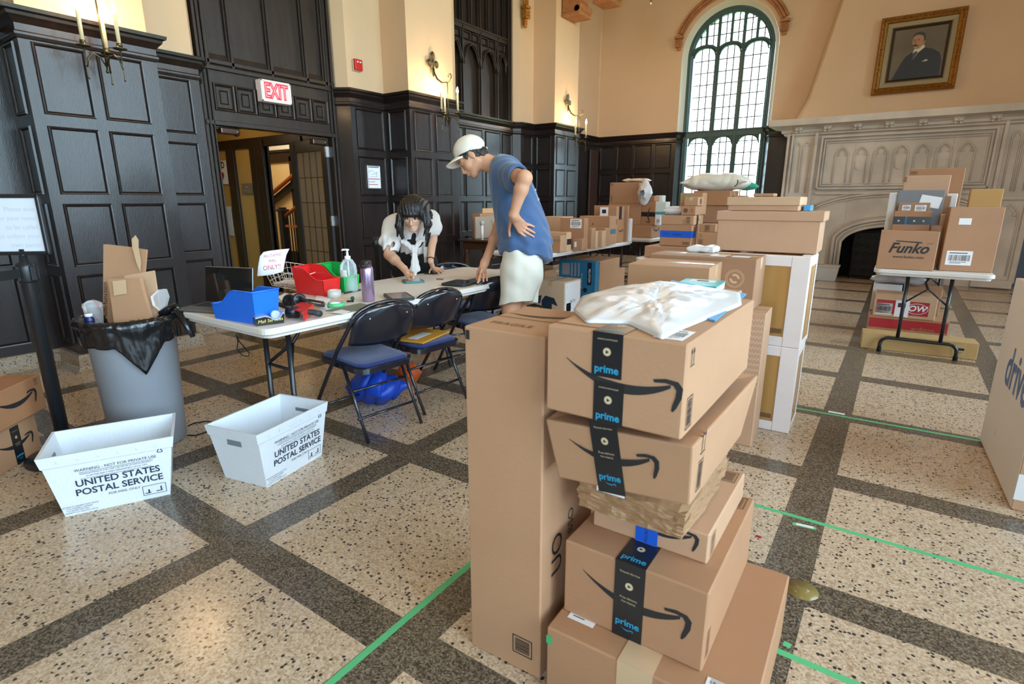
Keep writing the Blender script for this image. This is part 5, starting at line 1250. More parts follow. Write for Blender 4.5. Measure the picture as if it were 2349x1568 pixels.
# ---------------------------------------------------------------- white-framed crates
def crate(label, x, y, z, w, d, h, yaw):
    t = thing('white_framed_crate', label, 'crate', (x, y, z), math.radians(yaw), 'white-framed crates'); Mw = mat('white_edge_board', srgb(226, 212, 206), rough=.6, var=.03, vscale=8); e = .055
    mb = MB(); mb.box(.004, .004, .004, w-.004, d-.004, h-.004); bd = mb.build('carton', mat('film_wrapped_card', srgb(176, 130, 72), rough=.25, spec=.6, var=.08, vscale=3, stretch=(8, 8, .5)), t)
    def bar(a): m = MB(); m.box(*a, r=.003); m.build('edge_strip', Mw, t)
    for zz in (0, h-e): bar((e, -.003, zz, w-.09, .004, zz+e))
    bar((0, -.003, 0, e, .004, h)); bar((w-.09, -.004, 0, w+.003, .004, h)); bar((w-.004, -.0, 0, w+.003, e, h)); bar((w-.004, d-.02, 0, w+.003, d, h)); bar((w-.004, e, h-e, w+.003, d-.02, h)); bar((w-.004, e, 0, w+.003, d-.02, .03)); bar((0, 0, h-.003, w, e, h+.002)); bar((w-e, e, h-.003, w, d, h+.002))
    m = MB(); m.box(w-.17, -.0035, .075, w-.10, -.0025, .10); m.build('stamp', M_INKB, t)
crate('lower white-edged crate standing on the floor', -.969, 3.335, .001, .60, .34, .505, 1.8)
crate('upper white-edged crate, under the big lidded box', -.971, 3.363, .509, .60, .30, .505, -.3)
lb = thing('lidded_box', 'big plain brown box with an overhanging lid on the white crates', 'box', (-.915, 3.50, 1.019), math.radians(1.8))
mb = MB(); mb.box(.005, .005, 0, .553, .33, .19, .004); mb.build('box_base', card(2), lb); mb = MB(); mb.box(-.004, -.004, .178, .568, .338, .232, .004); mb.build('lid', card(2), lb)
lb = thing('lidded_box', 'shallow lidded tray box lying on the big lidded box', 'box', (-.87, 3.53, 1.253), 0)
mb = MB(); mb.box(.004, .004, 0, .386, .25, .045, .003); mb.build('box_base', card(2), lb); mb = MB(); mb.box(-.004, -.004, .030, .392, .256, .078, .003); mb.build('lid', card(4), lb)
parcel('tiny flat brown box on the shallow tray box', -.745, 3.60, 1.332, .115, .10, .018, 0, 1, tape=None, seam=False)
tag(MB().box(-.47, 3.62, 1.254, -.435, 3.74, 1.285, .002).build('small_packet', mat('blue_card', srgb(70, 150, 205), rough=.5)), 'small blue packet beside the shallow tray box', 'packet')
# ================================================================ middle table pile
b = parcel('broad brown box under the blue-banded box, middle of the hall', -2.12, 5.46, .745, 1.05, .5, .112, 0, 1, tape=None)
b = pbox('brown box with a blue tape band, middle of the hall', .86, A4(1500, 1290), A4(0, 930)[1], A4(970, 0)[0], A4(1560, 0)[0], k=1, tape=None); bx_s = b
f = Face(b, 'F'); w, h = b['w'], b['h']; o = f.rect(0, h*.40, w, h*.72, M_TAPEB, 'blue_tape', lift=.001); o['label'] = 'blue tape'; f.text([('amazon', w*.55, h*.56, h*.14, {}), ('PRIORITY', w*.2, h*.56, h*.07, {})], M_INK, lift=.0016, parent=o); f.stamp(w*.72, h*.06, w*.95, h*.22)
Face(b, 'R').rect(0, h*.40, b['d'], h*.72, M_TAPEB, 'blue_tape', lift=.001)
zt = .86+b['h']+.0024; B = b.location
b2 = parcel('brown box with a black tape end, on the blue-banded box', B.x, B.y+.01, zt-.001, w*1.03, b['d']+.10, h*.44, 0, 0, tape=None)
f = Face(b2, 'F'); h2 = b2['h']; f.stamp(w*.78, .01, w*.92, h2*.85, 3); f.arrows(w*.70, h2*.15, h2*.4); f = Face(b2, 'R'); f.rect(b2['d']*.38, 0, b2['d']*.62, h2, M_TAPEK, 'black_tape', lift=.001); f.smile(b2['d']*.5, h2*.5, b2['d']*.5)
zt += h2+.002
b3 = parcel('small printed box with round stamps, on the black-taped box', B.x+w*.60, B.y+.02, zt, w*.45, .20, .088, 0, 1, tape=None); f = Face(b3, 'F')
f.poly([(.045+.022*math.cos(a), .044+.022*math.sin(a)) for a in [2*PI*i/18 for i in range(18)]], M_INKB); f.arrows(.10, .03, .03, M_INK)
b4 = parcel('small taped box on the box with round stamps', B.x+w*.66, B.y+.03, zt+.09, w*.43, .18, .084, 0, 0); Face(b4, 'R').poly([(.09+.03*math.cos(a), .042+.03*math.sin(a)) for a in [2*PI*i/18 for i in range(18)]], M_INKB)
b6 = parcel('plain brown box standing behind the black-taped box, middle table', B.x-.02, B.y+b2['d']+.03, .745+.114, w*1.0, .17, zt-.862, 0, 5, tape=None)
b5 = parcel('box printed with a green word, behind the small taped box', B.x+w*.30, B.y+b2['d']+.035, zt-.0, w*.72, .15, .215, 0, 1, tape=None); Face(b5, 'F').text([('iHerb', .06, .175, .05, dict(bold=.001))], mat('green_print', srgb(110, 150, 60), rough=.6))
def bag(name, label, cat, c, r, m, seed=0, h=.007, corners=None, amp=.012, R=None):
    c = np.array(c, float); r = np.array(r, float); pad = r.max()*1.15+.02; S_ = Solid(c-np.array([r[0]+.05, r[1]+.05, r[2]+.05]), c+np.array([r[0]+.05, r[1]+.05, r[2]+.05]), h)
    S_.ell(c, r*np.array([.92, .92, 1.]), .02)
    for sx in (-1, 1):
        for sy in (-1, 1): S_.cone(c+np.array([sx*r[0]*.55, sy*r[1]*.55, 0]), c+np.array([sx*r[0]*.93, sy*r[1]*.9, 0]), r[2]*.45, .004, .05)
    k = 1/r.min()
    S_.warp(lambda P: amp*(.45*np.sin(P[:, 0]*17+P[:, 1]*13+seed+2*np.sin(P[:, 1]*9+seed))*np.sin(P[:, 1]*12-P[:, 2]*14+seed*2)-.55*np.abs(np.sin((P[:, 0]*11-P[:, 2]*16)+P[:, 1]*19+seed+1.5*np.sin(P[:, 0]*14)))**.5+.3))
    o = S_.build(name, m); tag(o, label, cat); return o
M_POLY = mat('white_poly', srgb(228, 226, 228), rough=.26, spec=.6)
bag('poly_mailer', 'small crumpled white bag on the left of the black-taped box', 'mailer', (B.x+w*.30, B.y+.14, zt+.042), (.105, .09, .042), M_POLY, 3)
b = pbox('long brown box with two arrow marks, right of the blue-banded box', .86, A4(1985, 1300), A4(0, 1050)[1], A4(1570, 0)[0], A4(2000, 0)[0], k=0, tape=None, gap=.002)
b.location = (B.x+w+.05, B.y+.02, .8595); b['note'] = 0; del b['note']; f = Face(b, 'F'); f.arrows(.03, b['h']*.68, b['h']*.2); f.stamp(.015, b['h']*.2, .06, b['h']*.55)
bx2 = parcel('small barcode-stamped box on the long box with arrow marks', B.x+w+.06, B.y+.04, .862+b['h'], .155, .2, .075, 0, 1, tape=None); f = Face(bx2, 'F'); f.stamp(.05, .008, .10, .066, 3)
bag('poly_mailer', 'white mailer at the back of the long taped box, left of the big lidded box', 'mailer', tuple(on(1612, 570, 1.04))[:2]+(1.038,), (.08, .06, .016), M_POLY, 5, amp=.008)
# ---------------------------------------------------------------- far tall pile with the pillow-shaped mailer
Yb = 7.2; P0 = onY(*A4(1530, 595), Yb); P1 = onY(*A4(2150, 595), Yb); Pt = onY(*A4(1530, 350), Yb)
x0, x1 = P0.x, P1.x
zz = [0, .42, .80, 1.03, P0.z]
labs = ['brown box at the floor under the far tall pile', 'second box up in the far tall pile', 'third box up in the far tall pile, behind the middle table', 'brown box just below the one carrying the pillow-shaped mailer']
for i in range(4): parcel(labs[i], x0+.03*(i % 2)+.05, Yb+.04-.02*(i == 3), zz[i], (x1-x0)*.98, .50, zz[i+1]-zz[i]-.0015, 0, (2, 1, 5, 6)[i], tape=None)
b = parcel('brown box directly under the pillow-shaped white mailer', x0, Yb, zz[4], x1-x0, .42, Pt.z-P0.z, 0, 3); zt = zz[4]+b['h']+.002
parcel('small box beside the box under the pillow-shaped mailer', x1+.01, Yb+.10, zz[4]+.0,   .14, .2, .12, 0, 0, tape=None)
c0 = onY(1563, 417, Yb+.1); c1_ = onY(1722, 415, Yb+.1)
o = bag('poly_mailer', 'puffy pillow-shaped white mailer on top of the far tall pile', 'mailer', ((c0.x+c1_.x)/2, Yb+.16, zt+.098), ((c1_.x-c0.x)/2+.03, .20, .115), mat('puffy_poly', srgb(222, 214, 200), rough=.4, spec=.5), 1, h=.009, amp=.014)
mb = MB(); Q = (c1_.x-.16, Yb-.055, zt+.09)
mb.tube([(Q[0]+.05*math.cos(a), Q[1]+.02*math.sin(a), Q[2]+.05*math.sin(a)) for a in [-1.2+.2*i for i in range(10)]], .006, 6); mb.build('smile_print', M_INK, o)
bag('poly_mailer', 'green mailer poking out behind the pillow-shaped one', 'mailer', (c1_.x-.10, Yb+.44, zt+.052), (.12, .08, .05), mat('green_poly', srgb(60, 168, 140), rough=.3), 6, amp=.008)
# ================================================================ boxes on the far table
YF = 8.28
def ybox(label, l, r, t, b_, z0, d=.3, Y=YF, **kw):
    """parcel whose front lies in the plane at depth Y, measured left, right, top, bottom"""
    p = onY(*A4(l, b_), Y); q = onY(*A4(r, b_), Y); z1 = onY(*A4((l+r)/2, t), Y).z; kw.setdefault('tape', None)
    return parcel(label, p.x, Y, z0, q.x-p.x, d, z1-z0-.002, 0, **kw)
b = ybox('brown box with a smile on its end, bottom of the far table stack', 490, 835, 920, 1135, .7405, .38, k=1); f = Face(b, 'R'); f.smile(b['d']*.5, b['h']*.55, b['d']*.8); B = b.location; zt = .742+b['h']
b = ybox('wide brown box second from the bottom of the far table stack', 105, 655, 560, 918, zt, .36, k=1); zt2 = zt+b['h']+.002
ybox('brown box carrying the left end of the far table stack', 130, 480, 925, 1130, .7405, .34, k=2)
b = ybox('upper brown box of the far table stack, with a white mailer hanging off it', 130, 612, 205, 560, zt2, .34, k=1)
f = Face(b, 'F'); f.stamp(.02, .02, .05, .12, 4); f.stamp(.02, b['h']-.05, .05, b['h']-.01, 4); q = b.location; zt3 = zt2+b['h']+.002
c = onY(*A4(600, 165), YF+.14); bag('poly_mailer', 'flat white and orange mailer on the very top of the far table stack', 'mailer', (c.x, c.y, zt3+.030), (.21, .13, .027), mat('mailer_orange', srgb(226, 196, 170), rough=.35), 2, amp=.007)
c = onY(*A4(715, 385), YF-.07); bag('poly_mailer', 'white mailer drooping over the right side of the far table stack', 'mailer', (c.x, c.y+.03, c.z+.0), (.10, .05, .185), M_POLY, 4, amp=.012)
b = ybox('black-taped smile box standing on end beside the far table stack', 660, 890, 525, 915, zt, .30, Y=YF+.0, k=3); f = Face(b, 'F'); w, h = b['w'], b['h']; f.rect(0, h*.36, w, h*.55, M_TAPEK, 'black_tape', lift=.001); f.smile(w*.5, h*.45, h*.72, rot=-PI/2, lift=.0016); Q = b; zq = zt+h+.002
b = ybox('little smile box on top of the black-taped box on the far table', 705, 890, 430, 522, zq, .20, Y=YF+.01, k=3); Face(b, 'F').smile(b['w']*.5, b['h']*.5, b['w']*.6)
MWB = mat('white_box', srgb(214, 218, 210), rough=.6)
b3 = ybox('white packet leaning below the white box on the far table', 893, 985, 745, 912, zt, .16, k=0, m=M_LABEL, seam=False); Face(b3, 'F').barcode(.02, .02, .08, .10, 5)
b2 = ybox('white box with a teal band right of the black-taped box on the far table', 900, 1075, 532, 742, zt+b3['h']+.003, .18, Y=YF+.005, k=0, m=MWB, seam=False); Face(b2, 'F').rect(0, 0, b2['w'], .035, mat('teal_band', srgb(60, 150, 160), rough=.5), 'teal_band', lift=.001)
b4 = ybox('upper white box at the back right of the far table stack', 885, 1000, 425, 900, .7405, .14, Y=YF+.42, k=0, m=MWB, seam=False)
# ================================================================ row of upright boxes on the second table
R2 = []
def rb(label, fbr, top, left, side, **kw):
    kw.setdefault('tape', None); kw.setdefault('seam', False)
    b = pbox(label, .7405, A3(*fbr), A3(0, top)[1], A3(left, 0)[0], A3(side, 0)[0], **kw); R2.append(b); return b
b = rb('pale printed box at the near end of the boxed table', (418, 1270), 930, 150, 540, k=0, Y=5.41, dd=.13); Face(b, 'F').text([('LESS CO', b['w']*.6, b['h']*.7, .035, {})], M_INKB)
b = rb('taller box behind the pale printed box, black label on its end', (548, 1240), 860, 130, 660, k=4, Y=5.57, dd=.11); Face(b, 'R').rect(.005, b['h']*.35, b['d']-.005, b['h']*.65, M_TAPEK, 'black_tape', lift=.001)
b = rb('small squat box with a white sticker at the table edge', (880, 1212), 1000, 680, 905, k=1, Y=5.76, dd=.12); f = Face(b, 'F'); f.rect(.02, b['h']*.30, .05, b['h']*.75, M_LABEL, 'label')
b = parcel('long box with black tape strip near its end, behind the first two boxes', -3.66, 5.69, .741, .52, .06, .215, 0, 1, tape=None, seam=False); f = Face(b, 'F'); f.rect(.42, .0, .46, .215, M_TAPEK, 'black_tape', lift=.001); f.arrows(.03, .15, .04)
b = rb('tall brown box with a white shipping label, on the boxed table', (915, 1212), 560, 405, 935, k=1, Y=5.93, dd=.10); f = Face(b, 'F'); w, h = b['w'], b['h']; o = f.barcode(w*.42, h*.68, w*.88, h*.97, 6)
b = rb('narrow brown box with an open flap right of the labelled box', (1075, 1165), 770, 930, 1085, k=5, Y=6.06, dd=.10)
b = rb('thin pale carton between the flapped box and the wide box', (1160, 1158), 830, 1085, 1165, k=4, Y=6.20, dd=.07)
b = rb('cream carton right of the thin pale carton', (1300, 1133), 830, 1168, 1335, k=4, Y=6.32, dd=.10)
b = rb('slim brown box with a black spine, just before the wide box', (1352, 1118), 770, 1085, 1428, k=1, Y=6.46, dd=.16)
b = rb('wide brown box with a recycling mark, mid table', (1447, 1098), 520, 810, 1540, k=1, Y=6.68, dd=.20); f = Face(b, 'F'); w, h = b['w'], b['h']; f.poly([(w*.45+.02*math.cos(a), h*.72+.02*math.sin(a)) for a in (PI/2, PI/2+2.1, PI/2+4.2)], M_INKB); f = Face(b, 'R'); f.rect(.005, h*.38, b['d']-.005, h*.55, mat('teal_dark', srgb(70, 110, 115), rough=.6), 'label', lift=.001)
b = rb('narrow box with small print beside the wide box', (1530, 1080), 690, 1400, 1592, k=0, Y=6.90, dd=.10)
b = rb('box with a smile on its end, under the black-taped carton', (1600, 1055), 590, 1250, 1752, k=3, Y=7.04, dd=.24); Face(b, 'R').smile(b['d']*.5, b['h']*.5, b['d']*.8); zt = .742+b['h']; J = b
b = parcel('carton with a picture label lying on the smile-ended box', J.location.x-.02, J.location.y-.0, zt, J['w']+.01, J['d']+.01, .17, 0, 1, tape=None, seam=False); f = Face(b, 'F'); o = f.rect(.01, .03, .13, .16, M_LABEL, 'label'); f.rect(.04, .08, .10, .13, M_INK, 'print', lift=.001, parent=o); Face(b, 'R').rect(b['d']*.3, 0, b['d']*.65, .17, M_TAPEK, 'black_tape', lift=.001)
b = rb('largest flat carton at the far end of the boxed table', (1822, 1032), 290, 1110, 1842, k=1, Y=7.33, dd=.04)
b = rb('thin white packet at the very far end of the boxed table', (1895, 1012), 565, 1840, 1912, k=1, m=M_LABEL, Y=7.45, dd=.06)
b = parcel('open cream carton with a raised flap, behind the row on the boxed table', -3.86, 6.25, .741, .32, .30, .36, 0, 4, tape=None, seam=False)
b = parcel('open box with raised flaps behind the man, on the boxed table', -3.84, 5.35, .741, .30, .26, .27, 0, 1, tape=None, seam=False); mb = MB(); mb.hexa([(.28, 0, .27), (.284, 0, .27), (.284, .26, .27), (.28, .26, .27), (.37, 0, .10), (.374, 0, .10), (.374, .26, .10), (.37, .26, .10)]); 
mb = MB(); P = [(.0, .0, .272), (.30, .0, .272), (.25, -.06, .40), (.05, -.06, .40)]; mb.add(P+[(x, y-.004, z) for x, y, z in P], [(0, 1, 2, 3), (4, 7, 6, 5), (0, 4, 5, 1), (1, 5, 6, 2), (2, 6, 7, 3), (3, 7, 4, 0)]); mb.build('flap', card(1), b)
tag(MB().box(-3.86, 5.50, 1.014, -3.62, 5.505, 1.10, .001).build('padded_envelope', mat('manila', srgb(214, 150, 52), rough=.6)), 'orange envelope sticking up behind the man from the open box', 'envelope')
# ---------------------------------------------------------------- under the second table
b = parcel('pale box with shipping labels and a black printed shape, under the boxed table', -3.46, 5.52, 0, .385, .40, .395, 0, 4, m=mat('pale_card', srgb(206, 184, 158), rough=.7))
f = Face(b, 'R'); f.rect(.02, .02, .38, .38, M_LABEL, 'label'); f.barcode(.05, .04, .16, .14, 3); f.text([('MC24', .2, .15, .05, {}), ('1', .06, .33, .04, {})], M_INK, lift=.0012)
f = Face(b, 'F'); nv = mat('navy_box_print', srgb(26, 48, 72), rough=.5); f.poly([(.08, .02), (.22, .02), (.22, .13), (.30, .11), (.25, .20), (.13, .22), (.08, .16)], nv, 'logo'); f.poly([(.0, .12), (.06, .12), (.08, .22), (.0, .2)], nv, 'logo')
b = parcel('bright blue printed carton under the boxed table', -3.60, 6.30, 0, .53, .10, .56, 0, 0, tape=None, m=mat('blue_carton', srgb(36, 116, 156), rough=.5), seam=False); f = Face(b, 'F')
f.rect(.03, .0, .30, .30, card(5), 'bare_panel'); f.rect(.05, .37, .16, .52, mat('grey_panel', srgb(150, 150, 150), rough=.5), 'panel')
for i in range(3): f.rect(.18+.05*i, .36, .205+.05*i, .53, mat('grey_panel', srgb(150, 150, 150), rough=.5), 'panel')
o = f.rect(.415, .26, .475, .545, mat('navy_panel', srgb(20, 30, 60), rough=.4), 'logo_panel', lift=.001); f.text([('PELOTON', .445, .38, .038, dict(bold=.0005))], M_WHITE, lift=.0016, parent=o, rot=-PI/2); f.text([('Bike Fits. Boxes. Energy.', .34, .30, .02, {})], M_WHITE, rot=-PI/2)
f.poly([(.39+.03*math.cos(a), .19+.03*math.sin(a)) for a in [2*PI*i/20 for i in range(20)]], mat('navy_panel', srgb(20, 30, 60)), 'logo')
parcel('big brown carton right behind the blue printed carton, under the boxed table', -3.60, 6.42, 0, .53, .60, .555, 0, 5)
parcel('narrow brown box deep under the far end of the boxed table', -3.30, 7.04, 0, .22, .20, .40, 0, 0, tape=None)
parcel('brown box in the shadow behind the pale labelled box', -3.86, 5.98, 0, .24, .30, .44, 0, 5, tape=None)
# ================================================================ right-hand table
tb = T4.location
b = parcel('brown box with a big script logo, front left on the right-hand table', -.127, 5.70, .7405, .400, .16, .319, 1.1, 1, tape=None); f = Face(b, 'F')
f.text([('Funko', .205, .175, .115, dict(shear=.35, bold=.0028, sx=.95)), ('www.funko.com', .215, .105, .028, dict(bold=.0006, sx=1.15))], M_INK); mb = MB()
for i in range(5): x = .330+.009*i; mb.add([f.M @ Vector(q) for q in ((x-.001, .215, .001), (x+.002, .215, .001), (x+.001+(i-2)*.004, .235-.001*abs(i-2), .001))], [(0, 1, 2)])
mb.add([f.M @ Vector(q) for q in ((.30, .222, .001), (.12, .232, .001), (.11, .240, .001), (.29, .232, .001))], [(0, 1, 2, 3)]); mb.build('crown_print', M_INK, b)
b = parcel('tall brown carton with two white labels, right side of the right-hand table', .315, 5.80, .7405, .345, .16, .512, 6, 1, tape=None); f = Face(b, 'F'); f.barcode(.03, .05, .20, .165, 9); f.rect(.07, .375, .15, .425, M_LABEL, 'label')
b = parcel('small tan carton behind the tall labelled carton', .44, 6.06, .7405, .21, .07, .655, 3, 3, tape=None, m=mat('tan_carton', srgb(184, 138, 78), rough=.7), seam=False)
sl = [('black-taped smile carton standing behind the script-logo box', (430, 835), (950, 830), (480, 550), (975, 560), 5.90, .10, 1)]
b = parcel(sl[0][0], -.06, 5.90, .7405, .265, .07, .475, 0, 3, tape=None, seam=False); f = Face(b, 'F'); o = f.rect(0, .365, .265, .43, M_TAPEK, 'black_tape', lift=.001); f.text([('prime', .09, .395, .03, {})], M_TEALP, lift=.0016, parent=o, rot=PI/2)
for u in (.04, .15, .215): f.poly([(u+.008*math.cos(a), .395+.008*math.sin(a)) for a in [2*PI*i/12 for i in range(12)]], M_CREAMP, 'print', .0016, o)
b = parcel('low brown carton with two white labels peeping above the taped smile carton', -.04, 5.99, .7405, .225, .05, .545, 0, 6, tape=None, seam=False); f = Face(b, 'F'); f.barcode(.03, .48, .09, .525, 3); f.barcode(.12, .475, .20, .525, 4)
b = parcel('grey flat mailer board with a slanted shipping label on the right-hand table', -.06, 6.10, .7405, .335, .03, .65, 0, 1, tape=None, m=mat('grey_board', srgb(122, 118, 120), rough=.5), seam=False); f = Face(b, 'F')
o = f.rect(0, 0, .15, .095, M_LABEL, 'label'); o.rotation_euler.y = .18; o.location = (.16, -.002, .52)
tag(MB().box(-.12, 6.145, .742, .0, 6.165, 1.37, .003).build('white_board', M_WHITE), 'thin white board behind the left edge of the grey mailer board', 'board')
b = parcel('shallow tray carton with folded corners behind the grey mailer board', -.03, 6.21, .7405, .33, .06, .775, 0, 2, seam=False, tape=None); Face(b, 'F').stamp(-.0, .72, .02, .77, 3)
b = parcel('big orange-brown carton leaning at the back of the right-hand table', .0, 6.40, .7405, .40, .035, .84, 0, 3, tape=None, seam=False); Face(b, 'F').stamp(.01, .79, .06, .82, 4)
b = parcel('brown carton edge right of the grey mailer board', .235, 6.14, .7405, .09, .04, .60, 0, 6, tape=None, seam=False)
b = parcel('white shrink-wrapped packet with a black band, centre back of the right-hand table', .30, 6.22, .7405, .07, .12, .62, 0, 1, tape=None, m=M_LABEL, seam=False); Face(b, 'F').rect(0, .42, .07, .47, M_TAPEK, 'band', lift=.001)
b = parcel('cream printed box peeping left of the tall labelled carton', .27, 6.06, .7405, .12, .08, .45, 0, 4, tape=None, seam=False)
b = parcel('little dark-edged carton right of the taped smile carton', .21, 5.92, .7405, .08, .10, .36, 0, 5, tape=None, seam=False)
# under it
b = parcel('long low tan carton lying on the floor under the right-hand table', -.146, 5.83, 0, .832, .20, .145, 4, 3, tape=None, m=mat('tan_long', srgb(196, 160, 104), rough=.6), seam=False); f = Face(b, 'F'); f.rect(.66, .03, .75, .12, mat('tan_label', srgb(200, 170, 120), rough=.6), 'label'); f.text([('WINERY', .705, .05, .016, {})], M_INK, lift=.0012); f.rect(.68, .07, .74, .09, M_INK, 'print', lift=.0012)
RD = mat('red_print', srgb(176, 36, 40), rough=.5)
b = parcel('red-banded carton beneath the white-labelled red one, on the floor', -.133, 6.304, 0, .632, .27, .225, 2, 1, tape=None); f = Face(b, 'F'); f.rect(.01, .115, .62, .205, RD, 'red_band'); f.text([('ardison', .44, .13, .06, {})], card(1), lift=.0012)
b = parcel('red and white printed carton with two white labels under the right-hand table', -.104, 6.30, .226, .484, .28, .215, 1.7, 4, tape=None); f = Face(b, 'F'); f.rect(.02, .03, .43, .16, RD, 'red_panel'); f.barcode(.02, .02, .15, .13, 3); o = f.rect(.17, .01, .28, .165, M_LABEL, 'label', lift=.001); f.rect(.19, .10, .25, .14, mat('plum_print', srgb(60, 30, 60)), 'print', lift=.0016, parent=o); f.text([('OW', .34, .095, .075, dict(shear=.2, bold=.002))], M_LABEL, lift=.0012)
mb = MB(); mb.quads([f.M @ Vector((.34+.085*math.cos(a), .095+.05*math.sin(a), .0014)) for a in [2*PI*i/32 for i in range(32)]], [f.M @ Vector((.34+.081*math.cos(a), .095+.046*math.sin(a), .0014)) for a in [2*PI*i/32 for i in range(32)]], closed=True); mb.build('print', M_LABEL, b)
b = parcel('white carton with a red corner behind the red and white carton', -.14, 6.62, .226, .24, .2, .27, 0, 1, tape=None, m=M_LABEL, seam=False)
parcel('brown carton with arrow marks right behind the red and white carton', .12, 6.62, .226, .30, .2, .26, 0, 1, tape=None)
parcel('wide brown carton on the floor at the back under the right-hand table', -.14, 6.63, 0, .62, .25, .223, 0, 5, tape=None)
bag('poly_mailer', 'silvery grey mailer on top of the cartons under the right-hand table', 'mailer', (.06, 6.62+.08, .545), (.25, .13, .045), mat('silver_poly', srgb(186, 186, 194), rough=.25, spec=.7), 7, amp=.010)
# ================================================================ big appliance-style box at the right edge
b = parcel('huge white-sided box with a blue word, cut by the right edge of the picture', .572, 3.02, .0, .55, .844, .918, 2.3, 0, tape=None, m=card(2), seam=False)
f = Face(b, 'L'); f.rect(0, .012, .844, .918, mat('white_liner', srgb(226, 218, 212), rough=.6), 'white_side'); f.text([('drive', .46, .50, .27, dict(bold=.006, sx=.85))], mat('navy_blue_print', srgb(44, 72, 130), rough=.5), lift=.0014)
f2 = Face(b, 'F'); f2.rect(0, .05, .12, .17, M_LABEL, 'label'); f2.stamp(.03, .08, .07, .13, 3, M_INK); f.text([('/', .30, .16, .05, {})], M_INK, lift=.0014)
# ---------------------------------------------------------------- white basket by the hearth
bs = thing('woven_basket', 'white woven lidded basket on the floor left of the hearth', 'basket', (-1.12, 10.50, 0)); Mb = mat('white_weave', srgb(206, 202, 198), rough=.6, bump=.6, bscale=40)
mb = MB(); mb.hexa([(.02, .02, 0), (.35, .02, 0), (.35, .22, 0), (.02, .22, 0), (-.01, 0, .22), (.38, 0, .22), (.38, .25, .22), (-.01, .25, .22)]); mb.build('basket_body', Mb, bs)
mb = MB(); mb.box(-.02, -.01, .22, .39, .26, .25, .008); mb.box(.15, .10, .25, .22, .13, .258, .003); mb.build('lid', mat('basket_lid', srgb(200, 194, 188), rough=.6, bump=.3, bscale=50), bs)
mb = MB()
for j in range(5):
    for i in range(9): x = .04+i*.037; z = .03+j*.038; mb.box(x, -.001-.018*z/.22+.018, z, x+.018, .022-.02*z/.22, z+.018, .003)
mb.build('weave_band', Mb, bs)
# ================================================================ floor tape, scraps
M_GT = mat('green_painters_tape', srgb(92, 190, 130), rough=.6)
def strip(name, label, a, b, w, m=M_GT, z=.0006, cat='tape'):
    d = (b-a); d.z = 0; n = Vector((-d.y, d.x, 0)).normalized()*w/2; mb = MB(); P = [a-n, b-n, b+n, a+n]
    mb.add([(p.x, p.y, .0002) for p in P]+[(p.x, p.y, z) for p in P], [(0, 3, 2, 1), (4, 5, 6, 7), (0, 1, 5, 4), (1, 2, 6, 5), (2, 3, 7, 6), (3, 0, 4, 7)]); return tag(mb.build(name, m), label, cat)
strip('floor_tape', 'green floor tape line running to the lower edge left of the tallest box', Vector((-1.142, .55, 0)), Vector((-1.155, 3.2, 0)), .024)
strip('floor_tape', 'farthest green floor tape line, from the white crates to the right-edge box', Vector((-.62, on(1830, 937).y, 0)), Vector((.56, on(2260, 1013).y, 0)), .024)
strip('floor_tape', 'middle green floor tape line crossing the right part of the floor', Vector((-.62, on(1730, 1157).y, 0)), Vector((1.2, on(2349, 1333).y+.0, 0)), .024)
strip('floor_tape', 'nearest green floor tape line at the lower right corner', Vector((-.3, on(1800, 1497).y, 0)), Vector((.6, on(1950, 1568).y, 0)), .024)
p = on(1818, 1200); o = strip('tape_label', 'green tape scrap with a white label, below the middle tape line', p, on(1872, 1212), .022); mb = MB(); a_, b_ = on(1826, 1201), on(1866, 1210); o2 = strip('label', '', a_, b_, .016, M_LABEL, .0012); 
del o2['label']; del o2['category']; o2.parent = o
p = on(1900, 943); o = strip('tape_label', 'white label stuck above the farthest tape line', p, on(1938, 950), .03, M_LABEL)
o = strip('tape_label', 'small green tape scrap beside the lowest box of the near tower', on(1797, 1474), on(1814, 1482), .022)
tag(MB().box(0, 0, .0003, .02, .015, .002).build('paper_scrap', RD, None, on(1733, 1231)), 'tiny red scrap on the floor right of the near tower', 'scrap')
tag(MB().box(0, 0, .0003, .05, .05, .0012).build('paper_scrap', mat('manila_scrap', srgb(200, 180, 140)), None, on(962, 945), .4), 'small cream paper scrap on the floor behind the nearest chair', 'scrap')
o = tag(MB().lathe([(.0, .0003), (.055, .0003), (.055, .0008), (0, .0008)], n=24).build('floor_stain', mat('amber_stain', srgb(138, 118, 68), rough=.2), None, on(1838, 1352)), 'round amber stain on the floor right of the near tower', 'stain')
# ================================================================ people
CR, CU, CF = np.array(_R), np.array(_U), np.array(_f)
def pt(x, y, D): return np.array(at(x, y, D))
def skinmat(name, c):
    m = mat(name, srgb(*c), rough=.5, spec=.4, bump=.06, bscale=120, var=.05, vscale=14)
    p = m.node_tree.nodes['Principled BSDF']; p.inputs['Subsurface Weight'].default_value = .08; p.inputs['Subsurface Radius'].default_value = (.02, .008, .004); return m
M_SKM = skinmat('skin_man', (206, 150, 118)); M_SKW = skinmat('skin_woman', (222, 174, 146)); M_EYEW = mat('eye_white', srgb(186, 172, 162), rough=.35); M_EYED = mat('eye_dark', srgb(40, 26, 18), rough=.15)
M_HAIR = mat('black_hair', (.012, .009, .008), rough=.34, spec=.5, bump=.6, bscale=60, stretch=(3, 3, .25)); M_HAIRM = mat('brown_hair', (.018, .011, .008), rough=.5, bump=.6, bscale=80)
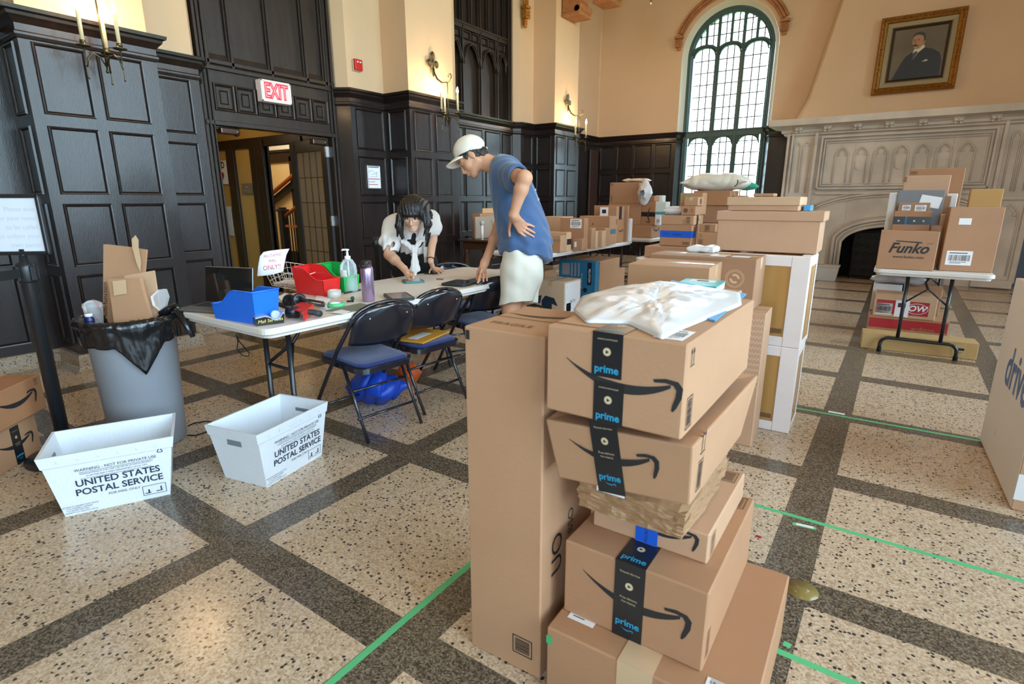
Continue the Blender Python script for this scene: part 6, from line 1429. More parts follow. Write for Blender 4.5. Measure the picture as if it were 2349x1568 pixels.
class HeadFrame:
    def __init__(s, c, f, u, sc=1.):
        f = np.array(f, float); f /= np.linalg.norm(f); u = np.array(u, float); u -= f*(u@f); u /= np.linalg.norm(u); s.c = np.array(c, float); s.f, s.u = f, u; s.l = np.cross(u, f); s.sc = sc
        s.R = np.stack((f, u, s.l), 1)
    def __call__(s, a, b, c): return s.c+(s.f*a+s.u*b+s.l*c)*s.sc
def add_head(S_, h):
    k = h.sc
    S_.ell(h(-.015, .035, 0), np.array((.100, .086, .078))*k, .02, R=h.R)
    S_.ell(h(.030, -.022, 0), np.array((.062, .088, .060))*k, .03, R=h.R)
    for s in (-1, 1):
        S_.cone(h(-.012, -.052, s*.050), h(.060, -.098, s*.014), .020*k, .019*k, .025)
        S_.ell(h(.058, -.030, s*.034), np.array((.026, .024, .024))*k, .02, R=h.R)
        S_.cone(h(.083, .020, s*.016), h(.070, .022, s*.046), .011*k, .009*k, .014)
        S_.cone(h(.096, -.062, 0), h(.086, -.066, s*.020), .0075*k, .004*k, .006)
        S_.cone(h(.094, -.074, 0), h(.085, -.071, s*.018), .0085*k, .004*k, .006)
        S_.ell(h(-.008, -.006, s*.077), np.array((.019, .031, .010))*k, .008, R=h.R)
        S_.ell(h(-.002, -.004, s*.088), np.array((.009, .018, .006))*k, .004, op='sub', R=h.R)
        S_.ell(h(.094, .000, s*.031), np.array((.014, .012, .017))*k, .012, op='sub', R=h.R)
        S_.cone(h(.098, -.046, 0), h(.092, -.045, s*.013), .009*k, .0075*k, .006)
        S_.cone(h(.082, .008, s*.018), h(.076, .006, s*.044), .006*k, .005*k, .004)
        S_.cone(h(.083, -.008, s*.020), h(.077, -.009, s*.042), .005*k, .004*k, .004)
    S_.cone(h(.086, .010, 0), h(.110, -.040, 0), .009*k, .011*k, .010)
    S_.cone(h(.064, -.100, -.008), h(.064, -.100, .008), .021*k, .021*k, .02)
    S_.cone(h(.098, -.069, -.020), h(.098, -.069, .020), .0022*k, .0022*k, .003, op='sub')
def add_eyes(h, root, lab=True, lid=0.):
    for s in (-1, 1):
        mb = MB(); c = h(.0765, -.001, s*.031)-np.array(root.location); mb.sphere(c, .0118*h.sc, 10); mb.build('eye', M_EYEW, root)
        mb = MB(); c = h(.0838, -.004, s*.031)-np.array(root.location); mb.sphere(c, .0062*h.sc, 8); mb.build('iris', M_EYED, root)
def brows(h, root, m):
    for s in (-1, 1):
        mb = MB(); o = np.array(root.location); mb.tube([h(.094, .021, s*.014)-o, h(.090, .028, s*.030)-o, h(.074, .024, s*.048)-o], [.004, .0045, .002], 6, flat=.6); mb.build('eyebrow', m, root)
def finger(S_, pts, r0, r1, k=.004):
    n = len(pts)-1
    for i in range(n): S_.cone(pts[i], pts[i+1], r0+(r1-r0)*i/n, r0+(r1-r0)*(i+1)/n, k)
def nails(name, tips, m, root):
    pass
# ---------------------------------------------------------------- the man
def man():
    D0 = 3.95
    root = thing('person', 'tall person in white cap, blue T-shirt and cream shorts leaning over the table', 'person', tuple(at(1195, 605, D0))[:2]+(0,))
    o = np.array(root.location)
    P = lambda x, y, d=0.: pt(x, y, D0+d)
    hip = P(1196, 615); fx = np.array([hip[0], hip[1], 0.])
    lo = np.array([-3.05, 2.75, -.01]); hi = np.array([-1.75, 3.95, 1.80])
    S_ = Solid(lo, hi, .0055)
    H = HeadFrame(P(1081, 363), -CR*.74-CU*.67, -CR*.67+CU*.74, 1.0); K = HeadFrame(P(1081, 361), -CR*.93-CU*.37, -CR*.37+CU*.93, 1.0)
    # trunk under the clothes, neck
    S_.cone(P(1192, 600), P(1172, 430), .115, .12, .05); S_.cone(P(1168, 405, -.13), P(1168, 405, .13), .075, .075, .06)
    S_.cone(P(1190, 620, -.06), P(1190, 620, .06), .12, .12, .05)
    S_.cone(P(1162, 392), P(1108, 366), .062, .054, .04); S_.cone(P(1150, 388), P(1116, 378), .050, .046, .03)
    add_head(S_, H)
    # legs
    for s in (-1, 1):
        kn = P(1180+8*s, 712, .10*s); an = np.array([fx[0]+.05+.02*s, fx[1]+.0, .09])+CF*np.array([1, 1, 0])*.10*s
        S_.chain([P(1190, 625, .09*s), kn, an], [.092, .058, .04], .03); S_.cone(P(1186, 750, .1*s)*np.array([1, 1, 1]), (kn+an)/2+np.array([.02, .01, .05]), .04, .056, .03)
        t = an+(-CR*.19)*np.array([1, 1, 0]); S_.cone(np.array([an[0]+.03, an[1]+.02, .035]), np.array([t[0], t[1], .03]), .042, .032, .03)
    # far (right) arm reaching to the phone
    sh = P(1158, 408, .17); el = P(1146, 520, .20); wr = P(1112, 602, .05)
    S_.chain([sh, el, wr], [.055, .042, .028], .02); S_.cone(el, el+(wr-el)*.35, .042, .044, .02)
    kn = P(1104, 624, .02); S_.cone(wr, kn, .029, .030, .02, flat=.6, fdir=CF)
    z0 = .772
    def tab(x, y, z=z0): return np.array(on(x, y, z))
    tips = [tab(1094, 640), tab(1100, 645), tab(1109, 645), tab(1117, 643)]
    for i, tp in enumerate(tips):
        b = P(1096+6*i, 622+1*i, .03-.012*i); m_ = b*.5+tp*.5+np.array([0, 0, .012]); finger(S_, [b, m_, tp], .0098, .0078)
    th = tab(1096, 648, .775); finger(S_, [P(1106, 615, -.02), P(1101, 630, -.035), th], .011, .0085)
    # near (left) arm, elbow out, hand on the hip
    sh = P(1163, 398, -.17); el = P(1203, 409, -.42); wr = P(1178, 492, -.35)
    S_.chain([sh, el], [.060, .047], .02); S_.chain([el, el+(wr-el)*.3, wr], [.046, .045, .029], .02); S_.ell(el+np.array([0, 0, .004]), (.044, .044, .044), .02)
    Pd = lambda x, y, d: P(x, y, d)
    palm = [Pd(1180, 498, -.33), Pd(1192, 522, -.245)]; S_.cone(wr, palm[0], .028, .030, .02, flat=.7, fdir=CF)
    for a, b in (((1174, 500), (1190, 530)), ((1179, 499), (1196, 527)), ((1184, 498), (1202, 522)), ((1187, 496), (1207, 515))): S_.cone(Pd(*a, -.335), Pd(*b, -.235), .0135, .0115, .014)
    F = [((1207, 514), (1216, 516), (1225, 520)), ((1203, 521), (1214, 527), (1226, 534)), ((1197, 527), (1209, 534), (1224, 543)), ((1190, 531), (1201, 539), (1213, 548))]
    for i, (a, b, c) in enumerate(F): finger(S_, [Pd(*a, -.232), Pd(*b, -.215), Pd(*c, -.205)], .0108, .0080)
    finger(S_, [Pd(1172, 502, -.325), Pd(1169, 518, -.26), Pd(1168, 530, -.22), Pd(1169, 541, -.205)], .0125, .0088)
    S_.build('body', M_SKM, root, smooth=1)
    add_eyes(H, root); brows(H, root, M_HAIRM)
    # hair below the cap
    S2 = Solid(H.c-.16, H.c+.16, .0045); S2.ell(H(-.022, .030, 0), np.array((.106, .092, .086)), .02, R=H.R); S2.ell(H(-.075, -.035, 0), (.045, .055, .060), .02, R=H.R)
    for s in (-1, 1): S2.cone(H(.030, .01, s*.070), H(.022, -.022, s*.071), .018, .007, .01)
    S2.ell(H(.06, -.06, 0), (.09, .10, .095), .006, op='sub', R=H.R); S2.ell(H(.0, -.02, .085), (.030, .042, .022), .004, op='sub', R=H.R); S2.ell(H(.0, -.02, -.085), (.030, .042, .022), .004, op='sub', R=H.R)
    S2.warp(lambda Q: .0022*np.sin(Q[:, 0]*190+Q[:, 2]*160)+.0018*np.sin(Q[:, 1]*230-Q[:, 2]*120)); S2.build('hair', M_HAIRM, root, smooth=0)
    # cap
    M_CAP = mat('white_cap_cotton', srgb(226, 216, 200), rough=.85, bump=.2, bscale=250, sheen=.2)
    S3 = Solid(K.c-.24, K.c+.24, .0045); S3.ell(K(-.008, .050, 0), (.120, .108, .094), .01, R=K.R)
    S3.plane(K(0, .018, 0), -(K.u*.985-K.f*.10))
    S3.ell(K(-.010, .030, 0), (.110, .100, .085), .004, op='sub', R=K.R)
    S3.ell(K(-.118, .036, 0), (.03, .022, .03), .004, op='sub', R=K.R)
    S3.cone(K(-.010, .158, -.001), K(-.010, .159, .001), .007, .007, .006)
    S3.warp(lambda Q: .0012*np.sin((Q-K.c)@K.f*60+2)*np.sin((Q-K.c)@K.u*50)); cp = S3.build('cap', M_CAP, root, smooth=1)
    mb = MB(); rows = []
    for i in range(9):
        q = i/8; row = []
        for j in range(17):
            a = -PI/2+PI*j/16; wv = math.cos(a); rr = q*.082*(wv**.6 if wv > 1e-6 else 0); lat = math.sin(a)*(.086-.006*q)
            fx_ = .050+.060*math.cos(a*.9)+rr; up = .030-.012*q-.026*(lat/.086)**2
            row.append(K(fx_, up-.016*q*wv, lat)-o)
        rows.append(row)
    mb.grid(rows); b = mb.build('cap_brim', M_CAP, cp); so = b.modifiers.new('s', 'SOLIDIFY'); so.thickness = .004
    mb = MB(); mb.tube([K(-.124, .020, -.03)-o, K(-.130, .018, 0)-o, K(-.124, .020, .03)-o], .006, 6, flat=.4); mb.build('cap_strap', M_CAP, cp)
    mb = MB(); put_text(mb, 'C', frame(tuple(K(.100, .085, -.0)-o+K.f*.012-CF*.03), tuple(K.l), tuple(K.u*.8-K.f*.5)), .04, bold=.002); mb.build('cap_print', M_INK, cp)
    # T-shirt
    M_TS = mat('faded_blue_cotton', srgb(64, 92, 132), rough=.9, bump=.25, bscale=350, var=.05, vscale=5, sheen=.3)
    S4 = Solid([-2.75, 2.70, .80], [-1.78, 3.75, 1.75], .0055)
    def tor(x, y, r, lat): S4.cone(P(x, y, -lat), P(x, y, lat), r, r, .05)
    pts = [(1160, 392, .105, .11), (1170, 420, .125, .08), (1180, 455, .148, .045), (1190, 495, .160, .025), (1199, 530, .168, .022), (1205, 560, .176, .018), (1209, 590, .186, .016)]
    for a, b in zip(pts[:-1], pts[1:]):
        for t in (0, .5): tor(a[0]+(b[0]-a[0])*t, a[1]+(b[1]-a[1])*t, a[2]+(b[2]-a[2])*t, a[3]+(b[3]-a[3])*t)
    tor(1210, 615, .19, .016)
    S4.cone(P(1146, 378, -.02), P(1146, 378, .02), .072, .072, .03)
    S4.cone(P(1160, 396, -.15), P(1184, 402, -.31), .082, .078, .04)     # near sleeve, hanging open below
    S4.cone(P(1170, 412, -.18), P(1182, 424, -.28), .065, .055, .03)
    S4.cone(P(1158, 400, .12), P(1150, 462, .20), .08, .072, .04)
    S4.plane(P(1205, 592), -np.array(CU)*.99+CR*-.13)                      # hem
    S4.ell(P(1206, 410, -.415), (.125, .125, .125), .004, op='sub'); S4.ell(P(1188, 404, -.32), (.058, .058, .058), .004, op='sub'); S4.cone(P(1178, 400, -.25), P(1195, 407, -.36), .056, .058, .004, op='sub')
    S4.cone(P(1138, 374), P(1118, 362), .066, .062, .006, op='sub')
    S4.ell(P(1211, 618), (.155, .15, .10), .01, op='sub')
    def wr_(Q):
        rel = Q-P(1200, 520); a = rel@CR; b = rel@CU; c = rel@CF
        return (.0055*np.sin(a*55+b*10+np.sin(b*9)*1.5)*np.clip((.25-b)*2.2, .15, 1)+.004*np.sin((a*.4+b)*70+np.sin(a*30)*1.2)*np.exp(-((b+.12)/.12)**2)+.002*np.sin(c*80+b*40))
    S4.warp(wr_); S4.build('t_shirt', M_TS, root, smooth=1)
    mb = MB(); sx = frame(tuple(P(1229, 446, -.105)-o), tuple(-CU*.93-CF*.1+CR*.35), tuple(CR*.9-CF*.45)); put_text(mb, 'Beach', sx, .04, bold=.0005, shear=.3); mb.build('shirt_print', M_WHITE, root)
    # shorts
    M_SH = mat('cream_twill', srgb(224, 218, 204), rough=.85, bump=.2, bscale=300, var=.03)
    S5 = Solid([-2.60, 2.95, .50], [-1.85, 3.75, 1.06], .0055)
    S5.cone(P(1197, 588, -.055), P(1197, 588, .055), .138, .138, .04); S5.cone(P(1197, 625, -.07), P(1197, 625, .07), .156, .156, .04)
    for s, dx in ((-1, -4), (1, 10)):
        S5.cone(P(1196+dx*.4, 625, .085*s), P(1186+dx, 705, .10*s), .128, .116, .04)
    S5.plane(P(1185, 698), -np.array(CU)*1.0+CR*.12); S5.plane(P(1200, 572), np.array(CU))
    for s, dx in ((-1, -4), (1, 10)): S5.cone(P(1190+dx, 680, .10*s), P(1184+dx, 712, .10*s), .098, .104, .006, op='sub')
    S5.warp(lambda Q: .0045*np.sin((Q-P(1190, 640))@CR*38+(Q-P(1190, 640))@CU*18)*np.sin((Q-P(1190, 640))@CU*24+1)+.0012*np.sin((Q-P(1190, 640))@CR*75))
    S5.build('shorts', M_SH, root, smooth=1)
    # trainers
    for s in (-1, 1):
        an = np.array([fx[0]+.05+.02*s, fx[1], 0])+CF*np.array([1, 1, 0])*.10*s; d = -CR*np.array([1, 1, 0]); S6 = Solid(an-.32*np.array([1, 1, .02]), an+np.array([.32, .32, .14]), .007)
        S6.cone(an+np.array([.03, .02, .05])-d*.02, an+d*.19+np.array([0, 0, .035]), .050, .040, .03); S6.cone(an+np.array([0, 0, .07]), an+d*.05+np.array([0, 0, .06]), .05, .045, .03); S6.plane((0, 0, .006), (0, 0, -1)); S6.build('shoe', mat('grey_trainer', srgb(170, 170, 172), rough=.7), root)
man()
# ---------------------------------------------------------------- the woman
def woman():
    root = thing('person', 'person in white tied blouse and glasses bending over the table to a phone', 'person', tuple(at(948, 620, 4.72))[:2]+(0,)); o = np.array(root.location)
    P = pt; th = math.radians(38)
    H = HeadFrame(P(948, 491, 4.17), -CF*math.cos(th)-CU*math.sin(th)-CR*.05, CU*math.cos(th)-CF*math.sin(th)+CR*.02, .93)
    S_ = Solid([-3.95, 2.70, -.01], [-2.75, 4.0, 1.42], .0055)
    S_.cone(P(948, 505, 4.30), P(948, 512, 4.42), .048, .056, .03)
    S_.cone(P(915, 508, 4.43), P(982, 500, 4.46), .055, .055, .05); S_.cone(P(948, 520, 4.46), P(950, 575, 4.60), .10, .095, .06); S_.cone(P(925, 518, 4.42), P(972, 515, 4.43), .07, .07, .05)
    S_.cone(P(950, 575, 4.56), P(946, 640, 4.78), .10, .12, .05)
    add_head(S_, H)
    hp = P(946, 640, 4.80)
    for s in (-1, 1):
        c = hp+CR*.085*s; S_.chain([c, np.array([c[0]-.02, c[1]+.02, .47]), np.array([c[0]-.04, c[1]+.04, .08])], [.088, .055, .038], .03); S_.cone(np.array([c[0]-.04, c[1]+.04, .035]), np.array([c[0]+.10, c[1]-.06, .03]), .036, .028, .02)
    zt = .752
    # her right arm (left in the photo): pinching above the phone
    sh = P(893, 512, 4.42); el = P(893, 584, 4.34); wr = P(927, 616, 4.14); S_.chain([sh, el, wr], [.048, .037, .025], .02); S_.cone(el, el+(wr-el)*.4, .038, .040, .02)
    kn = P(936, 628, 4.07); S_.cone(wr, kn, .024, .027, .015, flat=.7, fdir=CF)
    tip = np.array(on(948, 637, zt+.035)); finger(S_, [P(940, 621, 4.06), P(948, 625, 4.03), tip], .0088, .007); finger(S_, [P(934, 626, 4.06), P(942, 634, 4.03), tip+np.array([-.004, 0, -.004])], .0095, .0075)
    for i in range(3): a = P(937-2*i, 630+2*i, 4.05); finger(S_, [a, P(944-3*i, 637+1.5*i, 4.015), P(939-2*i, 642+.5*i, 4.02+.005*i)], .0085, .007)
    # her left arm (right in the photo): palm flat on the table
    sh = P(996, 500, 4.47); el = P(992, 550, 4.47); wr = P(988, 598, 4.39); S_.chain([sh, el, wr], [.046, .035, .024], .02)
    kn = np.array(on(994, 617, zt+.016)); S_.cone(wr, kn, .024, .026, .016, flat=.75, fdir=CR)
    for i, (a, b, c) in enumerate((((990, 615), (986, 620), (985, 625)), ((996, 618), (1002, 622), (1008, 626.5)), ((999, 617), (1008, 621), (1016, 624.5)), ((1001, 616), (1010, 619), (1020, 622)), ((1000, 614), (1009, 616), (1017, 618.5)))): finger(S_, [np.array(on(*a, zt+.022)), np.array(on(*b, zt+.014)), np.array(on(*c, zt+.008))], .0095, .007)
    S_.build('body', M_SKW, root, smooth=1); add_eyes(H, root); brows(H, root, M_HAIR)
    mb = MB(); c = P(988, 594, 4.39)-o; ax = wr-el; ax = ax/np.linalg.norm(ax); u = np.cross(ax, CF); u /= np.linalg.norm(u); v = np.cross(ax, u); mb.tube([c+(u*math.cos(a)+v*math.sin(a))*.029 for a in [2*PI*i/20 for i in range(20)]], .0035, 6, closed=True); mb.build('wristband', M_BLACK, root)
    # glasses
    mb = MB()
    for s in (-1, 1): mb.tube([H(.101-.012*abs(math.sin(0))-.012*(math.cos(a)*s*.5+.5), -.006+.021*math.sin(a), s*.034+.026*math.cos(a))-o for a in [2*PI*i/24 for i in range(24)]], .0015, 6, closed=True); mb.tube([H(.092, .0, s*.060)-o, H(.0, .0, s*.078)-o], .0014, 6)
    mb.tube([H(.106, -.002, -.009)-o, H(.109, .001, 0)-o, H(.106, -.002, .009)-o], .0015, 6); mb.build('glasses', mat('wire_glasses', srgb(170, 150, 130), rough=.3, metal=.8), root)
    # hair
    S2 = Solid(P(948, 495, 4.2)-np.array([.26, .26, .30]), P(948, 495, 4.2)+np.array([.26, .26, .24]), .005); S2.ell(H(-.022, .040, 0), (.116, .102, .106), .02, R=H.R)
    rd = random.Random(3)
    for s in (-1, 1):
        for i in range(7):
            a = H(.042-.022*i, .035+.004*i, s*(.086+.006*math.sin(i)))
            L_ = [.19, .225, .225, .235, .225, .20, .18][i]*(1.05 if s < 0 else .97); sr = 1 if (H.l@CR)*s > 0 else -1; m_ = a-np.array([0, 0, L_*.5])+CR*sr*(.022+.012*rd.random())-CF*.01; b = a-np.array([0, 0, L_+rd.uniform(-.03, .02)])+CR*sr*rd.uniform(-.02, .045)-CF*rd.uniform(0, .03)
            S2.chain([a, m_, b], [.027, .020, .004], .014)
    for i in range(6):
        t = -1+2*i/5; a = H(.055, .085-.02*abs(t), t*.045); m_ = H(.098-.012*t*t, .040, t*.052); b = H(.100-.02*t*t, .012-.012*abs(t)*rd.uniform(.5, 1.5), t*.060); S2.chain([a, m_, b], [.020, .011, .003], .010)
    S2.ell(H(.085, -.045, 0), (.05, .06, .048), .006, op='sub', R=H.R)
    S2.warp(lambda Q: .0026*np.sin((Q-H.c)@H.l*260+np.sin((Q-H.c)@CU*30)*2)+.0018*np.sin((Q-H.c)@CR*420+(Q-H.c)@CF*200)); S2.build('hair', M_HAIR, root)
    # blouse
    M_BL = mat('white_blouse', srgb(232, 226, 222), rough=.85, bump=.15, bscale=300, sheen=.2)
    S3 = Solid([-3.80, 2.80, .70], [-2.80, 3.85, 1.32], .0055)
    S3.cone(P(912, 510, 4.43), P(984, 502, 4.46), .072, .070, .05); S3.cone(P(948, 520, 4.44), P(950, 566, 4.54), .125, .115, .06); S3.cone(P(918, 525, 4.41), P(976, 522, 4.43), .085, .085, .05)
    S3.cone(P(897, 515, 4.42), P(895, 552, 4.37), .066, .080, .04); S3.cone(P(895, 556, 4.37), P(897, 570, 4.36), .078, .064, .02)
    S3.cone(P(992, 500, 4.46), P(997, 522, 4.46), .056, .058, .04); S3.cone(P(997, 520, 4.46), P(996, 533, 4.46), .056, .045, .02)
    S3.plane(P(950, 578, 4.4), -CU); 
    S3.cone(P(896, 562, 4.36), P(893, 590, 4.35), .055, .058, .004, op='sub'); S3.cone(P(995, 528, 4.46), P(991, 548, 4.46), .040, .046, .004, op='sub')
    S3.ell(P(950, 585, 4.60), (.13, .13, .07), .01, op='sub')
    S3.cone(P(948, 510, 4.30), P(951, 560, 4.37), .048, .018, .008, op='sub'); S3.cone(P(948, 500, 4.34), P(948, 512, 4.40), .058, .058, .01, op='sub')
    S3.warp(lambda Q: .005*np.sin((Q-P(949, 572, 4.45))@CR*70+(Q-P(949, 572, 4.45))@CU*-60)*np.clip(1.2+(Q-P(949, 572, 4.45))@CU*-6, .2, 1)+.003*np.sin((Q-P(949, 572, 4.45))@CR*130)*(((Q-P(949, 572, 4.45))@CU) < .08)); S3.build('blouse', M_BL, root, smooth=1)
    S4 = Solid(P(949, 600, 4.38)-np.array([.15, .15, .17]), P(949, 600, 4.38)+np.array([.15, .15, .17]), .0045)
    k = P(950, 573, 4.375); S4.ell(k, (.024, .024, .026), .01); S4.chain([k+CR*.0, P(949, 600, 4.36), P(947, 627, 4.35)], [.016, .022, .030], .012, flat=.45, fdir=CF); S4.chain([k, P(955, 600, 4.37), P(957, 618, 4.37)], [.014, .020, .024], .010, flat=.45, fdir=CF)
    S4.cone(k, P(972, 540, 4.36), .018, .022, .02); S4.cone(k, P(925, 552, 4.35), .018, .024, .02)
    S4.warp(lambda Q: .0022*np.sin((Q-k)@CR*220)); S4.build('blouse_tie', M_BL, root, smooth=1)
    # black camisole and skirt
    Mk = mat('black_cloth', (.010, .009, .010), rough=.9, bump=.3, bscale=200); S5 = Solid([-3.95, 2.85, .04], [-2.95, 4.0, 1.2], .007)
    S5.cone(P(949, 545, 4.46), P(950, 580, 4.62), .098, .108, .04); S5.cone(P(950, 570, 4.585), P(950, 582, 4.60), .104, .115, .04); S5.chain([P(950, 585, 4.62), P(946, 625, 4.72), P(946, 660, 4.82)], [.122, .15, .15], .05); b = P(946, 660, 4.82); S5.cone(b, np.array([b[0]-.02, b[1]+.02, .30]), .15, .19, .05)
    S5.cone(P(905, 600, 4.60), P(985, 600, 4.62), .07, .07, .05); S5.plane((0, 0, .32), (0, 0, -1)); S5.plane(P(950, 533, 4.35), CU*.8-CF*.6); S5.build('black_dress', Mk, root, smooth=1)
    mb = MB(); mb.tube([P(984, 478, 4.42)-o, P(990, 500, 4.38)-o, P(985, 540, 4.38)-o, P(978, 565, 4.42)-o], .010, 8, flat=.3); mb.build('bag_strap', Mk, root)
    bg = MB(); bg.tube([P(975, 545, 4.45)-o, P(977, 575, 4.44)-o, P(976, 602, 4.44)-o], [.022, .030, .012], 10, flat=.5); bb = bg.build('cardigan_end', mat('cream_knit', srgb(196, 188, 174), rough=.95, bump=.8, bscale=120), root)
woman()
# ================================================================ things on the sorting table
ZT = .7412
def plast(n, c, r=.35): return mat(n, srgb(*c), rough=r, spec=.5)
def book_bin(label, m, FL, FR, BR, h, low):
    """sloped magazine bin: FR-BR is the tall end, FL the low end; table points"""
    u = (FR-FL); L = u.length; u.normalize(); wd = .125; t = thing('book_bin', label, 'bin', (FL.x, FL.y, ZT), math.atan2(u.y, u.x)); s = 1
    th = .004; fl = .012; mb = MB(); n = 24
    def top(q): return low+(h-low)*(0 if q < .12 else (1-math.cos(PI*min(1, (q-.12)/.50)))/2)
    def side(off, d, e):
        A = []; B = []
        for i in range(n+1):
            q = i/n; x = L*q; z = top(q); k = fl*z/h; A.append((x+(-k if q < .001 else (k if q > .999 else 0)), d*1.0+e*k+off, z)); B.append((x, d+off, 0))
        return A, B
    for d, e in ((0, -1), (wd, 1)):
        A, B = side(0, d, e); A2, B2 = side(-e*th, d, e); mb.quads(B, A); mb.quads(B2, A2); mb.quads(A, A2)
    for x, z, k in ((0, low, -1), (L, h, 1)):
        f = fl*z/h; mb.add([(x, 0, 0), (x, wd, 0), (x+k*f, wd+f, z), (x+k*f, -f, z)], [(0, 1, 2, 3)]); mb.add([(x-k*th, 0, 0), (x-k*th, wd, 0), (x+k*f-k*th, wd+f, z), (x+k*f-k*th, -f, z)], [(0, 1, 2, 3)])
        mb.tube([(x+k*f, -f, z), (x+k*f, wd+f, z)], .005, 6)
    mb.box(0, 0, .0, L, wd, .004); mb.build('tray', m, t)
    mb = MB(); 
    for d, e in ((0, -1), (wd, 1)):
        A, B = side(0, d, e); mb.tube(A, .0045, 6)
    mb.build('rim', m, t); return t
C2_ = lambda x, y: on(380+x*.1788, 640+y*.1788, ZT)
D2 = lambda x, y, z=ZT: on(560+x*.2234, 560+y*.2234, z)
FL, FR, BR = C2_(640, 500), C2_(1165, 582), C2_(1400, 402)
BB = book_bin('bright blue plastic book bin at the near end of the table', plast('blue_bin', (28, 110, 226)), FL, FR, BR, .155, .075)
# laptop
A = on(473, 697, ZT); u = (on(560, 702, ZT)-A).normalized(); lp = thing('laptop', 'open laptop with a dark reflective screen behind the blue bin', 'laptop', (A.x, A.y, ZT), math.atan2(u.y, u.x)); Ma = mat('laptop_alu', srgb(120, 120, 124), rough=.35, metal=.7)
mb = MB(); mb.box(0, -.22, .001, .32, 0, .013, .004); bs_ = mb.build('keyboard_base', Ma, lp); mb = MB(); mb.box(.02, -.12, .013, .30, -.015, .0138); mb.build('keys', M_BLACK, bs_)
M = Matrix.Rotation(-.16, 4, 'X'); mb = MB(); mb.box(0, -.004, .008, .32, .004, .215, .003, M=M); sc_ = mb.build('screen_lid', Ma, lp); mb = MB(); mb.box(.003, -.0055, .016, .317, -.004, .211, M=M); mb.build('screen', mat('dark_glass', (.012, .011, .010), rough=.06, spec=.8), sc_)
# tape dispenser with hand lettering
A = on(588, 748, ZT); B = on(652, 740, ZT); u = (B-A).normalized(); td = thing('tape_dispenser', 'black and silver desk tape dispenser with yellow hand lettering', 'tape dispenser', (A.x, A.y, ZT), math.atan2(u.y, u.x)); s_ = (B-A).length/.155
P = [(0, 0), (.155, 0), (.16, .05), (.150, .060), (.135, .035), (.115, .026), (.095, .032), (.075, .048), (.05, .055), (.0, .048)]
M = Matrix(((s_, 0, 0, 0), (0, 0, -1, 0), (0, s_, 0, 0), (0, 0, 0, 1)))
mb = MB(); mb.prism([(x, z) for x, z in P], -.055, 0, M=M); mb.build('body', mat('dispenser_black', (.012, .012, .013), rough=.25, spec=.6), td)
mb = MB(); T_ = [(-.002, .050), (.05, .057), (.075, .050), (.095, .034), (.115, .028), (.135, .037), (.151, .063), (.162, .066)]
mb.quads([M @ Vector((x, z, .002)) for x, z in T_], [M @ Vector((x, z, -.057)) for x, z in T_], smooth=True); mb.quads([M @ Vector((x, z, .002)) for x, z in T_], [M @ Vector((x, z-.008, .002)) for x, z in T_]); mb.build('silver_top', mat('silver_plastic', srgb(186, 188, 194), rough=.3, metal=.5), td)
mb = MB(); mb.lathe([(.012, -.009), (.021, -.009), (.021, .009), (.012, .009)], n=24, M=Matrix.Translation((.118*s_, .028, .040)) @ Matrix.Rotation(PI/2, 4, 'X')); mb.build('tape_roll', glassy('clear_roll', (.8, .88, 1), .45, .2), td)
mb = MB(); put_text(mb, 'Mail Services', frame((.080*s_, -.0008, .020), (1, 0, .05), (0, 0, 1)), .022, shear=.2); mb.build('lettering', mat('yellow_ink', srgb(226, 206, 110), rough=.6), td)
# headphones
hp = thing('headphones', 'black over-ear headphones resting on the papers', 'headphones', tuple(on(690, 697, ZT))[:2]+(ZT,)); o = Vector(hp.location); Mh = mat('headphone_black', (.012, .012, .014), rough=.32, spec=.5)
ca, cb = at(662, 676, 3.0)-o, at(683, 670, 3.05)-o; 
base = on(690, 697, ZT)
ca = on(664, 690, ZT+.04)-o; cb = on(686, 688, ZT+.055)-o
for c, ax, nm in ((ca, Vector((.3, -.8, .35)), 0), (cb, Vector((.75, -.5, .35)), 1)):
    q = ax.normalized().to_track_quat('Z', 'Y').to_matrix().to_4x4(); mb = MB(); mb.lathe([(.012, -.022), (.032, -.020), (.038, -.008), (.038, .006), (.034, .016), (.024, .019), (.018, .012), (.0, .010)], n=24, M=Matrix.Translation(c) @ q, cap=False); mb.build('ear_cup', Mh, hp)
mb = MB(); P = [cb+Vector((.01, .0, .01)), cb+Vector((.055, .0, .005)), cb+Vector((.085, .03, -.02)), cb+Vector((.085, .085, -.035)), cb+Vector((.03, .13, -.03)), ca+Vector((.0, .13, -.015)), ca+Vector((-.02, .05, .0)), ca+Vector((-.01, .01, .01))]; mb.tube(P, .011, 8, flat=.6); mb.build('headband', Mh, hp)
# red tape gun
tg = thing('tape_gun', 'red and black packing tape gun lying at the table edge', 'tape gun', tuple(on(700, 722, ZT))[:2]+(ZT,)); o = Vector(tg.location); R_ = plast('gun_red', (214, 40, 44)); 
def q2(x, y, z): return D2(x, y, ZT+z)-o
mb = MB(); a, b, c, d = q2(460, 655, .05), q2(600, 690, .05), q2(700, 615, .05), q2(590, 590, .05); mb.hexa([p-Vector((0, 0, .006)) for p in (a, b, c, d)]+[a, b, c, d]); e_, f_ = q2(600, 745, .0), q2(705, 665, .0); mb.hexa([b-Vector((0, 0, .045)), c-Vector((0, 0, .045)), c-Vector((0, 0, .045))+Vector((.006, .004, 0)), b-Vector((0, 0, .045))+Vector((.006, .004, 0)), b, c, c+Vector((.006, .004, 0)), b+Vector((.006, .004, 0))]); mb.build('frame', R_, tg)
mb = MB(); mb.tube([q2(640, 690, .035), q2(720, 700, .024), q2(775, 712, .022)], [.016, .019, .021], 14, flat=.8); mb.build('grip', mat('rubber_black', (.03, .032, .032), rough=.6), tg)
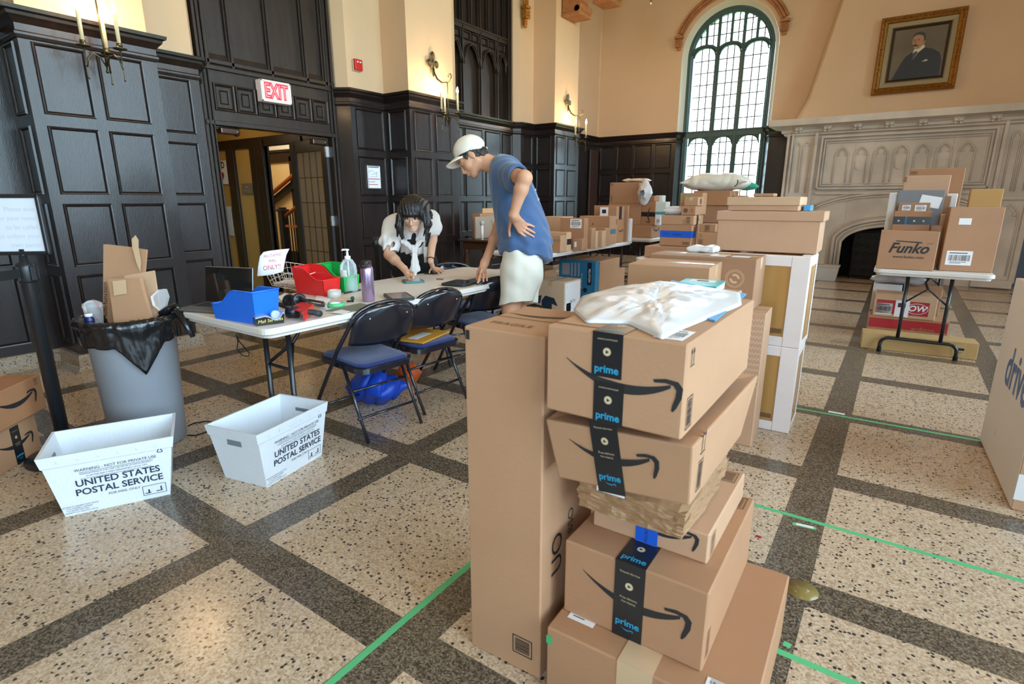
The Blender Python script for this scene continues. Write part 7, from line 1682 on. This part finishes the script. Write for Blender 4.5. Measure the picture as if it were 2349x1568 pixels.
mb = MB(); mb.lathe([(.012, -.026), (.030, -.026), (.030, .026), (.012, .026)], n=24, M=Matrix.Translation(q2(500, 695, .031)) @ Matrix.Rotation(.5, 4, 'Z') @ Matrix.Rotation(PI/2, 4, 'Y')); mb.build('tape_core', Mh, tg)
# wire basket with papers, sign, red and green bins
A = D2(215, 465); B = D2(505, 500); 
wb = thing('wire_basket', 'white wire letter basket in front of the red bin', 'basket', tuple(on(680, 668, ZT))[:2]+(ZT,)); o = Vector(wb.location); zt_ = .115
T = [D2(205, 265, ZT+zt_), D2(430, 182, ZT+zt_), D2(868, 245, ZT+zt_), D2(615, 325, ZT+zt_)]; cen = sum(T, Vector())/4; Bt = [cen+(p-cen)*.80 for p in T]; Bt = [Vector((p.x, p.y, ZT+.006)) for p in Bt]
T = [p-o for p in T]; Bt = [p-o for p in Bt]; Mw = mat('white_wire', srgb(236, 226, 214), rough=.35, spec=.5); mb = MB(); mb.tube(T, .0032, 6, closed=True); mb.tube([p*.66+q*.34 for p, q in zip(T, Bt)], .002, 6, closed=True); mb.tube([p*.33+q*.67 for p, q in zip(T, Bt)], .002, 6, closed=True); mb.tube(Bt, .0025, 6, closed=True); mb.build('rim', Mw, wb); mb = MB()
for i in range(4):
    n = (4, 9, 4, 9)[i]
    for k in range(n):
        q = k/n; a = T[i]+(T[(i+1) % 4]-T[i])*q; b = Bt[i]+(Bt[(i+1) % 4]-Bt[i])*q; mb.tube([a, b], .0016, 5)
        if i == 1: b2 = Bt[0]+(Bt[3]-Bt[0])*q; mb.tube([b, b2], .0016, 5)
mb.build('wires', Mw, wb)
for i, (z, m_, r_) in enumerate(((.010, M_WHITE, .0), (.014, M_WHITE, .15), (.018, mat('pink_paper', srgb(222, 60, 130), rough=.6), -.05), (.022, M_WHITE, .08))):
    c = (Bt[0]+Bt[2])/2+o; ob = MB(); ob.box(-.12, -.09, 0, .12, .09, .0025); ob = ob.build('paper_sheet', m_, None, (c.x-.01*i, c.y, ZT+z), .35+r_); tag(ob, ('bottom white sheet', 'second white sheet', 'pink sheet', 'top white sheet')[i]+' in the white wire basket', 'paper')
ps = thing('paper_sign', 'curled white paper sign with red lettering at the back of the wire basket', 'sign', tuple(on(625, 650, ZT))[:2]+(ZT+.05,)); o = Vector(ps.location); rows = []; Dp = 3.55
G = [[(590, 633), (592, 612), (596, 588), (604, 578)], [(605, 632), (608, 610), (612, 588), (617, 575)], [(628, 629), (630, 608), (636, 585), (641, 572)], [(650, 622), (653, 602), (657, 584), (664, 570)]]
for j, row in enumerate(G): rows.append([at(x, y, 3.42+.02*j)-o for x, y in row])
mb = MB(); mb.grid(rows); sh = mb.build('sheet', M_WHITE, ps); so = sh.modifiers.new('s', 'SOLIDIFY'); so.thickness = .0006; so.offset = 1; mb = MB(); M_RT = mat('red_lettering', srgb(196, 30, 60), rough=.6)
for s, x, y, sz, k in (('PRE-STAMPED', 626, 586, .030, .72), ('MAIL', 625, 598, .032, .8), ('ONLY!!', 624, 613, .048, .85)): 
    c = at(x, y, 3.40)-o; put_text(mb, s, frame(c, Vector(CR)+Vector(CU)*.14, Vector(CU)-Vector(CR)*.1), sz*.85, sx=k)
mb.build('print', M_RT, sh)
e1, e2, e3 = D2(690, 420), D2(840, 535), D2(985, 470)
rbn = book_bin('red plastic book bin between the wire basket and the green bin', plast('red_bin', (226, 36, 36)), D2(560, 400), D2(845, 500), D2(985, 430), .12, .12)
bpy.data.objects.remove(rbn.children[0]) if False else None
def bin2(label, m, TL, TR, BRt, BLt, h0, h1, loc):
    """open bin: four top corners given on level h1 (front/tall) ; back level h0"""
    pass
gb = book_bin('green plastic book bin beside the pump bottle', plast('green_bin', (24, 170, 74)), D2(1020, 497), D2(1158, 467), D2(1090, 380)+Vector((0, 0, 0)), .08, .08)
for ob in (rbn, gb):
    for c in list(ob.children): bpy.data.objects.remove(c)
def slope_bin(t, m, front_l, front_r, dirv, L, h, hb):
    """front wall front_l-front_r, running back along dirv; front low, back tall with an S slope"""
    o = Vector(t.location); t.rotation_euler = (0, 0, 0); n = 20; f = .010; mb = MB(); dv = dirv.normalized(); rim = MB()
    def top(q): return h+(hb-h)*(1-math.cos(PI*min(1, max(0, (q-.18)/.5))))/2
    sv = (front_r-front_l).normalized()
    for P0, e in ((front_l, -1), (front_r, 1)):
        A = [P0+dv*L*i/n+sv*e*f*top(i/n)/h+Vector((0, 0, top(i/n)))-o for i in range(n+1)]; B = [P0+dv*L*i/n-o for i in range(n+1)]; mb.quads(B, A); A2 = [p-sv*e*.004 for p in A]; B2 = [p-sv*e*.004 for p in B]; mb.quads(B2, A2); mb.quads(A, A2); rim.tube(A, .0045, 6)
    for q, z in ((0, h), (1, hb)):
        a = front_l+dv*L*q-o; b = front_r+dv*L*q-o; k = -f if q == 0 else f; up = Vector((0, 0, z)); mb.add([a, b, b+up+sv*f*z/h+dv*k, a+up-sv*f*z/h+dv*k], [(0, 1, 2, 3)]); rim.tube([a+up-sv*f*z/h+dv*k*.5, b+up+sv*f*z/h+dv*k*.5], .0045, 6)
    a, b = front_l-o, front_r-o; mb.add([a+Vector((0, 0, .003)), b+Vector((0, 0, .003)), b+dv*L+Vector((0, 0, .003)), a+dv*L+Vector((0, 0, .003))], [(0, 1, 2, 3)]); mb.build('tray', m, t); rim.build('rim', m, t)
gl, gr = Vector((-2.868, 2.273, ZT)), Vector((-2.888, 2.40, ZT)); slope_bin(gb, plast('green_bin', (24, 170, 74)), gl, gr, Vector((-1, .03, 0)), .27, .10, .165)
rl, rr = Vector((-2.85, 2.105, ZT)), Vector((-2.885, 2.245, ZT)); slope_bin(rbn, plast('red_bin', (226, 36, 36)), rl, rr, Vector((-1, .0, 0)), .28, .10, .165)
# pump bottle
pb = thing('pump_bottle', 'clear hand sanitiser bottle with a white pump', 'bottle', tuple(on(803, 668, ZT))[:2]+(ZT,)); mb = MB(); mb.lathe([(.048, 0), (.052, .01), (.050, .09), (.054, .13), (.050, .17), (.030, .205), (.014, .215)], n=28, cap=False); mb.build('bottle', glassy('clear_pet', (.92, .97, 1), .16, .05), pb)
mb = MB(); mb.lathe([(.046, .004), (.048, .01), (.047, .085), (.0, .086)], n=24); mb.build('gel', glassy('gel', (.95, .98, 1), .2, .1), pb); mb = MB(); mb.lathe([(.017, .205), (.019, .208), (.019, .228), (.008, .230), (.006, .262), (.013, .264), (.013, .272), (0, .274)], n=18); mb.tube([(0, 0, .268), (-.028, -.012, .268), (-.034, -.014, .262)], .006, 8); mb.build('pump', M_WHITE, pb); mb = MB(); mb.tube([(0, 0, .20), (.004, 0, .02)], .004, 6); mb.build('dip_tube', M_WHITE, pb)
c_ = (Vector((_f[0], _f[1], 0))*-1).normalized(); mb = MB(); rows = []
for i in range(9): a = math.atan2(c_.y, c_.x)-.9+i*.12; rows.append([(.0515*math.cos(a), .0515*math.sin(a), .10), (.0555*math.cos(a), .0555*math.sin(a), .145)])
mb.grid(rows); mb.build('label', M_LABEL, pb)
# purple flask
fk = thing('water_flask', 'lilac steel water flask with a black lid', 'flask', tuple(on(846, 690, ZT))[:2]+(ZT,)); mb = MB(); mb.lathe([(.033, 0), (.036, .003), (.0365, .185), (.033, .200), (.026, .205)], n=36); mb.build('body', mat('lilac_metal', srgb(176, 150, 180), rough=.3, metal=.75, var=.06, vscale=160), fk)
mb = MB(); mb.lathe([(.027, .200), (.029, .205), (.029, .232), (.025, .238), (0, .239)], n=28); mb.tube([(-.029, -.0, .225), (-.034, -.012, .215), (-.028, -.024, .205), (.0, -.037, .198), (.026, -.028, .205), (.033, -.012, .218), (.029, 0, .228)], .006, 8); mb.build('lid', mat('lid_black', (.015, .015, .016), rough=.5), fk); mb = MB(); mb.lathe([(.0295, .207), (.0295, .213)], n=28, cap=False); mb.build('seal_ring', plast('seal_red', (190, 50, 50)), fk)
# tape rolls
def roll(label, c, r, h, m, rz=0, tilt=None, core=None):
    t = thing('tape_roll', label, 'tape roll', c); M = Matrix.Rotation(tilt[0], 4, tilt[1]) if tilt else Matrix.Identity(4); mb = MB(); mb.lathe([(r*.72, 0), (r, 0), (r, h), (r*.72, h), (r*.72, 0)], n=32, M=M, cap=False); mb.build('tape', m, t); mb = MB(); mb.lathe([(r*.66, .001), (r*.72, .001), (r*.72, h-.001), (r*.66, h-.001), (r*.66, .001)], n=32, M=M, cap=False); mb.build('core', core or M_WHITE, t); return t
roll('green tape roll lying flat by the grey board', tuple(D2(948, 640))[:2]+(ZT,), .045, .022, M_GT); t_ = roll('wide clear packing tape roll left of the green tape', tuple(D2(930, 548))[:2]+(ZT+.0,), .040, .048, mat('clear_tape_roll', srgb(206, 200, 192), rough=.2, spec=.6), tilt=(.0, 'X'))
def flat(name, label, cat, pts, m, th=.002, z=ZT, D=D2):
    P = [D(x, y, z) if D is D2 else on(x, y, z) for x, y in pts]; o = P[0].copy(); mb = MB(); k = len(P); mb.add([p-o for p in P]+[p-o+Vector((0, 0, th)) for p in P], [tuple(range(k))[::-1], tuple(range(k, 2*k))]+[(i, (i+1) % k, (i+1) % k+k, i+k) for i in range(k)]); return tag(mb.build(name, m, None, o), label, cat)
flat('board', 'grey-green card board hanging near the table edge beside the flask', 'board', [(835, 685), (1060, 705), (1340, 640), (1190, 610)], mat('grey_green_card', srgb(120, 122, 104), rough=.6), .004)
flat('leaflet', 'printed leaflet under the grey-green board', 'leaflet', [(880, 700), (1020, 718), (1090, 690), (1000, 672)], M_LABEL, .0015, ZT+.0045)
flat('paper_sheet', 'white paper in front of the wire basket right side', 'paper', [(720, 590), (800, 640), (890, 560), (750, 520)], M_WHITE, .002)
flat('paper_sheet', 'white paper lying under the headphones', 'paper', [(320, 560), (500, 640), (640, 570), (420, 500)], M_LABEL, .002); flat('paper_sheet', 'small white card under the green tape roll', 'paper', [(775, 655), (850, 668), (860, 620), (780, 610)], M_WHITE, .012)
flat('paper_sheet', 'cream paper scrap in front of the tape gun', 'paper', [(430, 740), (440, 785), (520, 750), (490, 735)], mat('cream_paper', srgb(222, 200, 180), rough=.7), .001); flat('paper_sheet', 'pale paper between the two tape rolls', 'paper', [(900, 575), (1060, 580), (1090, 550), (950, 545)], mat('cream_paper', srgb(222, 200, 180)), .001)
flat('notepad', 'dark notepad half under the headphones', 'notepad', [(330, 625), (440, 665), (470, 640), (360, 605)], M_BLACK, .008)
for i, (a, b, lab, m) in enumerate((((1030, 510), (1195, 475), 'black marker pen in front of the green bin', Mh), ((1055, 595), (1125, 590), 'slim dark pen right of the green tape', M_BLACK), ((330, 545), (420, 610), 'cream pen lying by the notepad', M_CREAMP))):
    t = thing('pen', lab, 'pen', D2(*a)+Vector((0, 0, .005))); d = D2(*b)-D2(*a); mb = MB(); mb.tube([(0, 0, 0), d*.75], .005, 8); mb.build('barrel', m, t); mb = MB(); mb.tube([d*.75, d], .006, 8); mb.build('cap', m, t)
pi = thing('push_pin_ball', 'small dark green ball cap beside the black marker', 'cap', D2(1115, 575)+Vector((0, 0, .012))); mb = MB(); mb.sphere((0, 0, 0), .012, 10); mb.build('ball', mat('dark_green', srgb(20, 80, 50), rough=.3), pi)
def device(label, pts, th, m, scr=None, name='tablet', z=ZT+.0005, cat='tablet'):
    P = [on(x, y, z) for x, y in pts]; c = sum(P, Vector())/4; u = ((P[1]-P[0])+(P[2]-P[3]))/2; v = ((P[3]-P[0])+(P[2]-P[1]))/2; w, h = u.length, v.length; t = thing(name, label, cat, (c.x, c.y, z), math.atan2(u.y, u.x)); mb = MB(); A = rounded(w, h, min(w, h)*.12, 4); mb.prism([(x-w/2, y-h/2) for x, y in A], 0, th); mb.build('case', m, t); mb = MB(); e = min(w, h)*.09; mb.box(-w/2+e, -h/2+e, th, w/2-e, h/2-e, th+.0008); mb.build('screen', scr or MATS['dark_glass'], t); return t
K2 = lambda x, y: (420+x*.3444, 500+y*.3444)
RUG = mat('rugged_case', (.015, .017, .018), rough=.55)
device('rugged black tablet near the middle of the table', [K2(1735, 452), K2(1900, 460), K2(1950, 432), K2(1800, 418)], .016, RUG)
device('rugged dark tablet near the first chair back', [K2(1370, 558), K2(1530, 545), K2(1500, 505), K2(1345, 515)], .014, mat('green_black_case', (.02, .035, .035), rough=.5), mat('warm_screen', srgb(110, 80, 70), rough=.15))
device('phone in a teal case under the pinching hand', [(925, 651), (968, 648), (972, 642), (925, 644)], .012, mat('teal_case', srgb(70, 120, 116), rough=.5), mat('grey_screen', srgb(130, 136, 136), rough=.2), 'phone', cat='phone')
device('dark phone under the flat hand on the far side of the table', [(980, 628), (1006, 629), (1010, 624), (985, 622)], .009, RUG, None, 'phone', cat='phone')
device("phone under the standing person's fingertips", [(1080, 646), (1122, 650), (1126, 643), (1084, 640)], .013, RUG, None, 'phone', cat='phone')
flat('card', 'small card lying between the teal phone and the middle tablet', 'card', [(1000, 641), (1016, 642), (1018, 639), (1002, 638)], mat('brown_card', srgb(140, 110, 100), rough=.6), .001, ZT, None)
# cables, bags below
def cable(label, pts, r=.003): t = MB(); o = Vector(pts[0]); t.tube([Vector(p)-o for p in pts], r, 6); return tag(t.build('cable', M_BLACK, None, o), label, 'cable')
c0 = on(541, 768, .66); cable('thin black cable looping under the near end of the table', [c0, at(546, 780, 3.15), at(544, 800, 3.15), at(556, 815, 3.15), at(570, 817, 3.15), at(572, 810, 3.15), at(560, 795, 3.15), at(548, 782, 3.15), at(543, 770, 3.14)])
cable('black power cord on the floor between the bin and the corner-on tote', [on(x, y, .005) for x, y in ((432, 976), (445, 970), (470, 966), (500, 968))], .004); cable('black power cord nearest the bin, on the floor', [on(x, y, .005) for x, y in ((430, 998), (450, 998), (475, 990), (500, 988))], .004)
b = bag('blue_bag', 'blue plastic carrier bag under the nearest chair', 'bag', tuple(on(865, 925))[:2]+(.125,), (.18, .14, .12), mat('blue_bag', srgb(20, 70, 190), rough=.4), 8, h=.009, amp=.045)
b = bag('orange_bag', 'orange crumpled bag under the second chair', 'bag', tuple(on(938, 885))[:2]+(.10,), (.07, .07, .10), mat('orange_bag', srgb(210, 90, 30), rough=.4), 9, h=.007, amp=.012)
flat('plastic_strip', 'clear plastic strip on the floor behind the nearest chair', 'plastic strip', [(893, 952), (900, 962), (910, 968), (903, 953)], glassy('clear_strip', (1, 1, 1), .3, .1), .001, .0005, None)
flat('paper_sheet', 'sheet of paper taped under the table edge near the first chair', 'paper', [(780, 745), (840, 733), (846, 722), (786, 733)], M_LABEL, .001, .66, None)
# ================================================================ carved side table and its load, against the far panelling
def side_table():
    t = thing('carved_side_table', 'dark carved wooden side table against the panelling behind the man', 'side table', (-5.10, 6.05, 0)); a = on(1051, 552, .78); b = on(1133, 557, .78); Mc = mat('carved_walnut', (.075, .032, .014), rough=.35, bump=.5, bscale=40, var=.3, vscale=8)
    u = Vector((0, 1, 0)); W = 1.15; mb = MB(); mb.box(0, 0, .75, .55, W, .78, .008); mb.build('tabletop', Mc, t); mb = MB(); mb.box(.04, .06, .64, .51, W-.06, .75, .01); A = [(.52, .10+.95*i/16, .52+.12*math.sin(PI*i/16)) for i in range(17)]; mb.tube(A, .02, 8); mb.build('apron', Mc, t)
    for x in (.08, .47):
        for y in (.10, W-.10):
            mb = MB(); mb.lathe([(.04, 0), (.04, .05), (.025, .07), (.045, .12), (.03, .2), (.05, .3), (.035, .42), (.055, .5), (.03, .6), (.045, .64)], (x, y, 0), 16); mb.build('leg', Mc, t)
    return t
st = side_table(); z = .782
x0, y0 = st.location.x, st.location.y
b = parcel('grey cardboard wing standing on the carved side table', x0+.20, y0+.12, z, .03, .55, .30, 0, 4, tape=None, m=mat('grey_kraft', srgb(168, 148, 128), rough=.8), seam=False); Face(b, 'R').text([('LESS', .38, .20, .06, {})], M_INKB, rot=-1.2)
b = parcel('brown open carton behind the grey cardboard wing', x0+.02, y0+.30, z, .15, .62, .34, 0, 1, tape=None, seam=False)
tag(MB().box(x0+.055, y0+.5, z+.342, x0+.065, y0+.95, z+.41).build('padded_envelope', mat('tan_envelope', srgb(206, 160, 110), rough=.7)), 'tan envelope sticking up from the carton on the side table', 'envelope')
tb_ = thing('tube', 'white capped tube standing on the side table', 'tube', (x0+.42, y0+.02, z)); mb = MB(); mb.lathe([(.018, 0), (.018, .20)], n=16); mb.build('body', M_LABEL, tb_); mb = MB(); mb.lathe([(.03, .20), (.03, .25), (0, .252)], n=16); mb.build('cap', mat('grey_cap', srgb(170, 176, 176), rough=.5), tb_)
ho = thing('hole_punch', 'white hand tool lying on the side table', 'tool', (x0+.45, y0+.45, z)); mb = MB(); mb.hexa([(0, 0, 0), (.06, 0, 0), (.06, .2, 0), (0, .2, 0), (0, 0, .08), (.06, 0, .08), (.06, .2, .02), (0, .2, .02)]); mb.build('body', M_LABEL, ho)
tag(MB().box(0, 0, 0, .04, .05, .03, .008).build('tape_roll', M_CREAMP, None, (x0+.45, y0+.27, z)), 'tiny cream roll on the side table', 'tape roll')
# ---------------------------------------------------------------- black post behind the woman
pp = thing('belt_post', 'black belt post standing behind the woman', 'stanchion', (-4.35, 3.50, 0)); q = at(862, 640, 5.0)
q = on(868, 690, 0); pp.location = (at(866, 600, 4.95).x, at(866, 600, 4.95).y, 0); mb = MB(); mb.lathe([(.17, 0), (.17, .015), (.04, .04), (.03, .05)], n=32); mb.build('base', MATS['stand_black'], pp); mb = MB(); mb.lathe([(.03, .04), (.03, .90), (.038, .91), (.038, .99), (.02, 1.0)], n=20); mb.build('pole', MATS['stand_black'], pp)
